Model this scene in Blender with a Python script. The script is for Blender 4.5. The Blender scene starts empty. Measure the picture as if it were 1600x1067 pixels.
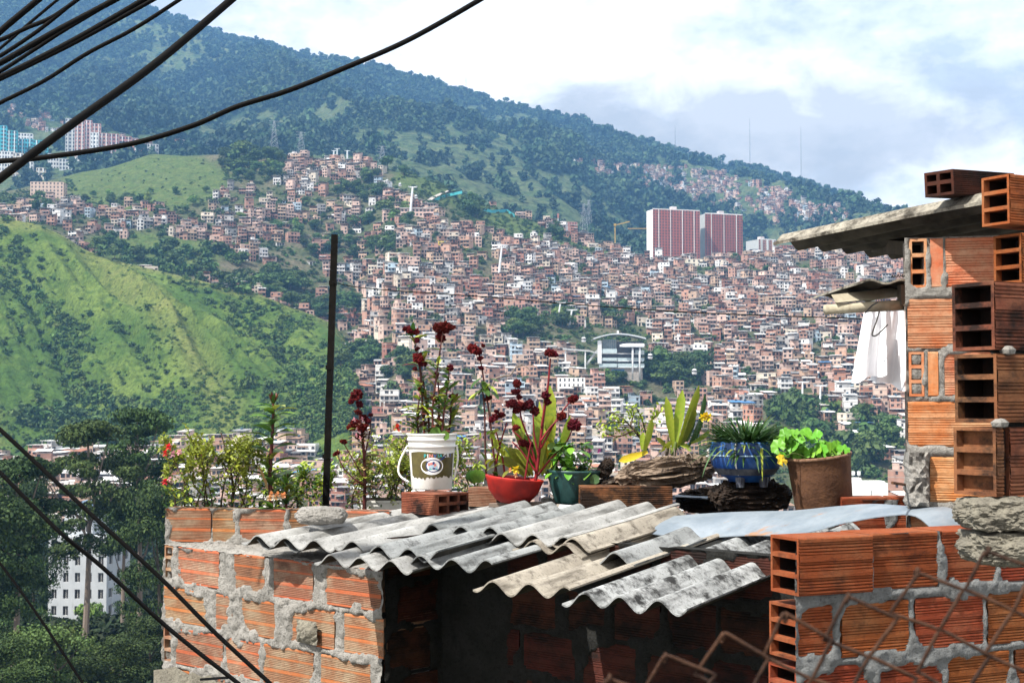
import bpy, bmesh, math, random
import numpy as np
from mathutils import Vector, Matrix, Euler

random.seed(7)
RS = np.random.RandomState(11)
S = bpy.context.scene
C = S.collection

# ------------------------------------------------------------------ camera, sky, sun, exposure
F = 2222.2                                   # focal length in photo pixels (50 mm on 36 mm, 1600 px wide)
PITCH = math.atan((630 - 533.5) / F)
cam = bpy.data.cameras.new('camera')
cam.lens = 50; cam.sensor_width = 36; cam.clip_start = 0.05; cam.clip_end = 30000
cam.dof.use_dof = True; cam.dof.focus_distance = 7.0; cam.dof.aperture_fstop = 15
camo = bpy.data.objects.new('camera', cam); C.objects.link(camo)
camo.rotation_euler = (math.pi / 2 + PITCH, 0, 0)
S.camera = camo

SUN = Vector((-0.46, -0.35, 0.82)).normalized()
SKY_STRENGTH = 0.05
SUN_STRENGTH = 5.0
EXPOSURE = 0.95
CLOUD_BRIGHT = 0.88
HAZE_DENSITY = 0.00014
W = bpy.data.worlds.new('World'); S.world = W; W.use_nodes = True
nt = W.node_tree; nt.nodes.clear()
def wn(t, **k):
    n = nt.nodes.new(t)
    for a, b in k.items(): setattr(n, a, b)
    return n
sky = wn('ShaderNodeTexSky', sky_type='NISHITA', sun_disc=False)
sky.sun_elevation = math.asin(SUN.z); sky.sun_rotation = math.atan2(SUN.x, SUN.y)
sky.altitude = 1600; sky.air_density = 1.0; sky.dust_density = 0.6
bg = wn('ShaderNodeBackground'); bg.inputs['Strength'].default_value = SKY_STRENGTH
tc = wn('ShaderNodeTexCoord')
mp = wn('ShaderNodeMapping'); mp.inputs['Scale'].default_value = (1, 1, 1.9); mp.inputs['Location'].default_value = (0.33, 0.0, 0.08)
nt.links.new(tc.outputs['Generated'], mp.inputs['Vector'])
n1 = wn('ShaderNodeTexNoise'); n1.inputs['Scale'].default_value = 3.4; n1.inputs['Detail'].default_value = 7; n1.inputs['Roughness'].default_value = 0.55; n1.inputs['Distortion'].default_value = 0.35
n2 = wn('ShaderNodeTexNoise'); n2.inputs['Scale'].default_value = 7.5; n2.inputs['Detail'].default_value = 6; n2.inputs['Roughness'].default_value = 0.6
nt.links.new(mp.outputs['Vector'], n1.inputs['Vector']); nt.links.new(mp.outputs['Vector'], n2.inputs['Vector'])
r1 = wn('ShaderNodeValToRGB'); r1.color_ramp.elements[0].position = 0.17; r1.color_ramp.elements[1].position = 0.28
sx = wn('ShaderNodeSeparateXYZ'); nt.links.new(tc.outputs['Generated'], sx.inputs[0])
mr = wn('ShaderNodeMapRange'); mr.inputs[1].default_value = 0.30; mr.inputs[2].default_value = 0.75; mr.inputs[3].default_value = 0.0; mr.inputs[4].default_value = 0.09
nt.links.new(sx.outputs[2], mr.inputs[0])                 # cloud cover thinned towards the unseen zenith to lower the fill light
sbt = wn('ShaderNodeMath', operation='SUBTRACT'); nt.links.new(n1.outputs['Fac'], sbt.inputs[0]); nt.links.new(mr.outputs[0], sbt.inputs[1])
nt.links.new(sbt.outputs[0], r1.inputs['Fac'])
r2 = wn('ShaderNodeValToRGB'); r2.color_ramp.elements[0].position = 0.40; r2.color_ramp.elements[1].position = 0.54
r2.color_ramp.elements[0].color = (0.56, 0.58, 0.61, 1); r2.color_ramp.elements[1].color = (1, 0.975, 0.95, 1)
nt.links.new(n2.outputs['Fac'], r2.inputs['Fac'])
# a darker cloud bank low over the right part of the mountain
d0 = Vector((0.17, 0.966, 0.186))
df = wn('ShaderNodeVectorMath', operation='SUBTRACT'); df.inputs[1].default_value = d0; nt.links.new(tc.outputs['Generated'], df.inputs[0])
ds = wn('ShaderNodeVectorMath', operation='MULTIPLY'); ds.inputs[1].default_value = (6.5, 0.0, 44.0); nt.links.new(df.outputs[0], ds.inputs[0])
dl = wn('ShaderNodeVectorMath', operation='LENGTH'); nt.links.new(ds.outputs[0], dl.inputs[0])
da = wn('ShaderNodeMath', operation='MULTIPLY_ADD'); da.inputs[1].default_value = -4.5; da.inputs[2].default_value = 2.4
n3 = wn('ShaderNodeTexNoise'); n3.inputs['Scale'].default_value = 13; n3.inputs['Detail'].default_value = 9; n3.inputs['Roughness'].default_value = 0.6; n3.inputs['Distortion'].default_value = 0.4
nt.links.new(mp.outputs['Vector'], n3.inputs['Vector']); nt.links.new(n3.outputs['Fac'], da.inputs[0])
db = wn('ShaderNodeMath', operation='ADD'); nt.links.new(dl.outputs['Value'], db.inputs[0]); nt.links.new(da.outputs[0], db.inputs[1])
dm = wn('ShaderNodeMapRange'); dm.inputs[1].default_value = 1.0; dm.inputs[2].default_value = 1.9; dm.inputs[3].default_value = 0.66; dm.inputs[4].default_value = 0.0; nt.links.new(db.outputs[0], dm.inputs[0])
cmx = wn('ShaderNodeMix', data_type='RGBA'); nt.links.new(dm.outputs[0], cmx.inputs[0]); nt.links.new(r2.outputs['Color'], cmx.inputs[6]); cmx.inputs[7].default_value = (0.40, 0.375, 0.345, 1)
cb = wn('ShaderNodeBackground'); cb.inputs['Strength'].default_value = CLOUD_BRIGHT
nt.links.new(cmx.outputs[2], cb.inputs['Color'])
nt.links.new(sky.outputs['Color'], bg.inputs['Color'])
mx = wn('ShaderNodeMixShader'); nt.links.new(r1.outputs['Color'], mx.inputs[0])
nt.links.new(bg.outputs[0], mx.inputs[1]); nt.links.new(cb.outputs[0], mx.inputs[2])
wo = wn('ShaderNodeOutputWorld'); nt.links.new(mx.outputs[0], wo.inputs['Surface'])

sl = bpy.data.lights.new('sun', 'SUN'); sl.energy = SUN_STRENGTH; sl.angle = math.radians(0.5); sl.color = (1.0, 0.955, 0.88)
so = bpy.data.objects.new('sun', sl); C.objects.link(so)
so.rotation_euler = SUN.to_track_quat('Z', 'Y').to_euler()

S.view_settings.view_transform = 'Standard'; S.view_settings.look = 'None'
S.view_settings.exposure = EXPOSURE; S.view_settings.gamma = 1; S.view_settings.use_curve_mapping = False
S.render.engine = 'CYCLES'
cy = S.cycles
cy.max_bounces = 5; cy.diffuse_bounces = 2; cy.glossy_bounces = 2; cy.transmission_bounces = 2; cy.volume_bounces = 0; cy.transparent_max_bounces = 4
cy.use_denoising = True
try: cy.denoiser = 'OPENIMAGEDENOISE'
except Exception: pass
cy.use_fast_gi = False; cy.caustics_reflective = False; cy.caustics_refractive = False

# ------------------------------------------------------------------ projection helpers
CP, SP = math.cos(PITCH), math.sin(PITCH)
def ray(px, py):
    dx, dy = (px - 800) / F, (533.5 - py) / F
    return Vector((dx, CP - dy * SP, SP + dy * CP))
def P(px, py, Y):
    r = ray(px, py); return r * (Y / r.y)
def elev(py):                                # vertical slope of a sight line through row py
    dy = (533.5 - np.asarray(py, float)) / F
    return (SP + dy * CP) / (CP - dy * SP)
def proj(p):
    d = p[1] * CP + p[2] * SP; u = p[2] * CP - p[1] * SP
    return 800 + F * p[0] / d, 533.5 - F * u / d

# ------------------------------------------------------------------ noise (numpy)
def _h(ix, iy, iz, s):
    n = (ix * 374761393 + iy * 668265263 + iz * 2147483647 + s * 974634777) & 0xffffffff
    n = ((n ^ (n >> 13)) * 1274126177) & 0xffffffff
    return ((n ^ (n >> 16)) & 0xffff) / 65535.0
def vnoise(x, y, z=0.0, s=0):
    x, y, z = np.broadcast_arrays(np.asarray(x, float), np.asarray(y, float), np.asarray(z, float))
    ix, iy, iz = [np.floor(a).astype(np.int64) for a in (x, y, z)]
    fx, fy, fz = x - ix, y - iy, z - iz
    fx, fy, fz = [a * a * (3 - 2 * a) for a in (fx, fy, fz)]
    r = 0
    for a in (0, 1):
        for b in (0, 1):
            for c in (0, 1):
                w = (fx if a else 1 - fx) * (fy if b else 1 - fy) * (fz if c else 1 - fz)
                r = r + w * _h(ix + a, iy + b, iz + c, s)
    return r
def fbm(x, y, z=0.0, s=0, o=4):
    r, a, t = 0, 1.0, 0
    for i in range(o):
        r = r + a * vnoise(np.asarray(x) * 2 ** i, np.asarray(y) * 2 ** i, np.asarray(z) * 2 ** i, s + i); t += a; a *= 0.5
    return r / t

# ------------------------------------------------------------------ materials
def lin(c): return (c[0], c[1], c[2], 1)
class Mat:
    def __init__(s, name):
        s.m = bpy.data.materials.new(name); s.m.use_nodes = True; s.t = s.m.node_tree
        s.b = s.t.nodes['Principled BSDF']; s.tc = s.n('ShaderNodeTexCoord')
    def n(s, t, **k):
        q = s.t.nodes.new(t)
        for a, b in k.items(): setattr(q, a, b)
        return q
    def l(s, a, b): s.t.links.new(a, b)
    def noise(s, scale, detail=4, rough=0.55, stretch=None, coord='Object', dist=0, rnd=False):
        q = s.n('ShaderNodeTexNoise'); q.inputs['Scale'].default_value = scale; q.inputs['Detail'].default_value = detail
        q.inputs['Roughness'].default_value = rough; q.inputs['Distortion'].default_value = dist
        v = s.tc.outputs[coord]
        if rnd:
            oi = s.n('ShaderNodeObjectInfo'); ml = s.n('ShaderNodeMath', operation='MULTIPLY'); ml.inputs[1].default_value = 37.0
            s.l(oi.outputs['Random'], ml.inputs[0])
            ad = s.n('ShaderNodeVectorMath', operation='ADD'); s.l(v, ad.inputs[0]); s.l(ml.outputs[0], ad.inputs[1]); v = ad.outputs[0]
        if stretch:
            m = s.n('ShaderNodeMapping'); m.inputs['Scale'].default_value = stretch; s.l(v, m.inputs['Vector']); v = m.outputs[0]
        s.l(v, q.inputs['Vector']); return q.outputs['Fac']
    def ramp(s, fac, lo, hi, a=0.0, b=1.0):
        q = s.n('ShaderNodeMapRange'); q.inputs[1].default_value = lo; q.inputs[2].default_value = hi; q.inputs[3].default_value = a; q.inputs[4].default_value = b
        s.l(fac, q.inputs[0]); return q.outputs[0]
    def mix(s, fac, a, b):
        q = s.n('ShaderNodeMix', data_type='RGBA')
        if isinstance(fac, float): q.inputs[0].default_value = fac
        else: s.l(fac, q.inputs[0])
        for v, i in ((a, 6), (b, 7)):
            if isinstance(v, tuple): q.inputs[i].default_value = lin(v)
            else: s.l(v, q.inputs[i])
        return q.outputs[2]
    def vary(s, col, amt, hue=0.0):
        oi = s.n('ShaderNodeObjectInfo'); hs = s.n('ShaderNodeHueSaturation')
        s.l(s.ramp(oi.outputs['Random'], 0, 1, 1 - amt, 1 + amt), hs.inputs['Value'])
        if hue:
            m = s.n('ShaderNodeMath', operation='MULTIPLY'); m.inputs[1].default_value = 7.13; f = s.n('ShaderNodeMath', operation='FRACT')
            s.l(oi.outputs['Random'], m.inputs[0]); s.l(m.outputs[0], f.inputs[0])
            s.l(s.ramp(f.outputs[0], 0, 1, 0.5 - hue, 0.5 + hue), hs.inputs['Hue'])
        if isinstance(col, tuple): hs.inputs['Color'].default_value = lin(col)
        else: s.l(col, hs.inputs['Color'])
        return hs.outputs[0]
    def done(s, col, rough=0.85, spec=0.25, metal=0.0, bump=None, bstr=0.5, bdist=0.01, trans=0):
        if isinstance(col, tuple): s.b.inputs['Base Color'].default_value = lin(col)
        else: s.l(col, s.b.inputs['Base Color'])
        s.b.inputs['Roughness'].default_value = rough; s.b.inputs['Metallic'].default_value = metal
        s.b.inputs['Specular IOR Level'].default_value = spec
        if bump is not None:
            q = s.n('ShaderNodeBump'); q.inputs['Strength'].default_value = bstr; q.inputs['Distance'].default_value = bdist
            s.l(bump, q.inputs['Height']); s.l(q.outputs[0], s.b.inputs['Normal'])
        return s.m
def simple(name, a, b=None, scale=6, lo=0.4, hi=0.62, rough=0.8, spec=0.25, rnd=0.0, hue=0.0, bump=0.0, bscale=None, bdist=0.01, metal=0, stretch=None, detail=5, off=False):
    q = Mat(name); col = a
    if b is not None: col = q.mix(q.ramp(q.noise(scale, detail, 0.6, stretch, rnd=off), lo, hi), a, b)
    if rnd or hue: col = q.vary(col, rnd, hue)
    bp = q.noise(bscale or scale * 4, 5, 0.6) if bump else None
    return q.done(col, rough, spec, metal, bp, bump, bdist)

def brick_mat(name, clay, pale, soot, palef=(0.45, 0.7), sootf=(0.55, 0.72), rnd=0.14):
    q = Mat(name)
    c = q.mix(q.ramp(q.noise(6, 6, 0.65, (1, 1, 1.5), rnd=True), palef[0], palef[1]), clay, pale)
    c = q.mix(q.ramp(q.noise(60, 3, 0.6, rnd=True), 0.5, 0.8, 0, 0.45), c, soot)
    c = q.mix(q.ramp(q.noise(4.5, 6, 0.7, (1, 1, 1.3), rnd=True), sootf[0], sootf[1]), c, soot)
    c = q.vary(c, rnd, 0.012)
    return q.done(c, 0.9, 0.15, 0, q.noise(140, 4, 0.6), 0.5, 0.004)
M = {}
M['brick_ridge'] = brick_mat('brick_ridge', (0.36, 0.11, 0.042), (0.33, 0.18, 0.10), (0.12, 0.06, 0.04), sootf=(0.62, 0.8))
M['brick_old'] = brick_mat('brick_old', (0.215, 0.105, 0.06), (0.27, 0.195, 0.13), (0.10, 0.055, 0.035), palef=(0.42, 0.62))
M['brick_orange'] = brick_mat('brick_orange', (0.43, 0.14, 0.052), (0.46, 0.27, 0.155), (0.15, 0.055, 0.028), palef=(0.38, 0.62), sootf=(0.6, 0.78))
M['brick_red'] = brick_mat('brick_red', (0.21, 0.05, 0.017), (0.24, 0.09, 0.04), (0.022, 0.01, 0.008), sootf=(0.53, 0.72))
M['brick_dark'] = brick_mat('brick_dark', (0.17, 0.06, 0.03), (0.20, 0.09, 0.045), (0.022, 0.013, 0.01), sootf=(0.45, 0.6))
M['brick_soot_shade'] = brick_mat('brick_soot_shade', (0.06, 0.018, 0.012), (0.05, 0.022, 0.014), (0.012, 0.008, 0.007), sootf=(0.42, 0.6))  # roof shade put into the brick colour; also serves the sooty loose brick
def mortar_mat(name, a, b, dark):
    q = Mat(name)
    c = q.mix(q.ramp(q.noise(9, 6, 0.65), 0.4, 0.65), a, b)
    c = q.mix(q.ramp(q.noise(62, 5, 0.75), 0.52, 0.70, 0, 0.8), c, dark)
    c = q.mix(q.ramp(q.noise(5, 5, 0.7, (2.5, 2.5, 0.6)), 0.58, 0.74, 0, 0.8), c, dark)
    return q.done(c, 0.95, 0.1, 0, q.noise(62, 6, 0.75), 1.0, 0.02)
M['mortar'] = mortar_mat('mortar', (0.34, 0.325, 0.30), (0.24, 0.23, 0.21), (0.045, 0.042, 0.038))
M['mortar_grey'] = mortar_mat('mortar_grey', (0.24, 0.25, 0.25), (0.17, 0.175, 0.175), (0.07, 0.07, 0.07))
M['mortar_dark'] = mortar_mat('mortar_dark', (0.032, 0.032, 0.03), (0.022, 0.022, 0.02), (0.012, 0.012, 0.012))  # mortar for the wall under the roof, its shade put into the colour
M['concrete'] = mortar_mat('concrete', (0.27, 0.25, 0.20), (0.18, 0.165, 0.135), (0.045, 0.04, 0.032))
M['black'] = simple('black', (0.012, 0.011, 0.01), (0.02, 0.018, 0.017), 30, rough=0.6)
M['hollow'] = simple('hollow', (0.025, 0.012, 0.008), (0.012, 0.007, 0.006), 30)  # insides of brick cells, darkened: their shade is put into the colour

# ------------------------------------------------------------------ mesh builder
class MB:
    def __init__(s): s.v = []; s.f = []; s.m = []
    def add(s, vs, fs, m=0):
        b = len(s.v); s.v += [tuple(v) for v in vs]; s.f += [tuple(b + i for i in f) for f in fs]
        s.m += (m if isinstance(m, list) else [m] * len(fs))
    def box(s, c, size, m=0, R=None, skip=()):
        hx, hy, hz = size[0] / 2, size[1] / 2, size[2] / 2
        vs = [Vector((x * hx, y * hy, z * hz)) for z in (-1, 1) for y in (-1, 1) for x in (-1, 1)]
        if R is not None: vs = [R @ v for v in vs]
        c = Vector(c)
        s.add([v + c for v in vs], [(0, 2, 3, 1), (4, 5, 7, 6), (0, 1, 5, 4), (2, 6, 7, 3), (0, 4, 6, 2), (1, 3, 7, 5)], m)
    def bar(s, a, b, w, h=None, m=0, up=(0, 0, 1)):
        a, b = Vector(a), Vector(b); d = b - a; L = d.length; d.normalize(); u = Vector(up)
        x = d.cross(u)
        if x.length < 1e-4: x = Vector((1, 0, 0))
        x.normalize(); z = x.cross(d)
        R = Matrix((x, d, z)).transposed()
        s.box((a + b) / 2, (w, L, h or w), m, R)
    def tube(s, pts, rad, n=8, m=0, cap=True):
        pts = [Vector(p) for p in pts]; k = len(pts)
        if not hasattr(rad, '__len__'): rad = [rad] * k
        T = [(pts[min(i + 1, k - 1)] - pts[max(i - 1, 0)]).normalized() for i in range(k)]
        u = T[0].cross(Vector((0, 0, 1)))
        if u.length < 1e-3: u = Vector((1, 0, 0))
        u.normalize(); vs = []
        for i in range(k):
            u = (u - T[i] * u.dot(T[i]))
            if u.length < 1e-5: u = T[i].orthogonal()
            u.normalize(); w = T[i].cross(u)
            for j in range(n):
                a = 2 * math.pi * j / n; vs.append(pts[i] + (u * math.cos(a) + w * math.sin(a)) * rad[i])
        fs = [(i * n + j, i * n + (j + 1) % n, (i + 1) * n + (j + 1) % n, (i + 1) * n + j) for i in range(k - 1) for j in range(n)]
        if cap: fs += [tuple(range(n - 1, -1, -1)), tuple((k - 1) * n + j for j in range(n))]
        s.add(vs, fs, m)
    def lathe(s, prof, n=32, m=0, wob=0.0, seed=0):
        k = len(prof); vs = []
        for i, (r, z) in enumerate(prof):
            for j in range(n):
                a = 2 * math.pi * j / n
                q = r * (1 + wob * (float(vnoise(math.cos(a) * 2 + 5, math.sin(a) * 2 + 5, z * 6, seed)) - 0.5))
                vs.append((q * math.cos(a), q * math.sin(a), z))
        fs = [(i * n + j, i * n + (j + 1) % n, (i + 1) * n + (j + 1) % n, (i + 1) * n + j) for i in range(k - 1) for j in range(n)]
        s.add(vs, fs, m)
    def grid(s, rows, m=0):
        k = len(rows); n = len(rows[0])
        s.add([p for r in rows for p in r], [(i * n + j, i * n + j + 1, (i + 1) * n + j + 1, (i + 1) * n + j) for i in range(k - 1) for j in range(n - 1)], m)
    def blade(s, p, d, L, w, droop=0.3, n=5, fold=0.25, m=0, shape='leaf', side=None):
        p, d = Vector(p), Vector(d).normalized(); up = Vector((0, 0, 1))
        x = Vector(side) if side is not None else d.cross(up)
        if x.length < 1e-3: x = Vector((1, 0, 0))
        x.normalize(); q = p.copy(); vs = []
        for i in range(n + 1):
            t = i / n
            pr = {'leaf': math.sin(math.pi * min(1, t * 0.93 + 0.07)) ** 0.8, 'strap': (1 - t ** 3) * min(1, 0.55 + t * 2), 'paddle': min(1, 0.35 + t * 1.3) * (1 - max(0, t - 0.75) ** 2 * 14) if t < 1 else 0.1,
                  'grass': (1 - t) ** 0.6}[shape]
            nn = x.cross(d).normalized(); hw = max(w * pr * 0.5, w * 0.02)
            vs += [q - x * hw + nn * hw * fold, q, q + x * hw + nn * hw * fold]
            q = q + d * (L / n); d = (d + Vector((0, 0, -droop / n))).normalized()
        fs = []
        for i in range(n):
            for j in (0, 1): fs.append((3 * i + j, 3 * i + j + 1, 3 * i + j + 4, 3 * i + j + 3))
        s.add(vs, fs, m)
    def mesh(s, name, mats, smooth=False):
        me = bpy.data.meshes.new(name); me.from_pydata(s.v, [], s.f)
        for q in (mats if isinstance(mats, (list, tuple)) else [mats]): me.materials.append(q)
        if any(s.m): me.polygons.foreach_set('material_index', s.m)
        if smooth: me.polygons.foreach_set('use_smooth', [True] * len(s.f))
        me.update(); return me
    def build(s, name, mats, parent=None, loc=None, rot=None, smooth=False):
        return obj(name, s.mesh(name, mats, smooth), parent, loc, rot)
def obj(name, me, parent=None, loc=None, rot=None, scale=None):
    o = bpy.data.objects.new(name, me); C.objects.link(o)
    if parent is not None: o.parent = parent
    if loc is not None: o.location = loc
    if rot is not None: o.rotation_euler = rot
    if scale is not None: o.scale = scale
    return o
def tag(o, label=None, cat=None, group=None, kind=None):
    if label: o['label'] = label
    if cat: o['category'] = cat
    if group: o['group'] = group
    if kind: o['kind'] = kind
    return o
def thing(name, label, cat, loc=(0, 0, 0), rz=0, group=None):
    o = obj(name, None, None, loc, (0, 0, rz)); o.empty_display_size = 0.1
    return tag(o, label, cat, group)
def np_mesh(name, V, Q, mats, midx=None, col=None, smooth=False):
    me = bpy.data.meshes.new(name); V = np.asarray(V, np.float32); Q = np.asarray(Q, np.int32)
    me.vertices.add(len(V)); me.vertices.foreach_set('co', V.ravel())
    nf = len(Q); me.loops.add(nf * 4); me.loops.foreach_set('vertex_index', Q.ravel())
    me.polygons.add(nf); me.polygons.foreach_set('loop_start', np.arange(0, nf * 4, 4, dtype=np.int32))
    for q in (mats if isinstance(mats, (list, tuple)) else [mats]): me.materials.append(q)
    if midx is not None: me.polygons.foreach_set('material_index', np.asarray(midx, np.int32))
    if smooth: me.polygons.foreach_set('use_smooth', np.ones(nf, bool))
    if col is not None:
        a = me.color_attributes.new('tint', 'FLOAT_COLOR', 'CORNER')
        c4 = np.ones((nf, 4), np.float32); c4[:, :3] = col
        a.data.foreach_set('color', np.repeat(c4, 4, axis=0).ravel())
    me.update(calc_edges=True); me.validate(); return me
# ================================================================== TERRAIN
def tab(*kv):
    a = np.array(kv, float).reshape(-1, 2)
    return lambda p: np.interp(p, a[:, 0], a[:, 1])
B_RIDGE = tab(-700, 330, -200, 322, 0, 300, 60, 285, 110, 272, 180, 256, 230, 241, 340, 240, 400, 240, 445, 246, 540, 254, 640, 270, 690, 287, 720, 302, 780, 328, 850, 350, 900, 368, 960, 392, 1000, 404, 1100, 410, 1200, 400, 1300, 394, 1400, 388, 2300, 380)
B_RY = tab(-700, 1250, 0, 1220, 300, 1180, 700, 1150, 2300, 1130)
BY0, BY1, BY2 = 540.0, 640.0, 820.0
GY = np.array([-60, 0, 3, 8, 20, 50, 80, 110, 150, 200, 240, 330, 440, 540.]); GZ = np.array([-0.5, -1.9, -2.6, -4, -9, -16, -20, -23.5, -26, -32, -37, -40, -41, -31.])
A_RIDGE = tab(-1500, -66, -700, -70, -60, -70, 0, -62, 100, -30, 180, 0, 240, 24, 330, 56, 370, 68, 430, 78, 500, 97, 560, 108, 600, 119, 650, 133, 720, 153, 780, 168, 850, 184, 900, 199, 980, 224, 1050, 240, 1120, 259, 1200, 275, 1280, 303, 1360, 329, 1420, 348, 1600, 402, 2300, 590)
A_RY = tab(-1500, 3900, 0, 3800, 800, 3300, 1400, 2800, 2300, 2500)
A_FOOT = 1400.0
C_RIDGE = tab(-700, 345, -100, 338, 0, 340, 60, 352, 100, 371, 130, 390, 180, 408, 250, 424, 330, 443, 400, 459, 440, 474, 480, 489, 520, 506, 540, 530, 555, 575, 580, 640, 700, 760)
C_FOOT = tab(-700, 720, 0, 700, 100, 688, 200, 662, 260, 644, 330, 632, 420, 622, 500, 606, 545, 590, 580, 650, 700, 770)
CY0, CY1 = 630.0, 820.0
def hB(px, Y):
    X = (px - 800) / F * Y
    Yr = B_RY(px); t = np.clip((Y - BY0) / (Yr - BY0), 0, 1)
    Z0 = BY0 * elev(758.0); Zr = Yr * elev(B_RIDGE(px))
    n = (fbm(X / 60, Y / 60, 0, 3) - 0.5) * 16 * np.clip(t * 6, 0, 1) * np.clip((1 - t) * 5, 0, 1)
    b = np.clip((px - 500) / 130.0, 0, 1); b = b * b * (3 - 2 * b)
    Z1 = (BY1 * elev(C_FOOT(px) + 25)) * (1 - b) + (Z0 + (Zr - Z0) * (BY1 - BY0) / (Yr - BY0)) * b
    Z2 = (BY2 * elev(C_RIDGE(px) + 30)) * (1 - b) + (Z0 + (Zr - Z0) * (BY2 - BY0) / (Yr - BY0)) * b
    z = np.where(Y < BY1, Z0 + (Z1 - Z0) * (Y - BY0) / (BY1 - BY0), np.where(Y < BY2, Z1 + (Z2 - Z1) * (Y - BY1) / (BY2 - BY1), Z2 + (Zr - Z2) * (Y - BY2) / (Yr - BY2))) + n
    z = np.where(Y < BY0, np.interp(Y, GY, GZ) + np.where(Y > 60, (fbm(X / 25, Y / 25, 0, 9) - 0.5) * 4, 0), z)
    return np.where(Y > Yr, Zr - (Y - Yr) * 0.12, z)
def hC(px, Y):
    t = (Y - CY0) / (CY1 - CY0)
    zf = CY0 * elev(C_FOOT(px)); zr = CY1 * elev(C_RIDGE(px))
    X = (px - 800) / F * Y; tt = np.clip(t, 0, 1); w = np.clip(4 * tt * (1 - tt), 0, 1)
    s = px + 210 * tt
    spur = (np.abs(((s / 185.0 + 0.12) % 2) - 1) - 0.5) * 22 - np.abs(2 * fbm(s / 46.0, tt * 1.3, 0, 15, 3) - 1) * 24 + 6 + (fbm(X / 14, Y / 14, 0, 5) - 0.5) * 6
    z = zf + (zr - zf) * tt ** 0.92 + (spur + 3) * w * np.clip((570 - px) / 220.0, 0.15, 1)
    z = np.where(t < 0, zf + (Y - CY0) * 0.5, z)
    return np.where(t > 1, zr - (Y - CY1) * 0.55, z)
def hA(px, Y):
    Yr = A_RY(px); t = np.clip((Y - A_FOOT) / (Yr - A_FOOT), 0, 1)
    z0 = A_FOOT * elev(B_RIDGE(px) + 34); zr = Yr * elev(A_RIDGE(px))
    X = (px - 800) / F * Y; w = np.clip(4 * t * (1 - t), 0, 1)
    rid = (np.abs(2 * fbm(X / 420 + Y / 1500, Y / 900, 0, 21, 5) - 1)) * -190 + 45
    z = z0 + (zr - z0) * t ** 1.06 + rid * w + (fbm(X / 90, Y / 90, 0, 31, 3) - 0.5) * 26 * w
    return np.where(Y > Yr, zr - (Y - Yr) * 0.35, z)
def hAll(px, Y):
    return np.maximum(np.maximum(hB(px, Y), hC(px, Y)), np.where(np.asarray(Y) > A_FOOT - 30, hA(px, Y), -1e4))
_YS = np.concatenate([np.geomspace(60, 1500, 1000), np.geomspace(1503, 4200, 700)])
def hit(px, py, y0=60, y1=4200, h=None):
    ys = _YS[(_YS >= y0) & (_YS <= y1)]
    z = (h or hAll)(np.full_like(ys, px), ys); d = z - ys * elev(py)
    k = np.argmax(d > 0)
    if not d[k] > 0: return None
    Y = ys[k]; return Vector(((px - 800) / F * Y, Y, z[k]))
def sheet(name, pxs, Ys, h, mat, mask=None):
    PX, YY = np.meshgrid(pxs, Ys); Z = h(PX, YY); X = (PX - 800) / F * YY
    V = np.stack([X, YY, Z], -1).reshape(-1, 3); n = len(pxs); k = len(Ys)
    i, j = np.meshgrid(np.arange(k - 1), np.arange(n - 1), indexing='ij')
    Q = np.stack([i * n + j, i * n + j + 1, (i + 1) * n + j + 1, (i + 1) * n + j], -1).reshape(-1, 4)
    me = np_mesh(name, V, Q, mat, smooth=True)
    if mask is not None:
        a = me.attributes.new('cover', 'FLOAT', 'POINT'); a.data.foreach_set('value', mask(PX, YY, Z).ravel().astype(np.float32))
    return tag(obj(name, me), kind='structure')

def ground_mat(name, a, b, c, s1, s2, bump=1.0, bd=1.0, attr=None):
    q = Mat(name); s3 = s2 * 7
    col = q.mix(q.ramp(q.noise(s1, 6, 0.65), 0.42, 0.6), a, b)
    col = q.mix(q.ramp(q.noise(s2, 6, 0.7), 0.5, 0.68), col, c)
    if attr:
        at = q.n('ShaderNodeAttribute'); at.attribute_name = 'cover'; col2 = q.mix(q.ramp(q.noise(s2 * 1.7, 6, 0.7), 0.4, 0.65), attr[0], attr[1])
        col = q.mix(at.outputs['Fac'], col, col2)
    dk_ = tuple(x * .32 for x in a); col = q.mix(q.ramp(q.noise(s3, 5, 0.7), 0.46, 0.66, 0, 0.75), col, dk_); col = q.mix(q.ramp(q.noise(s2 * 2.5, 5, 0.7), 0.5, 0.66, 0, 0.6), col, dk_)
    return q.done(col, 0.95, 0.08, 0, q.noise(s2 * 2.2, 8, 0.75), bump, bd)
M['urban_soil'] = ground_mat('urban_soil', (0.07, 0.085, 0.04), (0.14, 0.12, 0.08), (0.05, 0.075, 0.025), 0.03, 0.09, 0.8, 1.5, ((0.06, 0.10, 0.026), (0.115, 0.145, 0.045)))
M['hill_grass'] = ground_mat('hill_grass', (0.058, 0.108, 0.019), (0.125, 0.175, 0.036), (0.045, 0.09, 0.016), 0.02, 0.09, 1.0, 1.6, ((0.15, 0.175, 0.045), (0.20, 0.195, 0.065)))
M['mountain'] = ground_mat('mountain', (0.024, 0.052, 0.022), (0.04, 0.075, 0.03), (0.02, 0.045, 0.02), 0.004, 0.02, 1.0, 8, ((0.075, 0.115, 0.045), (0.13, 0.15, 0.07)))

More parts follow.
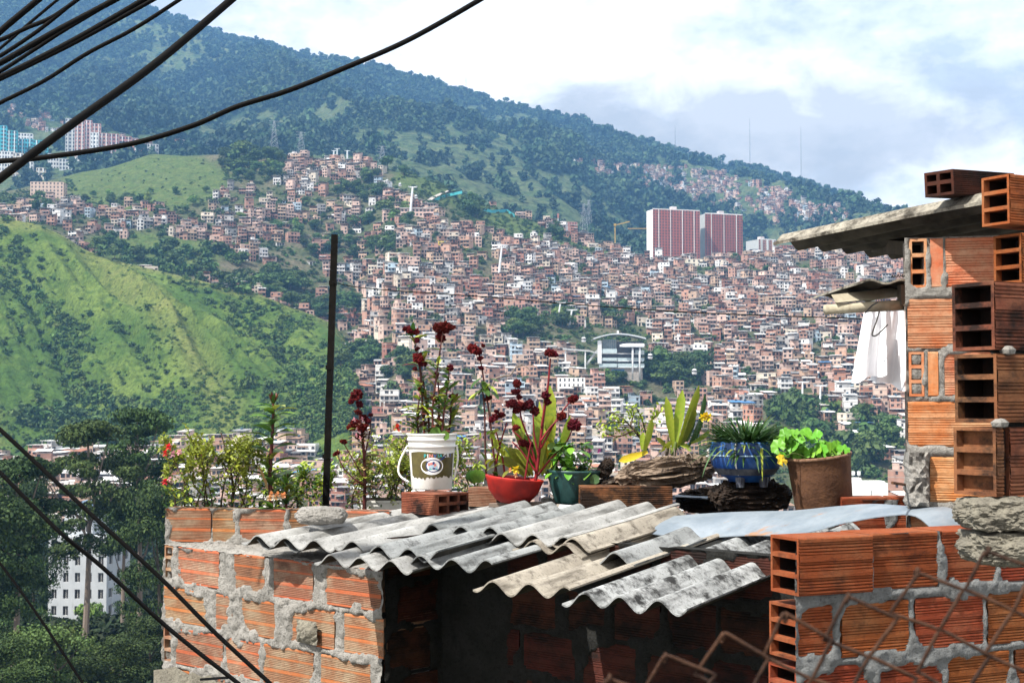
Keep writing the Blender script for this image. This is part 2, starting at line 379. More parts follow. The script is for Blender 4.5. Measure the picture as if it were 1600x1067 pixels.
def inell(px, py, cx, cy, rx, ry): return ((px - cx) / rx) ** 2 + ((py - cy) / ry) ** 2
def pyof(X, Y, Z): return 533.5 - F * (Z * CP - Y * SP) / (Y * CP + Z * SP)
def maskB(px, Y, Z):
    py = pyof(0, Y, Z)
    m = np.clip((1.25 - inell(px, py, 225, 283, 125, 46)) * 4, 0, 1)
    m = np.maximum(m, np.clip((1.2 - inell(px, py, 225, 398, 115, 34)) * 4, 0, 1))
    edge = np.interp(px, [600, 690, 780, 860, 900, 960], [262, 296, 340, 372, 388, 402])
    m = np.maximum(m, np.where((px > 610) & (px < 975), np.clip((edge + 26 - py) / 10, 0, 1), 0))
    return m * np.where(Y > BY0, 1, 0)
def clearA(px, Y):
    X = (px - 800) / F * Y
    return np.clip((fbm(X / 330, Y / 420, 0, 77, 4) - 0.555) * 16, 0, 1)
def maskC(px, Y, Z):
    t = np.clip((Y - CY0) / (CY1 - CY0), 0, 1.2)
    crest = np.clip((t - 0.93) * 14, 0, 1) * (t < 1.15)
    s = px + 210 * np.clip(t, 0, 1)
    rid = np.clip((np.abs(((s / 185.0 + 0.12) % 2) - 1) - 0.72) * 4, 0, 1) * (0.5 + fbm(px / 25., Y / 12., 0, 8) * 0.7)
    return np.clip(np.maximum(crest, rid * 0.75), 0, 1)
gpx = np.linspace(-1100, 2700, 330)
sheet('ground', gpx, np.concatenate([[-60, -20], np.geomspace(1.5, 60, 40), np.geomspace(64, 1600, 250)]), hB, M['urban_soil'], maskB)
sheet('green_hill', np.linspace(-700, 690, 300), np.linspace(CY0 - 70, CY1 + 130, 190), hC, M['hill_grass'], maskC)
sheet('mountain', np.linspace(-1500, 2300, 420), np.concatenate([np.linspace(1340, 3950, 330), [4050]]), hA, M['mountain'], lambda p, y, z: clearA(p, y))

# ================================================================== FOLIAGE KITS
def leaf_mat(name, a, b, c, rnd=0.25, hue=0.02, scale=0.35, rough=0.7, world=0):
    q = Mat(name)
    col = q.mix(q.ramp(q.noise(scale, 3, 0.6), 0.38, 0.62), a, b)
    if world:
        ge = q.n('ShaderNodeNewGeometry'); wn_ = q.n('ShaderNodeTexNoise'); wn_.inputs['Scale'].default_value = world; wn_.inputs['Detail'].default_value = 4; q.l(ge.outputs['Position'], wn_.inputs['Vector'])
        col = q.mix(q.ramp(wn_.outputs['Fac'], 0.42, 0.6), col, c)
    col = q.mix(q.ramp(q.noise(scale * 9, 2, 0.6), 0.5, 0.7, 0, 0.8), col, c)
    return q.done(q.vary(col, rnd, hue), rough, 0.2)
M['leaf_dark'] = leaf_mat('leaf_dark', (0.035, 0.07, 0.02), (0.055, 0.10, 0.026), (0.09, 0.13, 0.04))
M['leaf_mid'] = leaf_mat('leaf_mid', (0.05, 0.10, 0.026), (0.085, 0.14, 0.035), (0.13, 0.18, 0.055))
M['leaf_light'] = leaf_mat('leaf_light', (0.10, 0.18, 0.035), (0.15, 0.22, 0.05), (0.20, 0.26, 0.075))
M['leaf_far'] = leaf_mat('leaf_far', (0.014, 0.036, 0.02), (0.024, 0.052, 0.024), (0.045, 0.08, 0.032), 0.45, 0.02, 0.02, world=0.006)
M['leaf_euca'] = leaf_mat('leaf_euca', (0.014, 0.030, 0.007), (0.027, 0.052, 0.011), (0.075, 0.115, 0.024), scale=3)
M['leaf_bush'] = leaf_mat('leaf_bush', (0.045, 0.09, 0.018), (0.07, 0.125, 0.025), (0.11, 0.165, 0.04))
M['bark'] = simple('bark', (0.10, 0.08, 0.06), (0.05, 0.04, 0.03), 4, stretch=(1, 1, 0.3), bump=0.6)
M['bark_pale'] = simple('bark_pale', (0.20, 0.16, 0.13), (0.11, 0.085, 0.07), 2, stretch=(1, 1, 0.3), bump=0.6)

def crown_arrays(nb, nl, leaf, rx, rz, z0, seed, flat=0.55, open_=0.35):
    r = np.random.RandomState(seed)
    th = r.rand(nb) * 2 * np.pi; u = r.rand(nb) ** 0.5; zz = r.rand(nb)
    prof = np.sin(np.pi * (0.12 + 0.8 * zz)) ** 0.7
    bc = np.stack([np.cos(th) * u * rx * prof * 0.78, np.sin(th) * u * rx * prof * 0.78, z0 + zz * rz], -1)
    br = rx * (open_ + 0.22 * r.rand(nb))
    k = r.randint(0, nb, nl)
    d = r.normal(size=(nl, 3)); d[:, 2] += 0.35; d /= np.linalg.norm(d, axis=1)[:, None]
    rr = br[k] * (0.45 + 0.6 * r.rand(nl) ** 0.5)
    c = bc[k] + d * rr[:, None] * np.array([1, 1, flat])
    nrm = d + r.normal(size=(nl, 3)) * 0.55; nrm /= np.linalg.norm(nrm, axis=1)[:, None]
    a = np.cross(nrm, r.normal(size=(nl, 3))); a /= np.linalg.norm(a, axis=1)[:, None]; b = np.cross(nrm, a)
    L = leaf * (0.6 + 0.8 * r.rand(nl))[:, None]; w = L * (0.42 + 0.3 * r.rand(nl))[:, None]
    V = np.stack([c - a * L, c - b * w + nrm * L * 0.12, c + a * L, c + b * w + nrm * L * 0.12], 1).reshape(-1, 3)
    return V, np.arange(nl * 4).reshape(-1, 4), bc
def crown_mesh(name, mat, *a, **k):
    V, Q, bc = crown_arrays(*a, **k); return np_mesh(name, V, Q, mat), bc
def trunk_mesh(name, mat, h, r, bc, nlimb=5, lean=0.05, seed=0):
    q = random.Random(seed); mb = MB(); top = Vector((q.uniform(-1, 1) * lean * h, q.uniform(-1, 1) * lean * h, h))
    pts = [top * t + Vector((math.sin(t * 4 + seed) * r, math.cos(t * 3 + seed) * r, 0)) * t for t in (0, .1, .3, .5, .7, .85, 1)]
    mb.tube(pts, [r * (1.35 if t == 0 else 1.0) * (1 - 0.75 * t) for t in (0, .1, .3, .5, .7, .85, 1)], 7)
    for i in range(min(nlimb, len(bc))):
        e = Vector(bc[i]); t = min(0.9, max(0.3, e.z / h * 0.72)); s = top * t
        mb.tube([s, s.lerp(e, .5) + Vector((0, 0, -0.04 * h)), e], [r * 0.42, r * 0.28, r * 0.1], 5)
    return mb.mesh(name, mat)
# tree kits: unit tree of height 1 scaled per copy
KITS = {}
def kit(key, mat, nb, nl, leaf, rx, rz, z0, th, tr, seeds, bark='bark', **k):
    KITS[key] = []
    for s in seeds:
        cm, bc = crown_mesh('crown', M[mat], nb, nl, leaf, rx, rz, z0, s, **k)
        KITS[key].append((cm, trunk_mesh('trunk', M[bark], th, tr, bc, seed=s)))
kit('round', 'leaf_dark', 16, 1500, 0.045, 0.46, 0.50, 0.30, 0.55, 0.03, (1, 2, 3))
kit('mid', 'leaf_mid', 14, 1300, 0.05, 0.44, 0.52, 0.28, 0.55, 0.03, (4, 5, 6))
kit('light', 'leaf_light', 12, 1200, 0.05, 0.46, 0.46, 0.26, 0.5, 0.025, (7, 8))
kit('tall', 'leaf_dark', 18, 1300, 0.035, 0.24, 0.66, 0.28, 0.8, 0.02, (9, 10, 11), open_=0.4)
kit('euca', 'leaf_euca', 34, 15000, 0.0075, 0.27, 0.54, 0.44, 0.92, 0.016, (12, 13, 14), bark='bark_pale', open_=0.15, flat=0.5)
kit('bushy', 'leaf_mid', 34, 12000, 0.013, 0.50, 0.72, 0.14, 0.6, 0.02, (15,), open_=0.2, flat=0.5)
kit('dense', 'leaf_euca', 36, 14000, 0.0095, 0.38, 0.74, 0.20, 0.7, 0.022, (16, 17), open_=0.19)
TREEPOS = []
def tree(key, loc, h, label, cat='tree', group=None, w=1.0, sink=0.25):
    cm, tm = random.choice(KITS[key])
    t = thing('tree', label, cat, (loc[0], loc[1], loc[2] - sink), random.uniform(0, 6.28), group)
    t.scale = (h * w, h * w, h)
    obj('crown', cm, t); obj('trunk', tm, t); TREEPOS.append((loc[0], loc[1], h * w * 0.34)); return t

# ------------------------------------------------------------------ scattering of uncountable growth
SRC = {}
def src(key, mat, nb, nl, leaf, rx, rz, z0, seeds, **k):
    SRC[key] = []
    for s in seeds:
        me, _ = crown_mesh('clump', M[mat], nb, nl, leaf, rx, rz, z0, s, **k)
        o = bpy.data.objects.new('clump', me); SRC[key].append(o)
src('far', 'leaf_far', 9, 110, 0.13, 0.42, 0.7, 0.1, (31, 32, 33))
src('bush', 'leaf_bush', 8, 130, 0.13, 0.55, 0.45, 0.05, (34, 35, 36))
src('bushdark', 'leaf_dark', 9, 170, 0.11, 0.55, 0.55, 0.1, (37, 38))
M['leaf_shade'] = leaf_mat('leaf_shade', (0.008, 0.016, 0.005), (0.014, 0.026, 0.007), (0.03, 0.05, 0.013))  # darker bush leaf: the valley's shade is put into the colour
M['leaf_tuft'] = leaf_mat('leaf_tuft', (0.075, 0.13, 0.026), (0.11, 0.165, 0.036), (0.15, 0.19, 0.055))
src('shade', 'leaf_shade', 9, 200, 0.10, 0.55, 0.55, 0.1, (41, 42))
src('tuft', 'leaf_tuft', 8, 90, 0.16, 0.6, 0.3, 0.0, (39, 40))
def scatter(name, pts, sc, keys, label, cat):
    pts = np.asarray(pts, np.float32); n = len(pts)
    me = bpy.data.meshes.new(name); me.vertices.add(n); me.vertices.foreach_set('co', pts.ravel())
    objs = [o for k in keys for o in SRC[k]]
    for nm, typ, val in (('sc', 'FLOAT', np.asarray(sc, np.float32)), ('rz', 'FLOAT', (RS.rand(n) * 6.28).astype(np.float32)), ('ix', 'INT', RS.randint(0, len(objs), n).astype(np.int32))):
        a = me.attributes.new(nm, typ, 'POINT'); a.data.foreach_set('value', val)
    o = obj(name, me); tag(o, label, cat, kind='stuff')
    g = bpy.data.node_groups.new(name, 'GeometryNodeTree')
    g.interface.new_socket('Geometry', in_out='INPUT', socket_type='NodeSocketGeometry'); g.interface.new_socket('Geometry', in_out='OUTPUT', socket_type='NodeSocketGeometry')
    gi, go = g.nodes.new('NodeGroupInput'), g.nodes.new('NodeGroupOutput')
    ip = g.nodes.new('GeometryNodeInstanceOnPoints'); ip.inputs['Pick Instance'].default_value = True
    ji = g.nodes.new('GeometryNodeJoinGeometry')
    for s in reversed(objs):
        oi = g.nodes.new('GeometryNodeObjectInfo'); oi.inputs['Object'].default_value = s; oi.inputs['As Instance'].default_value = True
        g.links.new(oi.outputs['Geometry'], ji.inputs[0])
    def at(nm, typ):
        q = g.nodes.new('GeometryNodeInputNamedAttribute'); q.data_type = typ; q.inputs['Name'].default_value = nm
        return q.outputs['Attribute']
    cx = g.nodes.new('ShaderNodeCombineXYZ'); g.links.new(at('rz', 'FLOAT'), cx.inputs[2])
    g.links.new(gi.outputs[0], ip.inputs['Points']); g.links.new(ji.outputs[0], ip.inputs['Instance'])
    g.links.new(at('ix', 'INT'), ip.inputs['Instance Index']); g.links.new(cx.outputs[0], ip.inputs['Rotation']); g.links.new(at('sc', 'FLOAT'), ip.inputs['Scale'])
    g.links.new(ip.outputs[0], go.inputs[0])
    md = o.modifiers.new('scatter', 'NODES'); md.node_group = g
    return o

# ================================================================== LANDMARK WORDING
LM = [(965, 555, 'the glass cable car station'), (1052, 372, 'the larger red tower block'), (1130, 380, 'the right red tower block'), (1195, 388, 'the pale grey tower block'), (518, 380, 'the top of the black pole'),
      (517, 470, 'the wire tie on the black pole'), (513, 640, 'the lower half of the black pole'),
      (1370, 545, 'the white towel'), (1350, 482, 'the grey pipe'), (225, 285, 'the grassy bowl'), (690, 512, 'the big dark red flower head'), (642, 318, 'the leaning white pylon'), (1165, 690, 'the blue pot'), (1060, 640, 'the paddle leaves'),
      (430, 640, 'the tall leafy stem'), (68, 296, 'the pink five-storey block'), (1270, 690, 'the rusty pot'), (535, 530, 'the tip of the green hill'), (1330, 690, 'the wooded slope by the pillar'),
      (780, 410, 'the slim white pylon'), (660, 325, 'the long pink school'), (557, 620, 'the red plume left of the bucket'), (742, 545, 'the small dark red flower head'), (860, 552, 'the lone dark red flower stalk'), (880, 490, 'the paired white pylons'), (1055, 590, 'the dark trees by the station'), (350, 640, 'the brick tower house'), (390, 258, 'the dark woodland knoll'), (690, 286, 'the hilltop footpath'), (1085, 581, 'the lower white gondola'), (960, 360, 'the yellow crane'), (530, 243, 'the hilltop pylons')]
def place_words(px, py):
    out = []
    for (a, b, n) in LM:
        d = math.hypot(px - a, py - b)
        if d < 6: continue
        far = 0 if d < 38 else 1 if d < 75 else 2 if d < 120 else 3
        if far == 3: continue
        an = math.degrees(math.atan2(b - py, px - a)) % 360
        dr = ['right of', 'above right of', 'above', 'above left of', 'left of', 'below left of', 'below', 'below right of'][int((an + 22.5) % 360 // 45)]
        out.append((d, (['close ', '', 'well '][far]) + dr + ' ' + n))
    return [w for _, w in sorted(out)]
USED = set()
def unique(head, px, py, tails=('',)):
    for w in place_words(px, py)[:3]:
        for t in tails:
            s = ' '.join(x for x in (head, t, w) if x)
            if s not in USED and len(s.split()) <= 16: USED.add(s); return s
    return None
# ================================================================== TREES ON THE SLOPES
spare_trees = []
def tree_at(px, py, size, key, group, ymin=540, ymax=1260, h=None, head=None):
    p = hit(px, py, ymin, ymax, h)
    if p is None: return
    words = {'round': 'dark green round tree', 'mid': 'mid-green bushy tree', 'light': 'light green tree', 'tall': 'slender dark tree'}[key]
    sz = 'small ' if size < 6 else 'big ' if size > 9.5 else ''
    lb = unique((head or 'a ') + sz + words, px, py - size * 0.5 * F / p.y)
    if lb is None or len(TREEPOS) > 250: spare_trees.append((p, size)); return
    tree(key, p, size, lb[2:] if lb.startswith('a ') else lb, group=group, w=random.uniform(0.9, 1.3))
def clump(n, cx, cy, rx, ry, smin, smax, keys, group, **k):
    for _ in range(n):
        while True:
            a, b = random.uniform(-1, 1), random.uniform(-1, 1)
            if a * a + b * b < 1: break
        tree_at(cx + a * rx, cy + b * ry, random.uniform(smin, smax), random.choice(keys), group, **k)
G1 = 'trees on the city hillside'
dk, md_ = ['round', 'round', 'mid'], ['round', 'mid', 'mid', 'light']
clump(26, 390, 264, 52, 24, 9, 15, dk, G1)
for px in range(150, 530, 9):
    py = float(C_RIDGE(px)) - random.uniform(-2, 16)
    tree_at(px, py, random.uniform(7, 12), random.choice(dk), G1, ymin=790)
clump(22, 300, 410, 90, 16, 7, 11, dk, G1, ymin=790)
clump(24, 430, 452, 70, 16, 8, 13, ['round', 'mid', 'mid'], G1, ymin=790)
clump(36, 300, 350, 210, 50, 5, 10, md_, G1, ymin=790)
clump(16, 40, 325, 60, 10, 8, 13, dk, G1, ymin=790)
clump(10, 160, 320, 70, 14, 6, 9, md_, G1, ymin=790)
clump(16, 560, 300, 40, 22, 8, 13, dk, G1)
clump(12, 600, 345, 40, 26, 7, 12, md_, G1)
clump(14, 520, 380, 60, 30, 7, 11, dk, G1)
clump(9, 590, 392, 26, 14, 8, 12, dk, G1)
clump(10, 660, 268, 70, 10, 8, 13, dk, G1)
clump(8, 735, 332, 24, 12, 9, 14, dk, G1)
clump(7, 870, 372, 10, 5, 9, 13, ['tall', 'round'], G1)
clump(16, 560, 570, 34, 22, 8, 13, dk, G1)
clump(9, 540, 485, 20, 14, 8, 12, dk, G1)
clump(8, 620, 585, 30, 16, 7, 11, dk, G1)
clump(12, 815, 520, 28, 18, 8, 12, dk, G1)
clump(10, 880, 500, 20, 14, 7, 11, md_, G1)
clump(20, 1055, 588, 52, 18, 9, 14, dk, G1)
clump(8, 960, 500, 40, 12, 7, 11, dk, G1)
clump(7, 955, 598, 22, 6, 5, 8, md_, G1)
clump(34, 1330, 700, 90, 44, 8, 13, ['round', 'mid', 'mid'], 'trees of the wooded slope by the brick pillar', ymin=520)
clump(14, 1255, 648, 40, 20, 8, 13, ['round', 'mid'], 'trees of the wooded slope by the brick pillar', ymin=520)
for _ in range(95):
    tree_at(random.uniform(540, 1420), random.uniform(400, 700), random.uniform(4, 7.5), random.choice(md_), G1)
clump(14, 150, 660, 120, 16, 7, 11, dk, 'trees at the foot of the green hill', ymin=400)
clump(7, 440, 606, 60, 9, 6, 9, dk, 'trees at the foot of the green hill', ymin=400)
# skyline of the far mountain
for i in range(90):
    px = random.choice([random.uniform(590, 720), random.uniform(770, 1350), random.uniform(1150, 1350), random.uniform(250, 620)])
    Y = float(A_RY(px)) * random.uniform(0.985, 1.0); X = (px - 800) / F * Y; Z = float(hA(np.array(px), np.array(Y)))
    sz = random.uniform(16, 32)
    if i < 28:
        tree(random.choice(['tall', 'round', 'mid']), (X, Y, Z), sz, 'dark tree standing up along the far mountain skyline', group='trees along the mountain skyline', w=random.uniform(0.8, 1.3), sink=2)
    else: spare_trees.append((Vector((X, Y, Z)), sz))
# ================================================================== HOUSES
def wall_mat(name, a, b, dirt, rough=0.9):
    q = Mat(name)
    c = q.mix(q.ramp(q.noise(0.5, 5, 0.65, (1, 1, 0.5)), 0.4, 0.65), a, b)
    c = q.mix(q.ramp(q.noise(1.3, 5, 0.7, (1.5, 1.5, 0.25)), 0.55, 0.75, 0, 0.7), c, dirt)
    return q.done(q.vary(c, 0.18, 0.012), rough, 0.15)
PAL = {'brick': ((0.427, 0.238, 0.175), (0.505, 0.311, 0.238)), 'pale pink': ((0.564, 0.399, 0.330), (0.621, 0.467, 0.389)), 'dark red': ((0.302, 0.136, 0.097), (0.370, 0.184, 0.136)),
       'white': ((0.758, 0.748, 0.729), (0.680, 0.670, 0.651)), 'cream': ((0.642, 0.564, 0.457), (0.699, 0.632, 0.524)), 'grey cement': ((0.350, 0.340, 0.330), (0.437, 0.418, 0.408)),
       'tan': ((0.486, 0.340, 0.243), (0.545, 0.399, 0.302)), 'sky blue': ((0.408, 0.524, 0.602), (0.447, 0.564, 0.642)), 'mint green': ((0.389, 0.505, 0.447), (0.447, 0.564, 0.505)), 'yellow': ((0.680, 0.467, 0.059), (0.699, 0.505, 0.097))}
WT = ['brick'] * 11 + ['pale pink'] * 11 + ['dark red'] * 2 + ['white'] * 5 + ['cream'] * 2 + ['grey cement'] * 2 + ['tan'] * 5 + ['sky blue']
for k, (a, b) in PAL.items(): M['wall ' + k] = wall_mat('wall_' + k.replace(' ', '_'), a, b, tuple(x * 0.45 for x in a))
ROOF = {'pale zinc': (0.72, 0.72, 0.71), 'grey sheet': (0.30, 0.30, 0.30), 'rusty sheet': (0.24, 0.15, 0.10), 'cement slab': (0.52, 0.49, 0.46), 'red tile': (0.36, 0.15, 0.09), 'blue plastic': (0.08, 0.22, 0.45)}
for k, a in ROOF.items(): M['roof ' + k] = simple('roof_' + k.replace(' ', '_'), a, tuple(x * 0.6 for x in a), 0.8, rnd=0.25, rough=0.7, off=True)
M['glass_dark'] = simple('glass_dark', (0.03, 0.03, 0.035), (0.055, 0.05, 0.05), 1.5, rough=0.35, spec=0.4)
M['frame_white'] = simple('frame_white', (0.55, 0.55, 0.53), rough=0.6)
M['slab'] = simple('slab', (0.40, 0.36, 0.32), (0.30, 0.27, 0.24), 1.2)
q = Mat('tinted'); at = q.n('ShaderNodeAttribute'); at.attribute_name = 'tint'
c = q.mix(q.ramp(q.noise(0.45, 6, 0.7, (1, 1, 0.5)), 0.42, 0.75, 0, 0.55), at.outputs['Color'], (0.13, 0.10, 0.085)); M['tinted'] = q.done(c, 0.9, 0.15)

def facade(W_, fl, fh, wins, rec=0.22, door=False, r=random):
    """quads of one wall in (x along, y into, z up); wins: list of (centre x, width, sill, head)"""
    q = []; panes = []; H = fl * fh; xs = [0]
    for (c, w, a, b) in wins: xs += [c - w / 2, c + w / 2]
    xs += [W_]
    for i in range(0, len(xs), 2): q.append(((xs[i], 0, 0), (xs[i + 1], 0, 0), (xs[i + 1], 0, H), (xs[i], 0, H)))
    for n, (c, w, a, b) in enumerate(wins):
        x0, x1 = c - w / 2, c + w / 2; z = 0
        for f in range(fl):
            if r.random() < 0.2 and not (f == 0 and door): continue
            lo, hi = f * fh + (0.02 if (door and f == 0 and n == 0) else a), f * fh + b
            q.append(((x0, 0, z), (x1, 0, z), (x1, 0, lo), (x0, 0, lo)))
            q += [((x0, 0, lo), (x1, 0, lo), (x1, rec, lo), (x0, rec, lo)), ((x0, rec, hi), (x1, rec, hi), (x1, 0, hi), (x0, 0, hi)),
                  ((x0, 0, lo), (x0, rec, lo), (x0, rec, hi), (x0, 0, hi)), ((x1, rec, lo), (x1, 0, lo), (x1, 0, hi), (x1, rec, hi))]
            panes.append((x0, x1, lo, hi, rec, door and f == 0 and n == 0)); z = hi
        q.append(((x0, 0, z), (x1, 0, z), (x1, 0, H), (x0, 0, H)))
    return q, panes
def variant(seed):
    r = random.Random(seed); fl = r.choices([1, 2, 3, 4], [3, 6, 3.2, .6])[0]; fh = r.uniform(2.2, 2.5)
    w = r.uniform(3.8, 6.2) * (1.5 if r.random() < 0.12 else 1); d = r.uniform(6, 8.5); H = fl * fh
    walls, panes = [], []
    def side(width, place, n, door=False):
        step = width / n; wins = []
        for i in range(n): wd = min(step * .8, r.uniform(1.0, 1.5) if r.random() < .75 else 2.3); wins.append((step * (i + 0.5) + r.uniform(-.08, .08), wd, r.choice([0.7, 0.85]) if wd < 1.6 else .55, r.uniform(1.95, 2.2)))
        a, b = facade(width, fl, fh, wins, r.uniform(0.15, 0.45), door, r)
        for quad in a: walls.append([place(*p) for p in quad])
        for (x0, x1, lo, hi, rec, dr) in b: panes.append(([place(x0, rec - .02, lo), place(x1, rec - .02, lo), place(x1, rec - .02, hi), place(x0, rec - .02, hi)], dr))
    side(w, lambda x, y, z: (x - w / 2, y, z), max(2, round(w / 2.1)), True)
    side(d, lambda x, y, z: (w / 2 - y, x, z), r.choice([1, 2, 2, 3]))
    side(d, lambda x, y, z: (-w / 2 + y, d - x, z), r.choice([1, 2, 3]))
    walls.append([(w / 2, d, 0), (-w / 2, d, 0), (-w / 2, d, H), (w / 2, d, H)])
    walls += [[(-w / 2, 0, -4), (w / 2, 0, -4), (w / 2, 0, 0), (-w / 2, 0, 0)], [(w / 2, 0, -4), (w / 2, d, -4), (w / 2, d, 0), (w / 2, 0, 0)], [(-w / 2, d, -4), (-w / 2, 0, -4), (-w / 2, 0, 0), (-w / 2, d, 0)]]
    def bx(x0, x1, y0, y1, z0, z1):
        return [[(x0, y0, z0), (x1, y0, z0), (x1, y0, z1), (x0, y0, z1)], [(x1, y0, z0), (x1, y1, z0), (x1, y1, z1), (x1, y0, z1)], [(x0, y1, z0), (x0, y0, z0), (x0, y0, z1), (x0, y1, z1)],
                [(x0, y0, z1), (x1, y0, z1), (x1, y1, z1), (x0, y1, z1)], [(x0, y1, z0), (x1, y1, z0), (x1, y0, z0), (x0, y0, z0)], [(x1, y1, z0), (x0, y1, z0), (x0, y1, z1), (x1, y1, z1)]]
    slabs = []
    for f in range(1, fl + 1): slabs += bx(-w / 2 - .05, w / 2 + .05, -.06, d + .02, f * fh - .14, f * fh + .05)
    if r.random() < 0.45:
        for f in range(1, fl):
            if r.random() < 0.75:
                x0 = -w / 2 if r.random() < .6 else -0.3
                slabs += bx(x0, w / 2, -1.0, -.06, f * fh - .12, f * fh + .04)
                walls += bx(x0, w / 2, -1.0, -.9, f * fh + .04, f * fh + r.choice([.3, .85, .9]))
    roof = []; k = r.random(); kind = 'slab'
    if k < 0.50:                                           # sheet roof on a low upper storey
        z0, z1 = H + r.uniform(.15, .9), H + r.uniform(1.0, 1.5); o = .9
        roof = [[(-w / 2 - .3, -o, z0), (w / 2 + .3, -o, z0), (w / 2 + .3, d + .3, z1), (-w / 2 - .3, d + .3, z1)], [(-w / 2 - .3, -o, z0 - .09), (w / 2 + .3, -o, z0 - .09), (w / 2 + .3, -o, z0), (-w / 2 - .3, -o, z0)],
                [(w / 2 + .3, -o, z0 - .09), (w / 2 + .3, d + .3, z1 - .09), (w / 2 + .3, d + .3, z1), (w / 2 + .3, -o, z0)], [(-w / 2 - .3, d + .3, z1 - .09), (-w / 2 - .3, -o, z0 - .09), (-w / 2 - .3, -o, z0), (-w / 2 - .3, d + .3, z1)],
                [(-w / 2 - .3, d + .3, z1 - .09), (w / 2 + .3, d + .3, z1 - .09), (w / 2 + .3, -o, z0 - .09), (-w / 2 - .3, -o, z0 - .09)]]
        walls += bx(-w / 2, w / 2, d * .6, d, H, z0 + (z1 - z0) * .6); kind = 'sheet'
    elif k < 0.74:                                         # flat roof, parapets and a part-built upper room
        ph = r.uniform(.3, 1.0)
        walls += bx(-w / 2, w / 2, 0, .14, H + .05, H + ph) + bx(w / 2 - .14, w / 2, .14, d, H + .05, H + ph) + bx(-w / 2, -w / 2 + .14, .14, d, H + .05, H + ph)
        if r.random() < .6:
            a = r.uniform(-w / 2, 0); walls += bx(a, a + w * .45, d * .45, d, H + .05, H + 2.3); roof += bx(a - .3, a + w * .45 + .3, d * .45 - .5, d + .2, H + 2.3, H + 2.38)
    else:                                                  # open terrace under a raised sheet roof
        for sx in (-1, 1):
            for y in (.1, d - .3): walls += bx(sx * (w / 2 - .15) - .13, sx * (w / 2 - .15) + .13, y, y + .26, H, H + 2.2)
        walls += bx(-w / 2, w / 2, 0.02, .12, H + .05, H + .9) + bx(-w / 2, w * .1, d * .5, d - .3, H, H + 2.2)
        roof += bx(-w / 2 - .4, w / 2 + .4, -.6, d + .3, H + 2.22, H + 2.32); kind = 'sheet'
    lean = []
    if r.random() < .4:
        x0 = r.uniform(-w / 2, 0); x1 = x0 + r.uniform(.4, .6) * w; z = r.choice([fh * .95, fh * max(1, fl - 1) + fh * .9]); lean = [[(x0, -1.5, z - .35), (x1, -1.5, z - .3), (x1, .02, z), (x0, .02, z)], [(x0, .02, z - .05), (x1, .02, z - .05), (x1, -1.5, z - .36), (x0, -1.5, z - .41)], [(x0, -1.5, z - .41), (x1, -1.5, z - .36), (x1, -1.5, z - .3), (x0, -1.5, z - .35)]]
    tank = None
    if r.random() < .3: tank = (r.uniform(-w / 4, w / 4), d * .7, H + (.9 if kind == 'sheet' else .1))
    return dict(w=w, d=d, H=H, fl=fl, walls=walls, slabs=slabs, roof=roof, lean=lean, panes=panes, kind=kind, tank=tank, top=H + (2.3 if roof else 1))
VAR = [variant(100 + i) for i in range(44)]
def qmesh(name, quads, mats, mi=None):
    V = np.array([p for q_ in quads for p in q_], np.float32)
    return np_mesh(name, V, np.arange(len(V)).reshape(-1, 4), mats, mi)
_tank = MB(); _tank.lathe([(0, 0), (.55, 0), (.6, .6), (.5, 1.0), (.2, 1.15), (0, 1.15)], 10)
TANK = _tank.mesh('water_tank', simple('tank_plastic', (0.03, 0.06, 0.09), rough=0.5, rnd=.4))
WINM = {}
def window_mesh(w, h, door):
    k = (round(w, 1), round(h, 1), door)
    if k not in WINM:
        mb = MB(); w, h = k[0], k[1]
        mb.box((0, .03, h / 2), (w, .04, h), 0)
        if not door: mb.box((0, 0, h / 2), (.05, .05, h - .02), 1); mb.box((0, -.06, -.02), (w + .1, .16, .06), 1)
        else: mb.box((0, -.005, h / 2), (w * .84, .05, h * .96), 2)
        WINM[k] = mb.mesh('window' if not door else 'door', [M['glass_dark'], M['frame_white'], M['roof rusty sheet']])
    return WINM[k]
for v in VAR:
    v['wm'] = qmesh('house_wall', v['walls'] + v['slabs'], [M['wall brick'], M['slab']], [0] * len(v['walls']) + [1] * len(v['slabs']))
    v['lm'] = qmesh('house_awning', v['lean'], [M['roof pale zinc']]) if v['lean'] else None
    v['rm'] = qmesh('house_roof', v['roof'], [M['roof pale zinc']]) if v['roof'] else None
def set_mat(o, m):
    o.material_slots[0].link = 'OBJECT'; o.material_slots[0].material = m
NUM = {1: 'one-storey', 2: 'two-storey', 3: 'three-storey', 4: 'four-storey'}
def house_real(v, loc, rz, wc, rc, label, group):
    t = thing('house', label, 'house', loc, rz, group)
    o = obj('wall', v['wm'], t); set_mat(o, M['wall ' + wc])
    if v['rm']: o = obj('roof', v['rm'], t); set_mat(o, M['roof ' + rc])
    if v['lm']: o = obj('awning', v['lm'], t); set_mat(o, M['roof ' + random.choice(['grey sheet', 'rusty sheet', 'pale zinc'])])
    for (p, dr) in v['panes']:
        a, b = Vector(p[0]), Vector(p[1]); h = p[2][2] - p[0][2]; m = (a + b) / 2; e = b - a
        obj('door' if dr else 'window', window_mesh(e.length, h, dr), t, m, (0, 0, math.atan2(e.y, e.x)))
    if v['tank']: obj('water_tank', TANK, t, v['tank'])
    return t
SV, SC_ = [], []                                            # the uncounted rest of the houses, joined
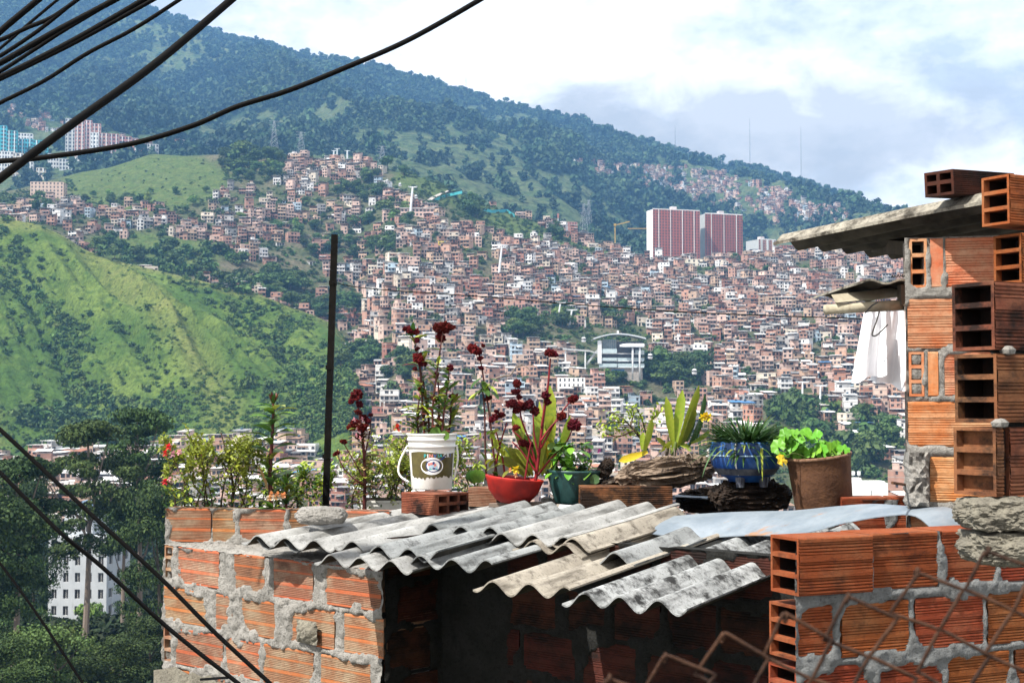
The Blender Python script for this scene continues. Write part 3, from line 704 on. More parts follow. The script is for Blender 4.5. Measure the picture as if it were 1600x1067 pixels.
def house_stuff(v, loc, rz, wc, rc, sc=1.0, acc=None, lite=False):
    c, s = math.cos(rz) * sc, math.sin(rz) * sc; j = random.uniform(.8, 1.2)
    wcol = np.array(PAL[wc][0]) * j; rcol = np.array(ROOF[rc]) * random.uniform(.75, 1.2)
    groups = [(v['walls'], wcol), (v['roof'], rcol), (v['lean'], rcol * .7)]
    if not lite: groups += [(v['slabs'], (0.38, 0.34, 0.30)), ([p for p, _ in v['panes']], (0.035, 0.033, 0.035))]
    for quads, col in groups:
        if not quads: continue
        a = np.array(quads, np.float32).reshape(-1, 3)
        x = a[:, 0] * c - a[:, 1] * s + loc[0]; y = a[:, 0] * s + a[:, 1] * c + loc[1]; z = a[:, 2] * sc + loc[2]
        (SV if acc is None else acc).append(np.stack([x, y, z], 1)); (SC_ if acc is None else acc2).append(np.tile(col, (len(quads), 1)))
acc2 = []

def in_poly(px, py, poly):
    r = False; j = len(poly) - 1
    for i in range(len(poly)):
        (xi, yi), (xj, yj) = poly[i], poly[j]
        if (yi > py) != (yj > py) and px < (xj - xi) * (py - yi) / (yj - yi) + xi: r = not r
        j = i
    return r
GREEN = [[(600, 250), (690, 280), (780, 325), (870, 365), (960, 400), (900, 392), (855, 378), (770, 360), (690, 345), (670, 320), (640, 312), (590, 285)],
         [(1205, 620), (1250, 605), (1290, 660), (1330, 700), (1420, 735), (1420, 800), (1180, 800)],
         [(905, 512), (1010, 505), (1020, 560), (1115, 570), (1110, 612), (1000, 610), (925, 598), (900, 560)],
         [(340, 222), (440, 228), (440, 282), (345, 290)], [(800, 505), (850, 490), (900, 495), (900, 540), (800, 545)],
         [(100, 240), (345, 240), (345, 300), (300, 322), (120, 312)], [(120, 372), (330, 372), (420, 430), (330, 440), (160, 408)]]
def density(px, py):
    for g in GREEN:
        if in_poly(px, py, g): return 0
    if px < 100: return 0.55 if 318 < py < 350 or (650 < py) else 0
    if px < 330 and py < 330: return 0.35 if py > 318 else 0
    if py < 470 and px < 560:
        n = float(fbm(px / 42., py / 26., 0, 55))
        return np.clip((n - 0.34) * 6, 0, 0.9) * np.clip((px - 60) / 260, .35, 1)
    n = float(fbm(px / 36., py / 22., 0, 66, 3))
    return 0.97 if n < 0.60 else 0.35
TP = np.array(TREEPOS) if TREEPOS else np.zeros((0, 3))
houses = []
Y = 458.0
while Y < 1180:
    X = -0.37 * Y + random.uniform(0, 5)
    while X < 0.33 * Y:
        v = random.choice(VAR); rz = random.gauss(0, .10) + 0.22 * math.sin(X / 70 + Y / 90) + random.choice([0, 0, 0, .3, -.25])
        yy = Y + random.uniform(-3.2, 3.2) + 7 * math.sin(X / 55. + Y / 130.)
        px = 800 + F * X / yy
        zb = float(hB(np.array(px), np.array(yy))); zc = float(hC(np.array(px), np.array(yy)))
        px2, py2 = proj((X, yy, zb))
        ok = zb > zc - 0.5 and yy < float(B_RY(px)) + 2 and random.random() < density(px2, py2 - 4)
        if ok and len(TP) and np.any((TP[:, 0] - X) ** 2 + (TP[:, 1] - (yy + 2)) ** 2 < (TP[:, 2] + 2.5) ** 2): ok = False
        if ok: houses.append((v, Vector((X, yy, zb - 0.2)), rz, random.choice(WT), px2, py2))
        X += v['w'] + random.choice([.0, .1, .1, .3, 1.2]) + (0 if ok else random.uniform(-2, 1))
    Y += 9.6 + max(0, Y - 540) * 0.004
def roofcol(wc): return random.choices(list(ROOF), [8.5, 4, 3, 6, 2, .35])[0]
# the nearest ones in view are single houses
def vis(h): return 262 < h[4] < 1412 and h[5] - h[0]['H'] * F / h[1].y < 768
cand = sorted([h for h in houses if vis(h)], key=lambda h: -h[0]['w'] * (h[0]['H']) / h[1].y ** 2)
single = set(); GH = 'brick houses crowding the hillside'; nsing = 0
for h in cand:
    if nsing >= 285: break
    v, loc, rz, wc, px, py = h; rc = roofcol(wc); col = 'bare brick' if wc == 'brick' else wc
    rw = ('under ' + rc + ' roof') if v['kind'] == 'sheet' else 'with flat top'
    tails = [rw, rw + ' and tank'] if v['tank'] else [rw]
    lb = unique(NUM[v['fl']] + ' ' + col + ' house', px, py - v['H'] * F / loc.y * .5, tails + (['with balcony'] if len(v['slabs']) > 6 * v['fl'] else []))
    if lb is None: continue
    house_real(v, loc, rz, wc, rc, lb, GH); single.add(id(h)); nsing += 1
for h in houses:
    if id(h) not in single: house_stuff(h[0], h[1], h[2], h[3], roofcol(h[3]))
print('houses', len(houses), 'single', nsing, 'trees', len(TREEPOS))
V = np.concatenate(SV); o = obj('hillside_houses', np_mesh('hillside_houses', V, np.arange(len(V)).reshape(-1, 4), M['tinted'], col=np.concatenate(SC_)))
tag(o, 'hundreds of small brick houses packed up the far slope', 'houses', kind='stuff')
# town high on the far mountain, and one left behind the towers
TOWN = [[(870, 252), (945, 256), (1010, 262), (1090, 262), (1190, 290), (1340, 332), (1310, 350), (1200, 352), (1110, 326), (1030, 305), (960, 285), (880, 262)], [(0, 168), (60, 175), (95, 195), (95, 215), (40, 200), (0, 190)], [(150, 218), (330, 226), (345, 236), (150, 236)]]
acc = []; nt_ = 0
for poly, n in zip(TOWN, (1300, 90, 30)):
    x0, x1 = min(p[0] for p in poly), max(p[0] for p in poly); y0, y1 = min(p[1] for p in poly), max(p[1] for p in poly); k = 0
    while k < n:
        a, b = random.uniform(x0, x1), random.uniform(y0, y1)
        if not in_poly(a, b, poly) or float(fbm(a / 22., b / 11., 0, 91)) > 0.60: k += 0.2; continue
        k += 1; p = hit(a, b, A_FOOT, 4000, hA)
        if p is None: continue
        v = random.choice(VAR); house_stuff(v, p, random.gauss(0, .3), random.choice(WT), roofcol(0), random.uniform(.8, 1.15), acc)
V = np.concatenate(acc); o = obj('mountain_town', np_mesh('mountain_town', V, np.arange(len(V)).reshape(-1, 4), M['tinted'], col=np.concatenate(acc2)))
tag(o, 'hazy town of tiny pale houses high on the mountainside', 'houses', kind='stuff')

# ------------------------------------------------------------------ uncounted growth
pts, sc = [], []
n = 0
Xa = RS.uniform(-250, 1520, 80000); Ta = RS.rand(80000) ** 0.8
Ya = A_FOOT + (A_RY(Xa) - A_FOOT) * Ta; Za = hA(Xa, Ya); cl = clearA(Xa, Ya)
PYa = pyof(0, Ya, Za)
keep = (RS.rand(80000) > cl * 0.86) & (RS.rand(80000) < (Ya / 3800) ** 1.0)
keep &= np.array([not any(in_poly(a, b, q_) for q_ in TOWN) or r_ < 0.07 for a, b, r_ in zip(Xa, PYa, RS.rand(80000))])
idx = np.nonzero(keep)[0][:34000]
P3 = np.stack([(Xa[idx] - 800) / F * Ya[idx], Ya[idx], Za[idx] - 2], -1); s3 = RS.uniform(9, 21, len(idx)) * np.where(RS.rand(len(idx)) < .12, 1.5, 1) * (0.45 + 1.1 * fbm(Xa[idx] / 40., Ya[idx] / 160., 0, 12, 3))
# extra trees along the crest
cx_ = RS.uniform(-200, 1500, 1500); cyy = A_RY(cx_) * RS.uniform(.97, 1.0, 1500)
P4 = np.stack([(cx_ - 800) / F * cyy, cyy, hA(cx_, cyy) - 3], -1); s4 = RS.uniform(12, 26, 1500) * (0.6 + 0.8 * vnoise(cx_ / 30., 0, 0, 4))
sp = np.array([list(p) for p, s_ in spare_trees if p.y > 1200]); ss = np.array([s_ for p, s_ in spare_trees if p.y > 1200])
scatter('mountain_forest', np.concatenate([P3, P4, sp]), np.concatenate([s3, s4, ss]), ['far'], 'dense blue-green forest covering the far mountain', 'forest')
# bushes on the green hill
n = 16000; Xa = RS.uniform(-250, 600, n); Ya = RS.uniform(CY0 - 45, CY1 + 6, n); Za = hC(Xa, Ya); t = np.clip((Ya - CY0) / (CY1 - CY0), 0, 1)
s = Xa + 210 * t; gully = 1 - np.abs(((s / 185.0 + 0.12) % 2) - 1)
pr = np.clip((fbm(Xa / 40., Ya / 22., 0, 44) - 0.57) * 6, 0, 1) * 0.8 + np.clip(gully - 0.6, 0, 1) * 2.4 * fbm(Xa / 30., Ya / 20., 0, 46) + np.clip(0.16 - t, 0, 1) * 6 + 0.005
k = (RS.rand(n) < pr * 0.62) & (Za > hB(Xa, Ya) - .5)
P5 = np.stack([(Xa[k] - 800) / F * Ya[k], Ya[k], Za[k] - .2], -1); s5 = RS.uniform(1.4, 4.2, k.sum()) * (0.6 + 0.9 * np.clip(gully[k], 0, 1))
scatter('shrubs', P5, s5, ['bush', 'tuft', 'bush', 'bush'], 'dark and light shrubs dotting the near green hill', 'shrubs')
k = (RS.rand(n) < 0.10) & (Za > hB(Xa, Ya) - .5)
P6 = np.stack([(Xa[k] - 800) / F * Ya[k], Ya[k], Za[k] - .15], -1)
scatter('grass', P6, RS.uniform(.8, 1.9, k.sum()), ['tuft', 'bush', 'tuft'], 'tufts of tall grass over the green hill', 'grass')
# growth between the houses and on bare slopes
n = 15000; Xa = RS.uniform(-200, 1500, n); Ya = 540 + 640 * RS.rand(n); Za = hB(Xa, Ya); Py = pyof(0, Ya, Za)
pr = np.array([0.85 if any(in_poly(a, b, g) for g in GREEN[:5]) else 0.2 if in_poly(a, b, GREEN[5]) or in_poly(a, b, GREEN[6]) else 0.7 if (b < 470 and a < 560) else 0.42 for a, b in zip(Xa, Py)])
k = RS.rand(n) < pr
P7 = np.stack([(Xa[k] - 800) / F * Ya[k], Ya[k], Za[k] - .2], -1)
spn = [(p, s_) for p, s_ in spare_trees if p.y < 1200]
grassy = np.array([in_poly(a, b, GREEN[5]) or in_poly(a, b, GREEN[6]) for a, b in zip(Xa[k], Py[k])])
s7 = RS.uniform(1.6, 4.6, k.sum()) * np.where(grassy, .5, 1)
scatter('undergrowth', np.concatenate([P7] + ([np.array([list(p) for p, _ in spn])] if spn else [])), np.concatenate([s7] + ([np.array([s_ for _, s_ in spn])] if spn else [])), ['bush', 'bushdark', 'bushdark'], 'scrub filling the gaps between hillside houses', 'undergrowth')
# valley floor below the house
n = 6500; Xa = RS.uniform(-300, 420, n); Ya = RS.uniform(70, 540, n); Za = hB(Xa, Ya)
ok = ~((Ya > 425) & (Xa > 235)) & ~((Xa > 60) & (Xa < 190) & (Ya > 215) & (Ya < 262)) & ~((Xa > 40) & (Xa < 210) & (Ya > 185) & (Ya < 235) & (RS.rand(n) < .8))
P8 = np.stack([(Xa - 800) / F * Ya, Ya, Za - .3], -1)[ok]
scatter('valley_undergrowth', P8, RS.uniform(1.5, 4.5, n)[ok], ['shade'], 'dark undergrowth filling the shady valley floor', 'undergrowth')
# ================================================================== BIG BUILDINGS AND CITY FURNITURE
M['red_tower'] = wall_mat('red_tower', (0.33, 0.115, 0.075), (0.38, 0.14, 0.09), (0.25, 0.1, 0.08))
M['white_plaster'] = wall_mat('white_plaster', (0.74, 0.73, 0.70), (0.66, 0.66, 0.64), (0.4, 0.4, 0.38))
M['shaded_paint'] = wall_mat('tree_shaded_paint', (0.38, 0.40, 0.42), (0.32, 0.34, 0.36), (0.2, 0.2, 0.2))  # white paint greyed: shade of the trees put into the colour
M['pale_concrete'] = wall_mat('pale_concrete', (0.46, 0.47, 0.46), (0.40, 0.41, 0.41), (0.3, 0.3, 0.3))
M['pink_wall'] = wall_mat('pink_wall', (0.44, 0.21, 0.17), (0.48, 0.25, 0.2), (0.3, 0.2, 0.18))
M['teal_wall'] = wall_mat('teal_wall', (0.06, 0.36, 0.42), (0.10, 0.42, 0.47), (0.06, 0.25, 0.3))
M['blue_wall'] = wall_mat('blue_wall', (0.14, 0.25, 0.36), (0.2, 0.3, 0.4), (0.1, 0.2, 0.3))
M['yellow_paint'] = simple('yellow_paint', (0.42, 0.27, 0.06), rough=0.5)
M['steel_white'] = simple('steel_white', (0.72, 0.73, 0.73), (0.6, 0.61, 0.62), 0.5, rough=0.5)
M['steel_grey'] = simple('steel_grey', (0.28, 0.29, 0.30), rough=0.5)
M['metal_roof'] = simple('metal_roof', (0.60, 0.63, 0.66), (0.5, 0.53, 0.56), 0.3, rough=0.4)
M['glass_blue'] = simple('glass_blue', (0.10, 0.16, 0.18), (0.16, 0.22, 0.24), 0.4, rough=0.15, spec=0.6)
M['glass_rail'] = simple('glass_rail', (0.36, 0.45, 0.47), (0.44, 0.52, 0.53), 0.5, rough=0.2, spec=0.6)
def block(label, cat, px0, px1, pt, pb, Y, depth, fh, cols, mat, rz=0.0, sidecols=1, single=False, ww=0.5, pil=None, endmat=None, name='apartment_block', group=None, below=0.0, roofhut=False, roofm=None):
    if Y == 0:
        hp = hit((px0 + px1) / 2, pb, 545, 1260, hB); Y = hp.y if hp else 700.0
    s = Y / F; x0 = (px0 - 800) * s; w = (px1 - px0) * s / max(.3, math.cos(rz)); zt = Y * float(elev(pt)); zb = Y * float(elev(pb)) - below
    fl = max(1, round((zt - zb) / fh)); fh = (zt - zb) / fl
    t = thing(name, label, cat, (x0, Y, zb), rz, group)
    quads, mi, panes = [], [], []; rr = random.Random(px0 + pt)
    def side(width, place, n, m):
        st = width / max(1, n); wins = [(st * (i + .5), st * ww if st * ww < 2.4 else 2.2, fh * .28, fh * .84) for i in range(n)]
        class NR:
            random = staticmethod(lambda: 1.0)
        a, b = facade(width, fl, fh, wins, min(.5, fh * .1), False, NR)
        for qd in a: quads.append([place(*p) for p in qd]); mi.append(m)
        for (u0, u1, lo, hi, rec, _) in b: panes.append([place(u0, rec - .03, lo), place(u1, rec - .03, lo), place(u1, rec - .03, hi), place(u0, rec - .03, hi)])
    side(w, lambda x, y, z: (x, y, z), cols, 0)
    side(depth, lambda x, y, z: (w - y, x, z), sidecols, 1 if endmat else 0)
    side(depth, lambda x, y, z: (y, depth - x, z), 0 if endmat else sidecols, 1 if endmat else 0)
    H = fl * fh; quads += [[(w, depth, 0), (0, depth, 0), (0, depth, H), (w, depth, H)], [(0, 0, H), (w, 0, H), (w, depth, H), (0, depth, H)]]; mi += [0, 0]
    obj('wall', qmesh('block_wall', quads, [mat, endmat or mat], mi), t)
    if single:
        for p in panes:
            a, b = Vector(p[0]), Vector(p[1]); e = b - a
            obj('window', window_mesh(e.length, p[2][2] - p[0][2], False), t, (a + b) / 2, (0, 0, math.atan2(e.y, e.x)))
    elif panes: tag(obj('windows', qmesh('block_windows', panes, [M['glass_dark']]), t), kind='stuff')
    if pil:
        for i in range(pil[0]):
            mb = MB(); mb.box((w * (i + .5) / pil[0], -.18, H / 2), (pil[1], .36, H - .2)); mb.build('pilaster', M['white_plaster'], t)
    if roofhut:
        mb = MB(); mb.box((w * .5, depth * .5, H + 2), (5, 5, 4)); mb.build('roof_hut', M['white_plaster'], t)
        mb = MB(); mb.box((w * .5, .16, H + .45), (w - .1, .3, .9)); mb.build('parapet', M['white_plaster'], t)
    if roofm:
        mb = MB(); mb.box((w / 2, depth / 2, H + .25), (w + 1.2, depth + 1.6, .5)); mb.build('roof', roofm, t)
    return t
block('tall red brick tower block with white end wall, left of the pair', 'tower block', 1021, 1098, 327, 440, 1310, 15, 2.62, 16, M['red_tower'], 0.30, 2, ww=.5, pil=(4, .5), endmat=M['white_plaster'], roofhut=True, below=20, name='tower_block')
block('tall red brick tower block with grey end wall, right of the pair', 'tower block', 1103, 1165, 334, 440, 1335, 15, 2.62, 14, M['red_tower'], 0.30, 2, ww=.5, pil=(3, .5), endmat=M['pale_concrete'], roofhut=True, below=20, name='tower_block')  # end wall greyed: its shadow is put into the colour
block('pale grey and pink tower block right of the red pair', 'tower block', 1187, 1217, 374, 440, 1430, 22, 2.7, 8, M['pink_wall'], 0.45, 0, ww=.4, pil=(3, 2.2), endmat=M['pale_concrete'], roofhut=True, below=20, name='tower_block')
block('small red block half hidden behind the tip of the grey roof', 'tower block', 1222, 1252, 383, 440, 1450, 18, 2.7, 7, M['red_tower'], 0.2, 2, ww=.45, below=20, name='tower_block', roofhut=False)
block('pink flats peeping over the grassy ridge below a red mast', 'tower block', 871, 903, 346, 380, 1290, 14, 2.8, 7, M['pink_wall'], 0.3, 2, ww=.4, below=20, name='tower_block')
GL = 'distant tower blocks at the valley head'
for i, (a, b, t_, bs, m, lb) in enumerate([
    (-14, 3, 196, 246, 'teal_wall', 'tallest teal tower at the far left edge'), (4, 20, 204, 250, 'teal_wall', 'teal and white tower second from the left edge'), (22, 44, 208, 240, 'white_plaster', 'pale tower standing behind the teal row'), (24, 45, 217, 250, 'teal_wall', 'left teal block of the low teal row'), (46, 68, 219, 252, 'teal_wall', 'right teal block of the low teal row'),
    (97, 111, 185, 240, 'pale_concrete', 'tall pale grey tower at the left end of the pink cluster'), (112, 126, 190, 246, 'pink_wall', 'tall pink tower beside the pale grey one'), (127, 138, 188, 246, 'pink_wall', 'slim tall pink tower third in the cluster'), (139, 152, 193, 246, 'pink_wall', 'fourth tall pink tower in the cluster'),
    (137, 148, 207, 256, 'white_plaster', 'white slab standing before the pink towers'), (151, 164, 208, 254, 'pink_wall', 'pink tower right of the white slab'), (166, 180, 209, 254, 'pink_wall', 'mid pink tower with pale edge over the wire'), (182, 200, 213, 254, 'pink_wall', 'lower pink tower left of the ridge houses'), (202, 222, 217, 252, 'pink_wall', 'last broad pink tower in the row'), (226, 243, 225, 252, 'pale_concrete', 'short pale block at the right end of the row'),
    (-8, 14, 236, 272, 'white_plaster', 'white block below the teal towers at the edge'), (15, 30, 239, 276, 'cream', 'cream block below the teal towers'), (31, 46, 252, 278, 'white_plaster', 'low white block near the thick wire crossing'), (52, 66, 262, 282, 'cream', 'low cream block beside the wire crossing'),
    (70, 86, 240, 264, 'white_plaster', 'white block between the teal and pink clusters'), (88, 106, 248, 268, 'pale_concrete', 'grey block between the teal and pink clusters'), (108, 128, 245, 268, 'white_plaster', 'white block below the pink cluster')]):
    hp = hit((a + b) / 2, bs, A_FOOT, 3500, hA); Yt = hp.y if hp else 1800
    block(lb, 'tower block', a, b, t_, bs + 14, Yt, 14, 4.6, max(3, (b - a) // 4), M['wall cream'] if m == 'cream' else M[m], 0.25, 2, ww=.62, endmat=M['pale_concrete'] if m == 'pink_wall' else None, pil=(2, 1.0), group=GL, name='tower_block', below=10)
block('pink five-storey apartment block beside a bare earth bank', 'apartment block', 43, 94, 284, 309, 0, 12, 2.6, 9, M['wall pale pink'], 0.08, 2, single=True, ww=.4, below=4)
block('long low pink school with wide pale roof on the ridge', 'school', 625, 677, 326, 340, 0, 10, 2.9, 9, M['wall pale pink'], 0.05, 2, single=True, ww=.55, below=5, name='school_building', roofm=M['roof cement slab'])
block('bright yellow three-storey house on the upper slope', 'house', 684, 697, 377, 393, 0, 7, 2.6, 2, M['wall yellow'], 0.05, 2, single=True, ww=.5, below=4, name='house')
block('narrow four-storey brick tower house below the green hill', 'house', 348, 371, 622, 664, 0, 6, 2.5, 2, M['wall brick'], 0.12, 2, single=True, ww=.4, below=4, name='house', roofm=M['roof grey sheet'])
block('wide two-storey brick house beside the brick tower house', 'house', 372, 402, 638, 664, 0, 7, 2.7, 2, M['wall brick'], 0.0, 2, single=True, ww=.4, below=4, name='house')
block('slim brick turret house standing left of the black pole', 'house', 476, 491, 616, 650, 0, 4, 2.6, 1, M['wall pale pink'], 0.1, 1, single=True, ww=.3, below=4, name='house')
block('large white four-storey building below the cable car station', 'house', 872, 914, 590, 618, 0, 9, 2.5, 6, M['white_plaster'], 0.05, 2, single=True, ww=.4, below=4, name='house')
block('grey-white five-storey block in front of the red towers', 'house', 1032, 1047, 410, 436, 0, 8, 2.5, 3, M['white_plaster'], 0.1, 2, single=True, ww=.4, below=4, name='house')
block('long pale flat building at the foot of the red towers', 'house', 1074, 1120, 405, 417, 0, 9, 3, 6, M['wall cream'], 0.05, 2, single=True, ww=.4, below=6, name='house')
block('big brick block of flats behind the celosia in the bucket', 'house', 553, 585, 520, 543, 0, 9, 2.6, 5, M['wall pale pink'], 0.1, 2, single=True, ww=.35, below=4, name='house')
block('white three-storey house right of the cable car station', 'house', 1084, 1106, 538, 562, 0, 8, 2.4, 3, M['white_plaster'], 0.1, 2, single=True, ww=.4, below=4, name='house')

# white building down in the valley
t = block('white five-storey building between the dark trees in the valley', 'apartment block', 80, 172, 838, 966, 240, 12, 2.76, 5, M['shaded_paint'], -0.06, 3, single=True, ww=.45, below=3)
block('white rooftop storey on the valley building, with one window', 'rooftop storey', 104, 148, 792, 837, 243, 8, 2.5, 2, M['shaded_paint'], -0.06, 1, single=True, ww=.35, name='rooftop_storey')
mb = MB(); p = P(139, 790, 244); mb.box((p.x, p.y + 2, p.z), (2.6, 3, 1.6)); tag(mb.build('rooftop_hut', M['blue_wall']), 'blue-grey hut on top of the white valley building', 'hut')

# cable car station ------------------------------------------------
def station():
    Y = hit(966, 590, 545, 1260, hB).y - 4; s = Y / F; base = P(966, 590, Y)
    t = thing('cable_car_station', 'glass and steel cable car station with curved metal roof', 'station', base)
    def X(px): return (px - 966) * s
    def Z(py): return (590 - py) * s
    def bx(name, m, a, b, c, d, y0, y1):
        mb = MB(); mb.box(((X(a) + X(b)) / 2, (y0 + y1) / 2, (Z(c) + Z(d)) / 2), (X(b) - X(a), y1 - y0, abs(Z(c) - Z(d)))); return mb.build(name, m, t)
    bx('foundation', M['slab'], 940, 1004, 574, 620, 1, 14)
    bx('inner_hall', M['glass_dark'], 942, 1004, 533, 574, 2.4, 13)
    for i, (c, d) in enumerate(((545, 552), (559, 563.5), (568, 573.5))):
        bx('glass_band', M['glass_rail'], 936, 964, c, d, -.4, .0); bx('glass_band', M['glass_rail'], 965, 1007, c + (1.5 if i == 0 else 0), d, .3, .7) if i else bx('glass_band', M['glass_rail'], 993, 1007, c + 2, d + 2, .3, .7)
        bx('floor_slab', M['steel_white'], 937, 1006, d, d + 1, .1, 12)
    for k in range(7): bx('mullion', M['steel_grey'], 942 + k * 3.4, 942.5 + k * 3.4, 531, 545, 1.8, 2.2)
    bx('glass_wall', M['glass_blue'], 942, 964, 530, 545, 2.25, 2.38)
    bx('corner_pier', M['steel_white'], 934, 940, 532, 568, -.9, 1.2)
    mb = MB(); n = 14; rows = []                            # vaulted roof, arch seen end-on at the left, running back to the right
    for k, y in ((0, -2.2), (1, 14)):
        for dz in ((0, .5) if k == 0 else (.5, 0)):
            r = []
            for i in range(n + 1):
                a = i / n; px = 927 + 82 * a; h = 535 - 12.5 * (math.sin(math.pi * min(1, a / .62 * .5 + .12)) if a < .45 else math.cos((a - .45) / .55 * 1.15))
                r.append((X(px), y + (0 if k else .0), Z(h) + dz))
            rows.append(r)
    rows.append(rows[0]); mb.grid(rows); mb.build('curved_roof', M['metal_roof'], t, smooth=False)
    rows = []; mb = MB()
    for x in np.linspace(968, 1006, 8):
        rr = 1.0 if x > 976 else .55 + .45 * (x - 968) / 8
        rows.append([(X(x), -1.4 + 2.2 * rr * math.cos(a), Z(541) + 1.35 * rr * math.sin(a)) for a in np.linspace(-.4, math.pi + .4, 10)])
    mb.grid(rows); mb.build('entry_canopy', M['metal_roof'], t, smooth=True)
    for k, x in enumerate((988, 999)):
        mb = MB(); mb.tube([(X(x), -2.2, -1), (X(x), -2.2, Z(541 - k * 4))], .42, 10); mb.build('column', M['steel_white'], t, smooth=True)
    mb = MB(); mb.box((X(967), 6, Z(519)), (.8, 1, 2)); mb.build('vent', M['steel_white'], t)
    mb = MB(); mb.bar((X(880), 2, Z(545)), (X(922), 3, Z(548)), 2.2, .8); mb.bar((X(922), 3, Z(548)), (X(934), 3, Z(552)), 2.2, .6); mb.build('walkway', M['pale_concrete'], t)
    for x in (884, 915):
        mb = MB(); mb.tube([(X(x), 2.4, -3), (X(x), 2.4, Z(548))], .35, 8); mb.build('walkway_pier', M['steel_white'], t)
    mb = MB()
    for k in range(12): mb.box((X(918 + k * 1.2), 4.5, Z(566 - k * 1.5)), (.4, 2.4, .35))
    mb.bar((X(917), 3.2, Z(569)), (X(934), 3.2, Z(547)), .12, .9); mb.build('stairs', M['pale_concrete'], t)
    bx('mural', M['roof blue plastic'], 956, 976, 577, 584, .8, .95)
station()
def pylon(pb, pt, w, label, Y=None, group=None):
    p = hit(*pb) if Y is None else P(pb[0], pb[1], Y)
    s = p.y / F; e = Vector(((pt[0] - pb[0]) * s, 0, (pb[1] - pt[1]) * s))
    t = thing('cable_pylon', label, 'pylon', p, 0, group)
    mb = MB(); mb.tube([(0, 0, -3), e * .5, e], [w * .62, w * .5, w * .4], 8); mb.build('mast', M['steel_white'], t)
    mb = MB(); mb.bar(e + Vector((-3.0, 0, .2)), e + Vector((3.0, 0, .2)), .5, .6); mb.build('cross_arm', M['steel_white'], t)
    for sx in (-2.8, 2.8):
        mb = MB(); mb.box(e + Vector((sx, 0, .7)), (.5, 3, .5)); mb.build('wheel_rack', M['steel_grey'], t)
pylon((639, 346), (644, 293), 1.5, 'tall white cable car pylon leaning by the pink school')
pylon((778, 440), (784, 388), 1.3, 'white cable car pylon in the middle of the houses')
pylon((871, 503), (876, 474), 1.0, 'left leg pylon of the pair above the station')
pylon((889, 512), (894, 486), 1.0, 'right leg pylon of the pair above the station')
pylon((519, 248), (520, 236), 1.6, 'left stubby pylon on the hilltop')
pylon((525, 248), (525, 233), 1.6, 'middle stubby pylon on the hilltop')
pylon((541, 252), (541, 236), 1.8, 'right stubby pylon on the hilltop')
pylon((1253, 632), (1254, 598), .9, 'left white pylon rising from the wooded slope')
pylon((1280, 646), (1282, 604), .9, 'right white pylon rising from the wooded slope')
def gondola(px, py, Y, label):
    t = thing('cable_car', label, 'cable car', P(px, py, Y), 0.3, 'cable car cabins')
    mb = MB(); mb.lathe([(.0, -1.1), (.8, -1.1), (1.05, -.6), (1.1, 0), (1.0, .8), (.6, 1.15), (0, 1.2)], 10); mb.build('cabin', M['steel_white'], t, smooth=True)
    mb = MB(); mb.lathe([(1.12, -.1), (1.13, .2), (1.07, .6)], 10); mb.build('window_band', M['glass_dark'], t)
    mb = MB(); mb.tube([(0, 0, 1.1), (.3, 0, 2.0), (0, 0, 3.0)], .07, 5); mb.box((0, 0, 3.05), (.2, .8, .2)); mb.build('hanger', M['steel_grey'], t)
for g in ((1016, 557, 620, 'white cable car cabin beside the station'), (1085, 581, 580, 'white cable car cabin against the dark trees'), (605, 284, 990, 'white cable car cabin left over the hilltop scrub'), (625, 289, 980, 'white cable car cabin second over the hilltop scrub'), (650, 308, 940, 'white cable car cabin right of the leaning pylon'), (912, 531, 640, 'white cable car cabin left of the station')): gondola(*g)
def lattice(px, pb, pt, Y, w, label, mat, name='transmission_tower', cat='lattice tower', group=None, arms=True):
    p = P(px, pb, Y); H = (pb - pt) * Y / F; t = thing(name, label, cat, p, 0.4, group); mb = MB(); r = max(.16, Y / F * .12)
    for sx in (-1, 1):
        for sy in (-1, 1): mb.tube([(sx * w, sy * w, 0), (sx * w * .15, sy * w * .15, H)], r, 4)
    for k in range(7):
        z0, z1 = H * k / 7, H * (k + 1) / 7; a, b = w * (1 - .85 * k / 7), w * (1 - .85 * (k + 1) / 7)
        for (x0, y0, x1, y1) in ((-a, -a, b, -b), (a, -a, -b, -b), (-a, a, b, b), (a, a, -b, b)): mb.tube([(x0, y0, z0), (x1, y1, z1)], r * .7, 3, cap=False)
    mb.build('frame', mat, t)
    if arms:
        for f in (.72, .86, .98):
            m2 = MB(); m2.tube([(-w * 1.3, 0, H * f), (w * 1.3, 0, H * f)], r, 4); m2.build('cross_arm', mat, t)
GT = 'transmission towers below the mountain'
lattice(428, 240, 188, 1420, 4, 'grey lattice tower behind the dark woodland knoll', M['steel_grey'], group=GT)
lattice(470, 240, 206, 1500, 4, 'thin grey lattice tower right of the woodland knoll', M['steel_grey'], group=GT)
lattice(842, 250, 205, 2200, 5, 'faint lattice tower high on the mountainside', M['steel_grey'], group=GT)
lattice(912, 370, 318, 1500, 4, 'left lattice tower above the grassy ridge', M['steel_grey'], group=GT)
lattice(920, 372, 312, 1560, 4, 'right lattice tower above the grassy ridge', M['steel_grey'], group=GT)
lattice(597, 262, 228, 1400, 4, 'small lattice tower above the hilltop houses', M['steel_grey'], group=GT)
GM = 'thin masts along the mountain skyline'
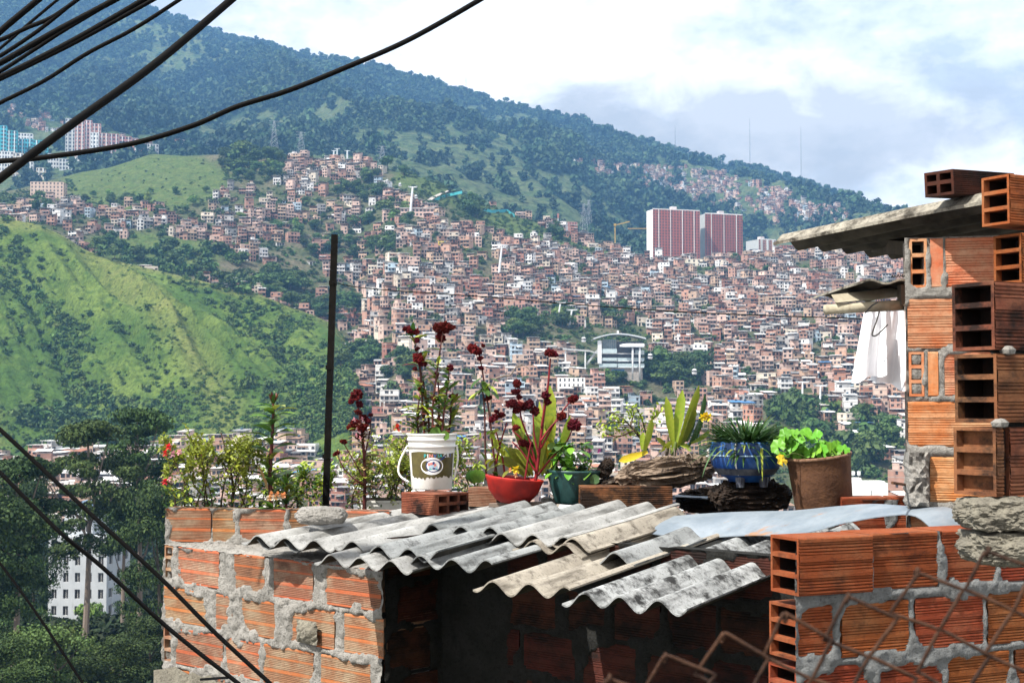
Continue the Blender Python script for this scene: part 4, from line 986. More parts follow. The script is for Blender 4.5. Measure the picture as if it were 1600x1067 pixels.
for (px, pb, pt, lb) in ((728, 160, 118, 'thin mast on the skyline right of the long cable'), (1055, 245, 196, 'left thin mast against the grey cloud'), (1172, 285, 184, 'tallest thin mast against the grey cloud'), (1252, 295, 198, 'right thin mast against the grey cloud'), (1127, 262, 250, 'short thin mast by the skyline trees')):
    Y = float(A_RY(px)) * .985; p = P(px, pb, Y); H = (pb - pt) * Y / F
    t = thing('radio_mast', lb, 'mast', p, 0, GM); mb = MB(); mb.tube([(0, 0, -25), (0, 0, H * .6), (0, 0, H)], [1.0, .7, .35], 5); mb.build('mast', M['steel_grey'], t)
    for f in (.45, .8):
        mb = MB(); mb.lathe([(.75, H * f), (1.1, H * f), (1.1, H * f + 1.2), (.75, H * f + 1.2)], 6); mb.build('antenna_ring', M['steel_grey'], t)
t = thing('radio_mast', 'red and white mast above the pink flats on the ridge', 'mast', P(872, 352, 1270)); mb = MB(); mb.tube([(0, 0, -4), (0, 0, 7)], .35, 6); mb.build('mast', M['steel_white'], t); mb = MB(); mb.box((0, 0, 8.5), (1.6, 1.6, 4)); mb.build('antenna', M['wall dark red'], t)
def crane(px, pb, pt, jib, Y, label):
    p = P(px, pb, Y); s = Y / F; H = (pb - pt) * s; t = thing('tower_crane', label, 'crane', p, 0, 'tower cranes by the red blocks')
    mb = MB(); mb.bar((0, 0, -15), (0, 0, H), .9, .9); mb.build('mast', M['yellow_paint'], t)
    mb = MB(); a, b = jib; mb.bar((a[0] * s, 0, H + a[1] * s), (b[0] * s, 0, H + b[1] * s), .8, .8); mb.build('jib', M['yellow_paint'], t)
    mb = MB(); mb.box((0, 0, H + .5), (2.2, 2.2, 2.2)); mb.build('cab', M['yellow_paint'], t)
crane(961, 385, 352, ((-1, 0), (23, 6)), 1330, 'yellow tower crane with raised jib left of the red towers')
crane(1012, 400, 357, ((-31, 0), (2, 0)), 1390, 'yellow tower crane half hidden behind the red tower')
# teal construction netting and path on the grassy ridge
mb = MB(); rows = [[], []]
for i, (px, py) in enumerate(((678, 316), (690, 311), (702, 308), (722, 303))):
    p = hit(px, py, 800, 1250, hB) or P(px, py, 1080); rows[0].append(p + Vector((0, -1, 0))); rows[1].append(p + Vector((0, -1.1, 2.2)))
mb.grid(rows); mb.grid([[Vector(p) + Vector((0, .1, 0)) for p in r] for r in rows]); tag(mb.build('netting', M['teal_wall']), 'strip of teal construction netting along the hilltop path', 'netting')
mb = MB(); rows = [[], []]
for i, (px, py) in enumerate(((738, 326), (752, 330), (768, 334), (792, 333), (804, 340))):
    p = hit(px, py, 700, 1250, hB) or P(px, py, 1080); rows[0].append(p + Vector((0, -1, 0))); rows[1].append(p + Vector((0, -1.1, 2.4)))
mb.grid(rows); mb.grid([[Vector(p) + Vector((0, .1, 0)) for p in r] for r in rows]); tag(mb.build('netting', M['teal_wall']), 'strip of teal netting across the grassy ridge', 'netting')
mb = MB(); rows = [[], []]
for px, py in ((664, 318), (676, 311), (690, 304), (702, 299), (708, 296)):
    p = hit(px, py, 700, 1250, hB) or P(px, py, 1100); rows[0].append(p + Vector((-2, 0, .5))); rows[1].append(p + Vector((2, 2, .9)))
mb.grid(rows); tag(mb.build('path', M['slab']), kind='structure')

# nearer trees down in the valley ----------------------------------
GN_ = 'tall trees of the valley below'
def near(px, pt, Y, key, label, w=1.0, base=None):
    X = (px - 800) / F * Y; zb = float(hB(np.array(px * 1.0), np.array(Y * 1.0))) if base is None else Y * float(elev(base)); h = Y * float(elev(pt)) - zb
    tree(key, (X, Y, zb), h, label, group=GN_, w=w)
near(138, 645, 150, 'euca', 'tallest dark tree with bare trunk in front of the white building', .95)
near(222, 634, 158, 'euca', 'tall dark tree with bright top clumps left of the brick planter wall', .85)
near(196, 705, 172, 'euca', 'dense dark tree filling the gap between two tall trees', .8)
near(250, 745, 140, 'dense', 'dark tree pressed against the corner of the brick planter wall', .7)
near(28, 700, 120, 'euca', 'tall dark tree at the left edge under the cables', 1.0)
near(-25, 735, 112, 'dense', 'dense tree cut by the left picture edge', .9)
near(58, 735, 180, 'dense', 'dark tree just left of the white building', .55)
near(28, 850, 130, 'dense', 'low dark tree below the left edge tree', .9)
near(86, 950, 100, 'bushy', 'pale green feathery tree at the bottom left corner', .95)
near(15, 985, 95, 'dense', 'dark bush in the bottom left corner', 1.4)
near(185, 985, 105, 'dense', 'dark bush right of the pale feathery tree', 1.4)
near(238, 955, 118, 'dense', 'dark bush against the foot of the brick planter wall', 1.3)
near(148, 925, 200, 'light', 'small yellow-green tree in front of the white building', .9)
near(222, 870, 180, 'dense', 'dark broad tree right of the white building', 1.0)

# white rooftop with the letter sign beyond the terrace
t = thing('rooftop', 'white rooftop with panel antennas beyond the rusty pot', 'rooftop', P(1340, 790, 330))
s = 330 / F; mb = MB(); mb.box((2.2, 4, 3.0), (10, 7, 4.4)); mb.box((-.3, 3, 5.2), (3.2, 3, 2.2)); mb.box((4, 3.5, 5.35), (5.6, 4, .4)); mb.build('wall', M['white_plaster'], t)
for dx in (-.4, .9):
    mb = MB(); mb.tube([(dx, 2.4, 6.2), (dx, 2.4, 8.1)], .06, 5); mb.build('pole', M['steel_grey'], t); mb = MB(); mb.box((dx, 2.2, 7.4), (.75, .2, .95)); mb.build('antenna_panel', M['steel_white'], t)
t = thing('letter_sign', 'white capital H sign standing before the dark trees', 'sign', P(1362, 770, 322))
mb = MB(); mb.box((-.48, 0, .75), (.34, .16, 1.5)); mb.box((.48, 0, .75), (.34, .16, 1.5)); mb.box((0, 0, .75), (.7, .14, .32)); mb.build('letter', M['steel_white'], t)
mb = MB(); mb.tube([(0, .2, -4), (0, .2, .7)], .08, 5); mb.build('post', M['steel_grey'], t)
# ================================================================== HOLLOW CLAY BRICK WALLS
def brick_mesh(name, L, H, T, ribs=14, bands=(), depth=.004, mats=None, end=False, cell=False, vert=False, ridge=None, seed=0):
    """face at y=0 looking towards -y, x from 0 to L, z from 0 to H; end: open cells on the -x end; cell: open cells on the face"""
    mb = MB(); r = random.Random(seed)
    def cells(org, ux, uz, w, h, inn, n, m):                # frame with n stacked cells, holes running along inn
        b = min(w, h / n) * .13; zs = [0]
        for i in range(n): zs += [h * i / n + b * (.9 if i else 1.2), h * (i + 1) / n - b * (.9 if i < n - 1 else 1.2)]
        zs += [h]; xs = [0, b * 1.3, w - b * 1.3, w]; dp = .11
        f = lambda x, z, d: Vector(org) + Vector(ux) * x + Vector(uz) * z + Vector(inn) * d
        for i in range(len(zs) - 1):
            for j in range(3):
                hole = j == 1 and i % 2 == 1
                if not hole: mb.add([f(xs[j], zs[i], 0), f(xs[j + 1], zs[i], 0), f(xs[j + 1], zs[i + 1], 0), f(xs[j], zs[i + 1], 0)], [(0, 1, 2, 3)], m)
                else:
                    a, c, d, e = (xs[1], zs[i]), (xs[2], zs[i]), (xs[2], zs[i + 1]), (xs[1], zs[i + 1]); q = [a, c, d, e]
                    for k in range(4):
                        p0, p1 = q[k], q[(k + 1) % 4]; mb.add([f(*p0, 0), f(*p1, 0), f(*p1, .03), f(*p0, .03)], [(0, 1, 2, 3)], m); mb.add([f(*p0, .03), f(*p1, .03), f(*p1, dp), f(*p0, dp)], [(0, 1, 2, 3)], 2)
                    mb.add([f(*p, dp) for p in q], [(0, 1, 2, 3)], 2)
    # face profile
    if cell: cells((0, 0, 0), (1, 0, 0), (0, 0, 1), L, H, (0, 1, 0), 3, 0)
    else:
        pr = [(0, .003)]; N = ribs
        zs = np.linspace(.004, H - .004, N + 1)
        for i in range(N):
            z0, z1 = zs[i], zs[i + 1]; c = (z0 + z1) / 2 / H; bd = any(abs(c - b) < bw for b, bw in bands)
            if bd: pr += [(z0, -depth * .25), (z1, -depth * .25)]
            else: pr += [(z0, depth * .8), (z0 + (z1 - z0) * .3, 0), (z0 + (z1 - z0) * .75, 0), (z1, depth * .8)]
        pr.append((H, .003))
        pts = []
        for z, y in pr: pts.append((z, y))
        k = len(pts); vs = []; nx = 4
        for i in range(nx + 1):
            x = L * i / nx
            for z, y in pts: vs.append((x, y + (r.random() - .5) * .0012, z))
        fs = [(i * k + j, (i + 1) * k + j, (i + 1) * k + j + 1, i * k + j + 1) for i in range(nx) for j in range(k - 1)]
        mi = []
        for i in range(nx):
            for j in range(k - 1):
                zc = (pts[j][0] + pts[j + 1][0]) / 2 / H; mi.append(1 if (ridge and any(abs(zc - b) < bw for b, bw in bands)) else 0)
        mb.add(vs, fs, mi)
    y0 = .003
    mb.add([(0, y0, H), (L, y0, H), (L, T, H), (0, T, H)], [(0, 1, 2, 3)]); mb.add([(0, T, 0), (L, T, 0), (L, y0, 0), (0, y0, 0)], [(0, 1, 2, 3)])
    mb.add([(L, y0, 0), (L, T, 0), (L, T, H), (L, y0, H)], [(0, 1, 2, 3)]); mb.add([(L, T, 0), (0, T, 0), (0, T, H), (L, T, H)], [(0, 1, 2, 3)])
    if end: cells((0, T, 0), (0, -1, 0), (0, 0, 1), T - y0, H, (1, 0, 0), 3, 0)
    else: mb.add([(0, T, 0), (0, y0, 0), (0, y0, H), (0, T, H)], [(0, 1, 2, 3)])
    return mb.mesh(name, mats)
BM = {}
def brick(parent, x, z, L, H, T, style, end=False, cell=False, y=0.0, rz=0.0, tilt=0.0, label=None):
    key = (round(L, 2), round(H, 2), T, style, end, cell)
    if key not in BM:
        st = {'planter': (22, ((.03, .03), (.37, .032), (.69, .032), (.98, .03)), .003, ['brick_old', 'brick_ridge']), 'orange': (17, ((.36, .06), (.68, .06), (.97, .04)), .0055, ['brick_orange', 'brick_orange']),
              'red': (17, ((.34, .05), (.66, .05), (.97, .03)), .0065, ['brick_red', 'brick_red']), 'dark': (17, ((.35, .06), (.67, .06)), .0065, ['brick_dark', 'brick_dark']), 'soot': (17, ((.35, .06), (.67, .06)), .003, ['brick_soot_shade', 'brick_soot_shade']), 'plain': (1, ((.5, .6),), .001, ['brick_orange', 'brick_orange'])}[style]
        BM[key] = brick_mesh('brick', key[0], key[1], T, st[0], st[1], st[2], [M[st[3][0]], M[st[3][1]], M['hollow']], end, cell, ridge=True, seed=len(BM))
    o = obj('brick', BM[key], parent, (x, y, z), (0, tilt, rz))
    if label: o['label'] = label
    return o
def mortar_sheet(parent, W_, z0, z1, rects, mat, res=.011, smear=.03, T=.12, proud=.007, seed=0, back=True, rough=.02, name='mortar', core=(0, .022), cut=None, holes=()):
    """mortar in the joints round the bricks, standing a little proud and smeared over their edges"""
    nx, nz = max(2, int(W_ / res)), max(2, int((z1 - z0) / res)); xs = np.linspace(0, W_, nx + 1); zs = np.linspace(z0, z1, nz + 1)
    Xg, Zg = np.meshgrid(xs, zs); d = np.full(Xg.shape, -1.0)
    for (a, b, c, e) in rects:                              # depth inside a brick (positive) or distance outside (negative)
        d = np.maximum(d, np.minimum(np.minimum(Xg - a, b - Xg), np.minimum(Zg - c, e - Zg)))
    n1_ = fbm(Xg * 9, Zg * 9, 0, seed, 3); n2_ = fbm(Xg * 42, Zg * 42, 0, seed + 9, 3); n3_ = fbm(Xg * 3.3, Zg * 3.3, 0, seed + 5, 2)
    reach = smear * (np.clip((n1_ - .36) * 3.2, 0, 2) * (.25 + 1.5 * n3_))
    s = np.clip((reach - d) / .008, 0, 1); s = s * s * (3 - 2 * s)
    Y_ = .014 * (1 - s) + s * (-proud * (.3 + n1_ * 1.2) + (n2_ - .5) * rough)
    for (a, b, c, e) in holes: Y_ = np.where((Xg > a + .012) & (Xg < b - .012) & (Zg > c + .012) & (Zg < e - .012), .13, Y_)
    if cut: Zg = np.where(Xg > cut[0], np.minimum(Zg, cut[1]), Zg)
    V = np.stack([Xg, Y_, Zg], -1).reshape(-1, 3); n = nx + 1
    i, j = np.meshgrid(np.arange(nz), np.arange(nx), indexing='ij')
    Q = np.stack([i * n + j, i * n + j + 1, (i + 1) * n + j + 1, (i + 1) * n + j], -1).reshape(-1, 4)
    o = obj(name, np_mesh(name, V, Q, mat, smooth=True), parent)
    if back:
        cx0, cy0, zt_ = core[0], core[1], (z1 if not cut else cut[1]); mb = MB(); mb.box(((W_ + cx0) / 2, (cy0 + T - .006) / 2, (z0 + zt_) / 2 - .003), (W_ - cx0 - .004, T - .006 - cy0, zt_ - z0 - .008)); mb.build('wall_core', mat, parent)
    return o
def wall_frame(a, th):
    d = (math.cos(th), math.sin(th))
    def lx(px):                                              # photo column -> distance along the wall
        k = (px - 800) / F; return (k * a.y - a.x) / (d[0] - k * d[1])
    def zat(py, x): return (a.y + d[1] * x) * float(elev(py))
    return lx, zat
def wall(name, label, cat, a, th, rows, style, mat, T=.12, zbot=None, wend=None, **k):
    """rows: (py_top, py_bottom at left end, [(px0, px1, flag)])"""
    lx, zat = wall_frame(a, th); t = thing(name, label, cat, (a.x, a.y, 0), th); rects = []; holes = []
    for (p0, p1, bs) in rows:
        z1, z0 = zat(p0, 0), zat(p1, 0)
        for b in bs:
            x0, x1 = lx(b[0]), lx(b[1]); fl = b[2] if len(b) > 2 else ''
            st = 'plain' if 'p' in fl else style; y = (-.03 if 'o' in fl else 0) + random.uniform(-.002, .002)
            brick(t, x0, z0, x1 - x0, z1 - z0, T, st, end='e' in fl, cell='c' in fl, y=y, tilt=random.uniform(-.004, .004))
            rects.append((x0, x1, z0, z1))
            if 'c' in fl: holes.append((x0, x1, z0, z1))
    W_ = wend or max(r[1] for r in rects); zt = max(r[3] for r in rects); zb = zbot if zbot is not None else min(r[2] for r in rects)
    if mat: mortar_sheet(t, W_, zb, zt, rects, mat, T=T, holes=holes, **k)
    return t, rects
# planter wall on the left
A1 = Vector((-1.86, 7.65, 0)); TH1 = math.radians(-42.5)
t1, r1_ = wall('planter_wall', 'sunlit brick planter wall with smeared mortar, left under the grey roof', 'wall', A1, TH1, [
    (852, 907, [(260, 273, 'c'), (282, 345), (368, 416), (430, 492), (510, 596)]),
    (914, 968, [(260, 326), (341, 366), (381, 436), (455, 525), (540, 600)]),
    (976, 1032, [(260, 273, 'c'), (280, 352), (357, 409), (416, 493), (504, 584)]),
    (1040, 1090, [(261, 300), (306, 372), (378, 440), (446, 520), (526, 598)])], 'planter', M['mortar'], T=.30, zbot=-2.6, smear=.028, seed=3, rough=.03, core=(0, .125))
t1b, _ = wall('planter_kerb', 'topmost course of weathered bricks along the planter wall', 'kerb', A1 + Vector((.003, .012, 0)), math.radians(-12), [(792, 846, [(261, 331), (334, 370), (373, 448), (453, 528), (532, 610)])], 'planter', M['mortar'], T=.13, zbot=-.80, smear=.03, seed=5, rough=.025)
lx1, z1f = wall_frame(A1, TH1)
zl = z1f(851, 0); rows = []
for i in range(14):
    rows.append([(x, -.008 + .012 * random.random() + .36 * i / 13, zl + .004 + .012 * random.random() - (.012 if i == 0 else 0)) for x in np.linspace(0, 1.73, 70)])
mb = MB(); mb.grid(rows); mb.build('mortar_bed', M['mortar'], t1)
mb = MB()                                                   # mortar lump and base render
rows = []
for i in range(9):
    rows.append([(lx1(473 + 3.9 * j), -.02 - .028 * math.sin(math.pi * j / 8) * math.sin(math.pi * i / 8) - .012 * random.random(), z1f(898 + 4.0 * (8 - i) - 2, 0) - .1 - .02) for j in range(9)])
mb.grid(rows); mb.build('mortar_lump', M['concrete'], t1)
rows = []
for i in range(10):
    rows.append([(x, -.02 - .03 * random.random(), -1.40 - i * .13 + (.05 * (random.random() - .5) if i == 0 else 0)) for x in np.linspace(-.04, 1.75, 30)])
mb = MB(); mb.grid(rows); mb.build('base_render', M['concrete'], t1, smooth=False)
c1, s1_ = math.cos(TH1), math.sin(TH1); W1 = 1.735
E1 = Vector((A1.x + c1 * W1, A1.y + s1_ * W1, 0))            # right end of the planter wall
# return wall and the shaded wall under the eave
n1v = Vector((-s1_, c1, 0))
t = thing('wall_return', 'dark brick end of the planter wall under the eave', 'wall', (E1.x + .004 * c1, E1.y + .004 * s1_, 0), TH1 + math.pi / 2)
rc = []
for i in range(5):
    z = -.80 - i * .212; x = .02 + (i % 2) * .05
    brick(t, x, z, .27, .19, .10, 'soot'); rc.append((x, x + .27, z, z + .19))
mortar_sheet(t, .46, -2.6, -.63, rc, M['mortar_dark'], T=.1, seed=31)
A2 = E1 + n1v * .46
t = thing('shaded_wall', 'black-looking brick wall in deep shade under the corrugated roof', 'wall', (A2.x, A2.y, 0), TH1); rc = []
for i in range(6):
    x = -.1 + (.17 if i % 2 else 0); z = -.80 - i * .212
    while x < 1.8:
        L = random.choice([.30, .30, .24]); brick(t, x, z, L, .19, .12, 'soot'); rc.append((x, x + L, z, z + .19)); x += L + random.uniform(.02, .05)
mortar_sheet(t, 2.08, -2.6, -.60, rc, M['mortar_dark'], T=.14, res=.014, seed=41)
# low wall on the right
A3 = P(1240, 840, 4.75); A3.z = 0; TH3 = math.radians(24)
t3, r3_ = wall('low_wall', 'low red brick wall with open-ended bricks behind the rusty fence', 'wall', A3, TH3, [
    (840, 930, [(1238, 1351, 'eo'), (1357, 1463), (1468, 1552), (1559, 1640), (1648, 1730)]),
    (947, 1034, [(1243, 1297, 'e'), (1311, 1413), (1425, 1531), (1538, 1628), (1636, 1720)]),
    (1046, 1132, [(1241, 1351, 'e'), (1357, 1466), (1474, 1571), (1580, 1660)]),
    (1144, 1230, [(1243, 1300, 'e'), (1312, 1414), (1426, 1532), (1540, 1640)])], 'red', M['mortar_grey'], T=.165, zbot=-1.9, smear=.022, seed=7, wend=1.75, core=(.16, .022))
# sunlit pillar under the grey roof
A4 = Vector((P(1417, 700, 5.8).x, 5.8, 0)); TH4 = math.radians(-13)
t4, r4_ = wall('brick_pillar', 'sunlit pale orange brick pillar holding up the roof', 'pillar', A4, TH4, [
    (372, 450, [(1423, 1449, 'c'), (1456, 1475, 'p'), (1480, 1580), (1586, 1680)]),
    (466, 544, [(1419, 1560), (1566, 1670)]),
    (549, 619, [(1420, 1442, 'c'), (1450, 1467, 'p'), (1476, 1575), (1582, 1680)]),
    (626, 697, [(1418, 1560), (1566, 1670)]),
    (713, 783, [(1451, 1580), (1586, 1680)]),
    (799, 860, [(1420, 1500), (1506, 1600)])], 'orange', M['mortar'], T=.2, zbot=-1.2, smear=.014, seed=17, wend=1.0, core=(0, .125))
lx4, z4f = wall_frame(A4, TH4)
for k in range(3):                                           # mortar plugs in the cells, and the rough lump at the foot
    mb = MB(); mb.lathe([(0, -.028), (.02, -.024), (.031, -.008), (.031, .012), (.02, .026), (0, .03)], 9, wob=.5, seed=k); mb.build('mortar_plug', M['mortar'], t4, (lx4(1431), .012, z4f(561 + k * 23, 0))).scale = (.95, .4, .85)
rows = []
for i in range(14):
    z = z4f(706 + i * 6.4, 0)
    rows.append([(lx4(1413 + 5 * j) if 0 < j < 8 else lx4(1411 if j == 0 else 1452) + random.uniform(-.008, .008), (.04 if j in (0, 8) else -.018 - .03 * random.random() - .02 * math.sin(j * .4)), z) for j in range(9)])
mb = MB(); mb.grid(rows); mb.build('mortar_lump', M['mortar'], t4)
# near toothed brick column at the right edge
A5 = P(1557, 600, 4.13); A5.z = 0; TH5 = math.radians(31)
t5, _ = wall('brick_column', 'dark toothed column of open-ended bricks at the right edge', 'column', A5, TH5, [
    (437, 546, [(1557, 1700, 'e'), (1705, 1790)]), (553, 660, [(1558, 1700, 'e'), (1705, 1790)]), (669, 776, [(1556, 1567, 'e'), (1576, 1700), (1705, 1790)])], 'dark', None, T=.16)
mb = MB()
for k, (py, h) in enumerate(((549.5, 7), (664.5, 9))):
    rows = []
    for i in range(4): rows.append([(x, .012 + .012 * random.random(), 4.13 * float(elev(py - h / 2 + h * i / 3))) for x in np.linspace(.0, .6, 24)])
    mb.grid(rows)
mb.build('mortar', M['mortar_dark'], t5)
for k, (x, py) in enumerate(((.05, 548), (.012, 662))):
    m2 = MB(); m2.lathe([(0, -.012), (.02, -.008), (.024, .004), (.012, .014), (0, .016)], 8, wob=.5, seed=k + 9); m2.build('mortar_lump', M['mortar'], t5, (x, -.002, 4.13 * float(elev(py))))
# bricks toothed out at the top right corner
A6 = P(1583, 330, 5.12); A6.z = 0; TH6 = math.radians(30)
t6, _ = wall('brick_quoin', 'orange open-ended bricks sticking out at the top right corner', 'wall', A6, TH6, [
    (272, 349, [(1583, 1700, 'e')]), (362, 440, [(1600, 1720, 'e')])], 'red', None, T=.13)
# lying brick on the roof edge
def loose_brick(loc, size, rz, label, mat, cells=(2, 2), rot=None, end='x'):
    L, T, H = size; t = thing('loose_brick', label, 'brick', loc, rz)
    if rot: t.rotation_euler = (rot[0], rot[1], rz)
    mb = MB(); N = 12
    for sy in (0, 1):                                        # two ribbed long faces
        pr = []
        for i in range(N):
            z0, z1 = H * i / N, H * (i + 1) / N; pr += [(z0, .003), (z0 + (z1 - z0) * .3, 0), (z0 + (z1 - z0) * .75, 0)]
        pr.append((H, .002)); k = len(pr); vs = []
        for x in (0, L * .33, L * .66, L):
            for z, y in pr: vs.append((x, y + random.uniform(-.001, .001) if sy == 0 else T - y, z))
        mb.add(vs, [(i * k + j, (i + 1) * k + j, (i + 1) * k + j + 1, i * k + j + 1) for i in range(3) for j in range(k - 1)])
    for z in (0, H):
        r_ = [[(x, y, z + (0 if x in (0, L) else random.uniform(-.0015, .0015))) for x in np.linspace(0, L, 6)] for y in (.002, T * .5, T - .002)]; mb.grid(r_)
    nY, nZ = cells
    for x, inn in ((0, 1), (L, -1)):
        b = .011; ys, zs = [0], [0]
        for i in range(nY): ys += [T * i / nY + b, T * (i + 1) / nY - b * (.4 if i < nY - 1 else 1)]
        for i in range(nZ): zs += [H * i / nZ + b, H * (i + 1) / nZ - b * (.4 if i < nZ - 1 else 1)]
        ys += [T]; zs += [H]
        for i in range(len(ys) - 1):
            for j in range(len(zs) - 1):
                q_ = [(ys[i], zs[j]), (ys[i + 1], zs[j]), (ys[i + 1], zs[j + 1]), (ys[i], zs[j + 1])]
                if i % 2 == 1 and j % 2 == 1:
                    for k in range(4): p0, p1 = q_[k], q_[(k + 1) % 4]; mb.add([(x, *p0), (x, *p1), (x + inn * .09, *p1), (x + inn * .09, *p0)], [(0, 1, 2, 3)])
                    mb.add([(x + inn * .09, *p) for p in q_], [(0, 1, 2, 3)], 1)
                else: mb.add([(x, *p) for p in q_], [(0, 1, 2, 3)])
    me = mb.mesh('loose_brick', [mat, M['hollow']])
    # one solid piece: the mesh is the thing itself
    bpy.data.objects.remove(t); o = obj('loose_brick', me, None, loc, (rot[0] if rot else 0, rot[1] if rot else 0, rz)); return tag(o, label, 'brick')
p = P(1491, 303, 5.55)
loose_brick(p, (.42, .135, .098), math.radians(38), 'sooty brick with four square holes lying on the roof edge', M['brick_soot_shade'], rot=(0, -.06))
# concrete stub under the column
def rock(name, label, cat, loc, size, mat, seed, sub=4, amp=.22, fr=3.0, parent=None):
    bm = bmesh.new(); bmesh.ops.create_icosphere(bm, subdivisions=sub, radius=1)
    co = np.array([v.co[:] for v in bm.verts]); co = co * np.array(size) / max(size); n = fbm(co[:, 0] * fr + 9, co[:, 1] * fr + 9, co[:, 2] * fr + 9, seed, 4) - .5; n2_ = fbm(co[:, 0] * fr * 5 + 9, co[:, 1] * fr * 5 + 9, co[:, 2] * fr * 5 + 9, seed + 3, 2) - .5
    co = co * max(size) / np.array(size); bx_ = np.abs(co).max(1)
    for v, a, b, e in zip(bm.verts, n, n2_, bx_): v.co = Vector((v.co.x * size[0], v.co.y * size[1], v.co.z * size[2])) * ((.62 + .38 / e) * (1 + a * amp * 2 + b * amp * .7))
    me = bpy.data.meshes.new(name); bm.to_mesh(me); bm.free(); me.materials.append(mat)
    o = obj(name, me, parent, loc)
    return tag(o, label, cat) if label else o
t = thing('concrete_stub', 'rough lumpy concrete stub below the dark brick column', 'concrete stub', P(1570, 830, 4.15))
rock('concrete_lump', None, None, (0.005, .04, .048), (.125, .14, .050), M['concrete'], 3, sub=5, amp=.17, fr=5, parent=t)
rock('concrete_lump', None, None, (0.015, .04, -.048), (.125, .14, .054), M['concrete'], 5, sub=5, amp=.17, fr=5, parent=t)
# body of the house behind the walls and the terrace it carries
mb = MB(); mb.add([(-1.74, 7.98, -.70), (-.42, 6.78, -.70), (1.0, 6.1, -.70), (2.35, 6.1, -.70), (2.35, 9.0, -.70), (-1.2, 9.0, -.70)], [(0, 1, 2, 3, 4, 5)])
b0 = [(-1.74, 7.98), (-.42, 6.78), (1.0, 6.1), (2.35, 6.1), (2.35, 9.0), (-1.2, 9.0)]
for i in range(6): a, b = b0[i], b0[(i + 1) % 6]; mb.add([(*a, -.70), (*a, -2.8), (*b, -2.8), (*b, -.70)], [(0, 1, 2, 3)])
tag(mb.build('terrace', M['mortar_dark']), kind='structure')

# unseen wall added under the fence to block light from below and in front
mb = MB(); mb.box((0, 1.02, -1.25), (7, .18, 1.9)); mb.box((0, 1.02, -.29), (7.1, .22, .03)); tag(mb.build('light_blocking_wall', M['mortar_dark']), 'unseen added wall below the rusty fence, blocking light', 'wall')
# ================================================================== CORRUGATED ROOF AND THINGS ON IT
U = Vector((.817, -.576, 0)).normalized(); SL = Vector((.576, .817, .083)).normalized(); NR = U.cross(SL).normalized()
R0 = Vector((-.883, 6.43, -.67))
def rp(px, py, lift=0.0):
    d = ray(px, py); n = NR; k = (R0 + NR * lift).dot(n) / d.dot(n); return d * k
def cement_mat(name, a, b, lichen, lf):
    q = Mat(name); m1 = q.n('ShaderNodeMapping'); m1.inputs['Rotation'].default_value = (0, 0, -math.atan2(.817, .576)); q.l(q.tc.outputs['Object'], m1.inputs['Vector']); m2 = q.n('ShaderNodeMapping'); m2.inputs['Scale'].default_value = (1.1, 9, 4); q.l(m1.outputs[0], m2.inputs['Vector'])
    ns = q.n('ShaderNodeTexNoise'); ns.inputs['Scale'].default_value = 2.2; ns.inputs['Detail'].default_value = 6; ns.inputs['Roughness'].default_value = .7; q.l(m2.outputs[0], ns.inputs['Vector'])
    c = q.mix(q.ramp(q.noise(3.0, 6, .7, rnd=True), .4, .62), a, b)
    c = q.mix(q.ramp(q.noise(11, 7, .75, (1, 1, 1), rnd=True), lf, lf + .14), c, lichen)
    c = q.mix(q.ramp(ns.outputs['Fac'], .5, .68, 0, .8), c, lichen)
    c = q.mix(q.ramp(q.noise(90, 3, .7), .56, .72, 0, .75), c, lichen)
    return q.done(c, .9, .15, 0, q.noise(130, 5, .7), .5, .004)
M['cement_white'] = cement_mat('cement_white', (.33, .33, .32), (.19, .19, .185), (.08, .08, .075), .56)
M['cement_grey'] = cement_mat('cement_grey', (.26, .27, .27), (.16, .17, .17), (.045, .045, .045), .52)
M['cement_tan'] = cement_mat('cement_tan', (.33, .30, .25), (.22, .195, .16), (.06, .05, .04), .53)
M['cement_dark'] = cement_mat('cement_dark', (.20, .21, .21), (.33, .34, .34), (.025, .025, .025), .47)
def corrugated(label, px, py, n, L, mat, lift=0.0, pitch=.17, ph=0.0, amp=.025, O=None, u=None, s=None, cut=0.0, seed=0, thick=.007, sag=0.0, group=None):
    r = random.Random(seed + int(px)); u = u or U; s = s or SL; nn = u.cross(s).normalized(); nn = nn if nn.z > 0 else -nn; O = O or rp(px, py, lift)
    per = 14; k = int(n * per); m = 12; top = []; bot = []
    for i in range(m + 1):
        l = i / m; rt, rb = [], []
        for j in range(k + 1):
            a = 2 * math.pi * j / per + ph; e = (float(vnoise(j * .23 + seed * 7, 1.5, 0, 2)) - .5) * .008 if i == 0 else 0; e += cut * (j / k) if i == 0 else cut * (j / k) * (1 - l)
            w = float(vnoise(j * .07 + seed, l * 2, 0, 3)) - .5
            p = O + u * (j * pitch / per) + s * (l * L + e) + nn * (amp * math.cos(a) + .012 * w - sag * l * l)
            rt.append(p); rb.append(p - nn * thick)
        top.append(rt); bot.append(rb)
    mb = MB(); mb.grid(top); mb.grid([x[::-1] for x in bot])
    for row in (0, m):
        a, b = top[row], bot[row]; mb.grid([b, a] if row == 0 else [a, b])
    for col in (0, k): mb.grid([[t_[col] for t_ in top], [b_[col] for b_ in bot]])
    c0 = O + s * .4; mb.v = [tuple(Vector(v) - c0) for v in mb.v]
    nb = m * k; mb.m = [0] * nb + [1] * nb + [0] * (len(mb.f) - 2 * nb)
    o = mb.build('corrugated_sheet', [mat, M['shaded_underside']], None, c0, smooth=False)
    o.data.polygons.foreach_set('use_smooth', [i < 2 * m * k for i in range(len(o.data.polygons))])
    return tag(o, label, 'roof sheet', group)
M['shaded_underside'] = simple('shaded_underside', (.07, .062, .05), (.03, .027, .022), 8, bump=.4)  # darker copy for the bottom faces, with shade put into the colour
GR = 'corrugated fibre cement sheets of the low roof'
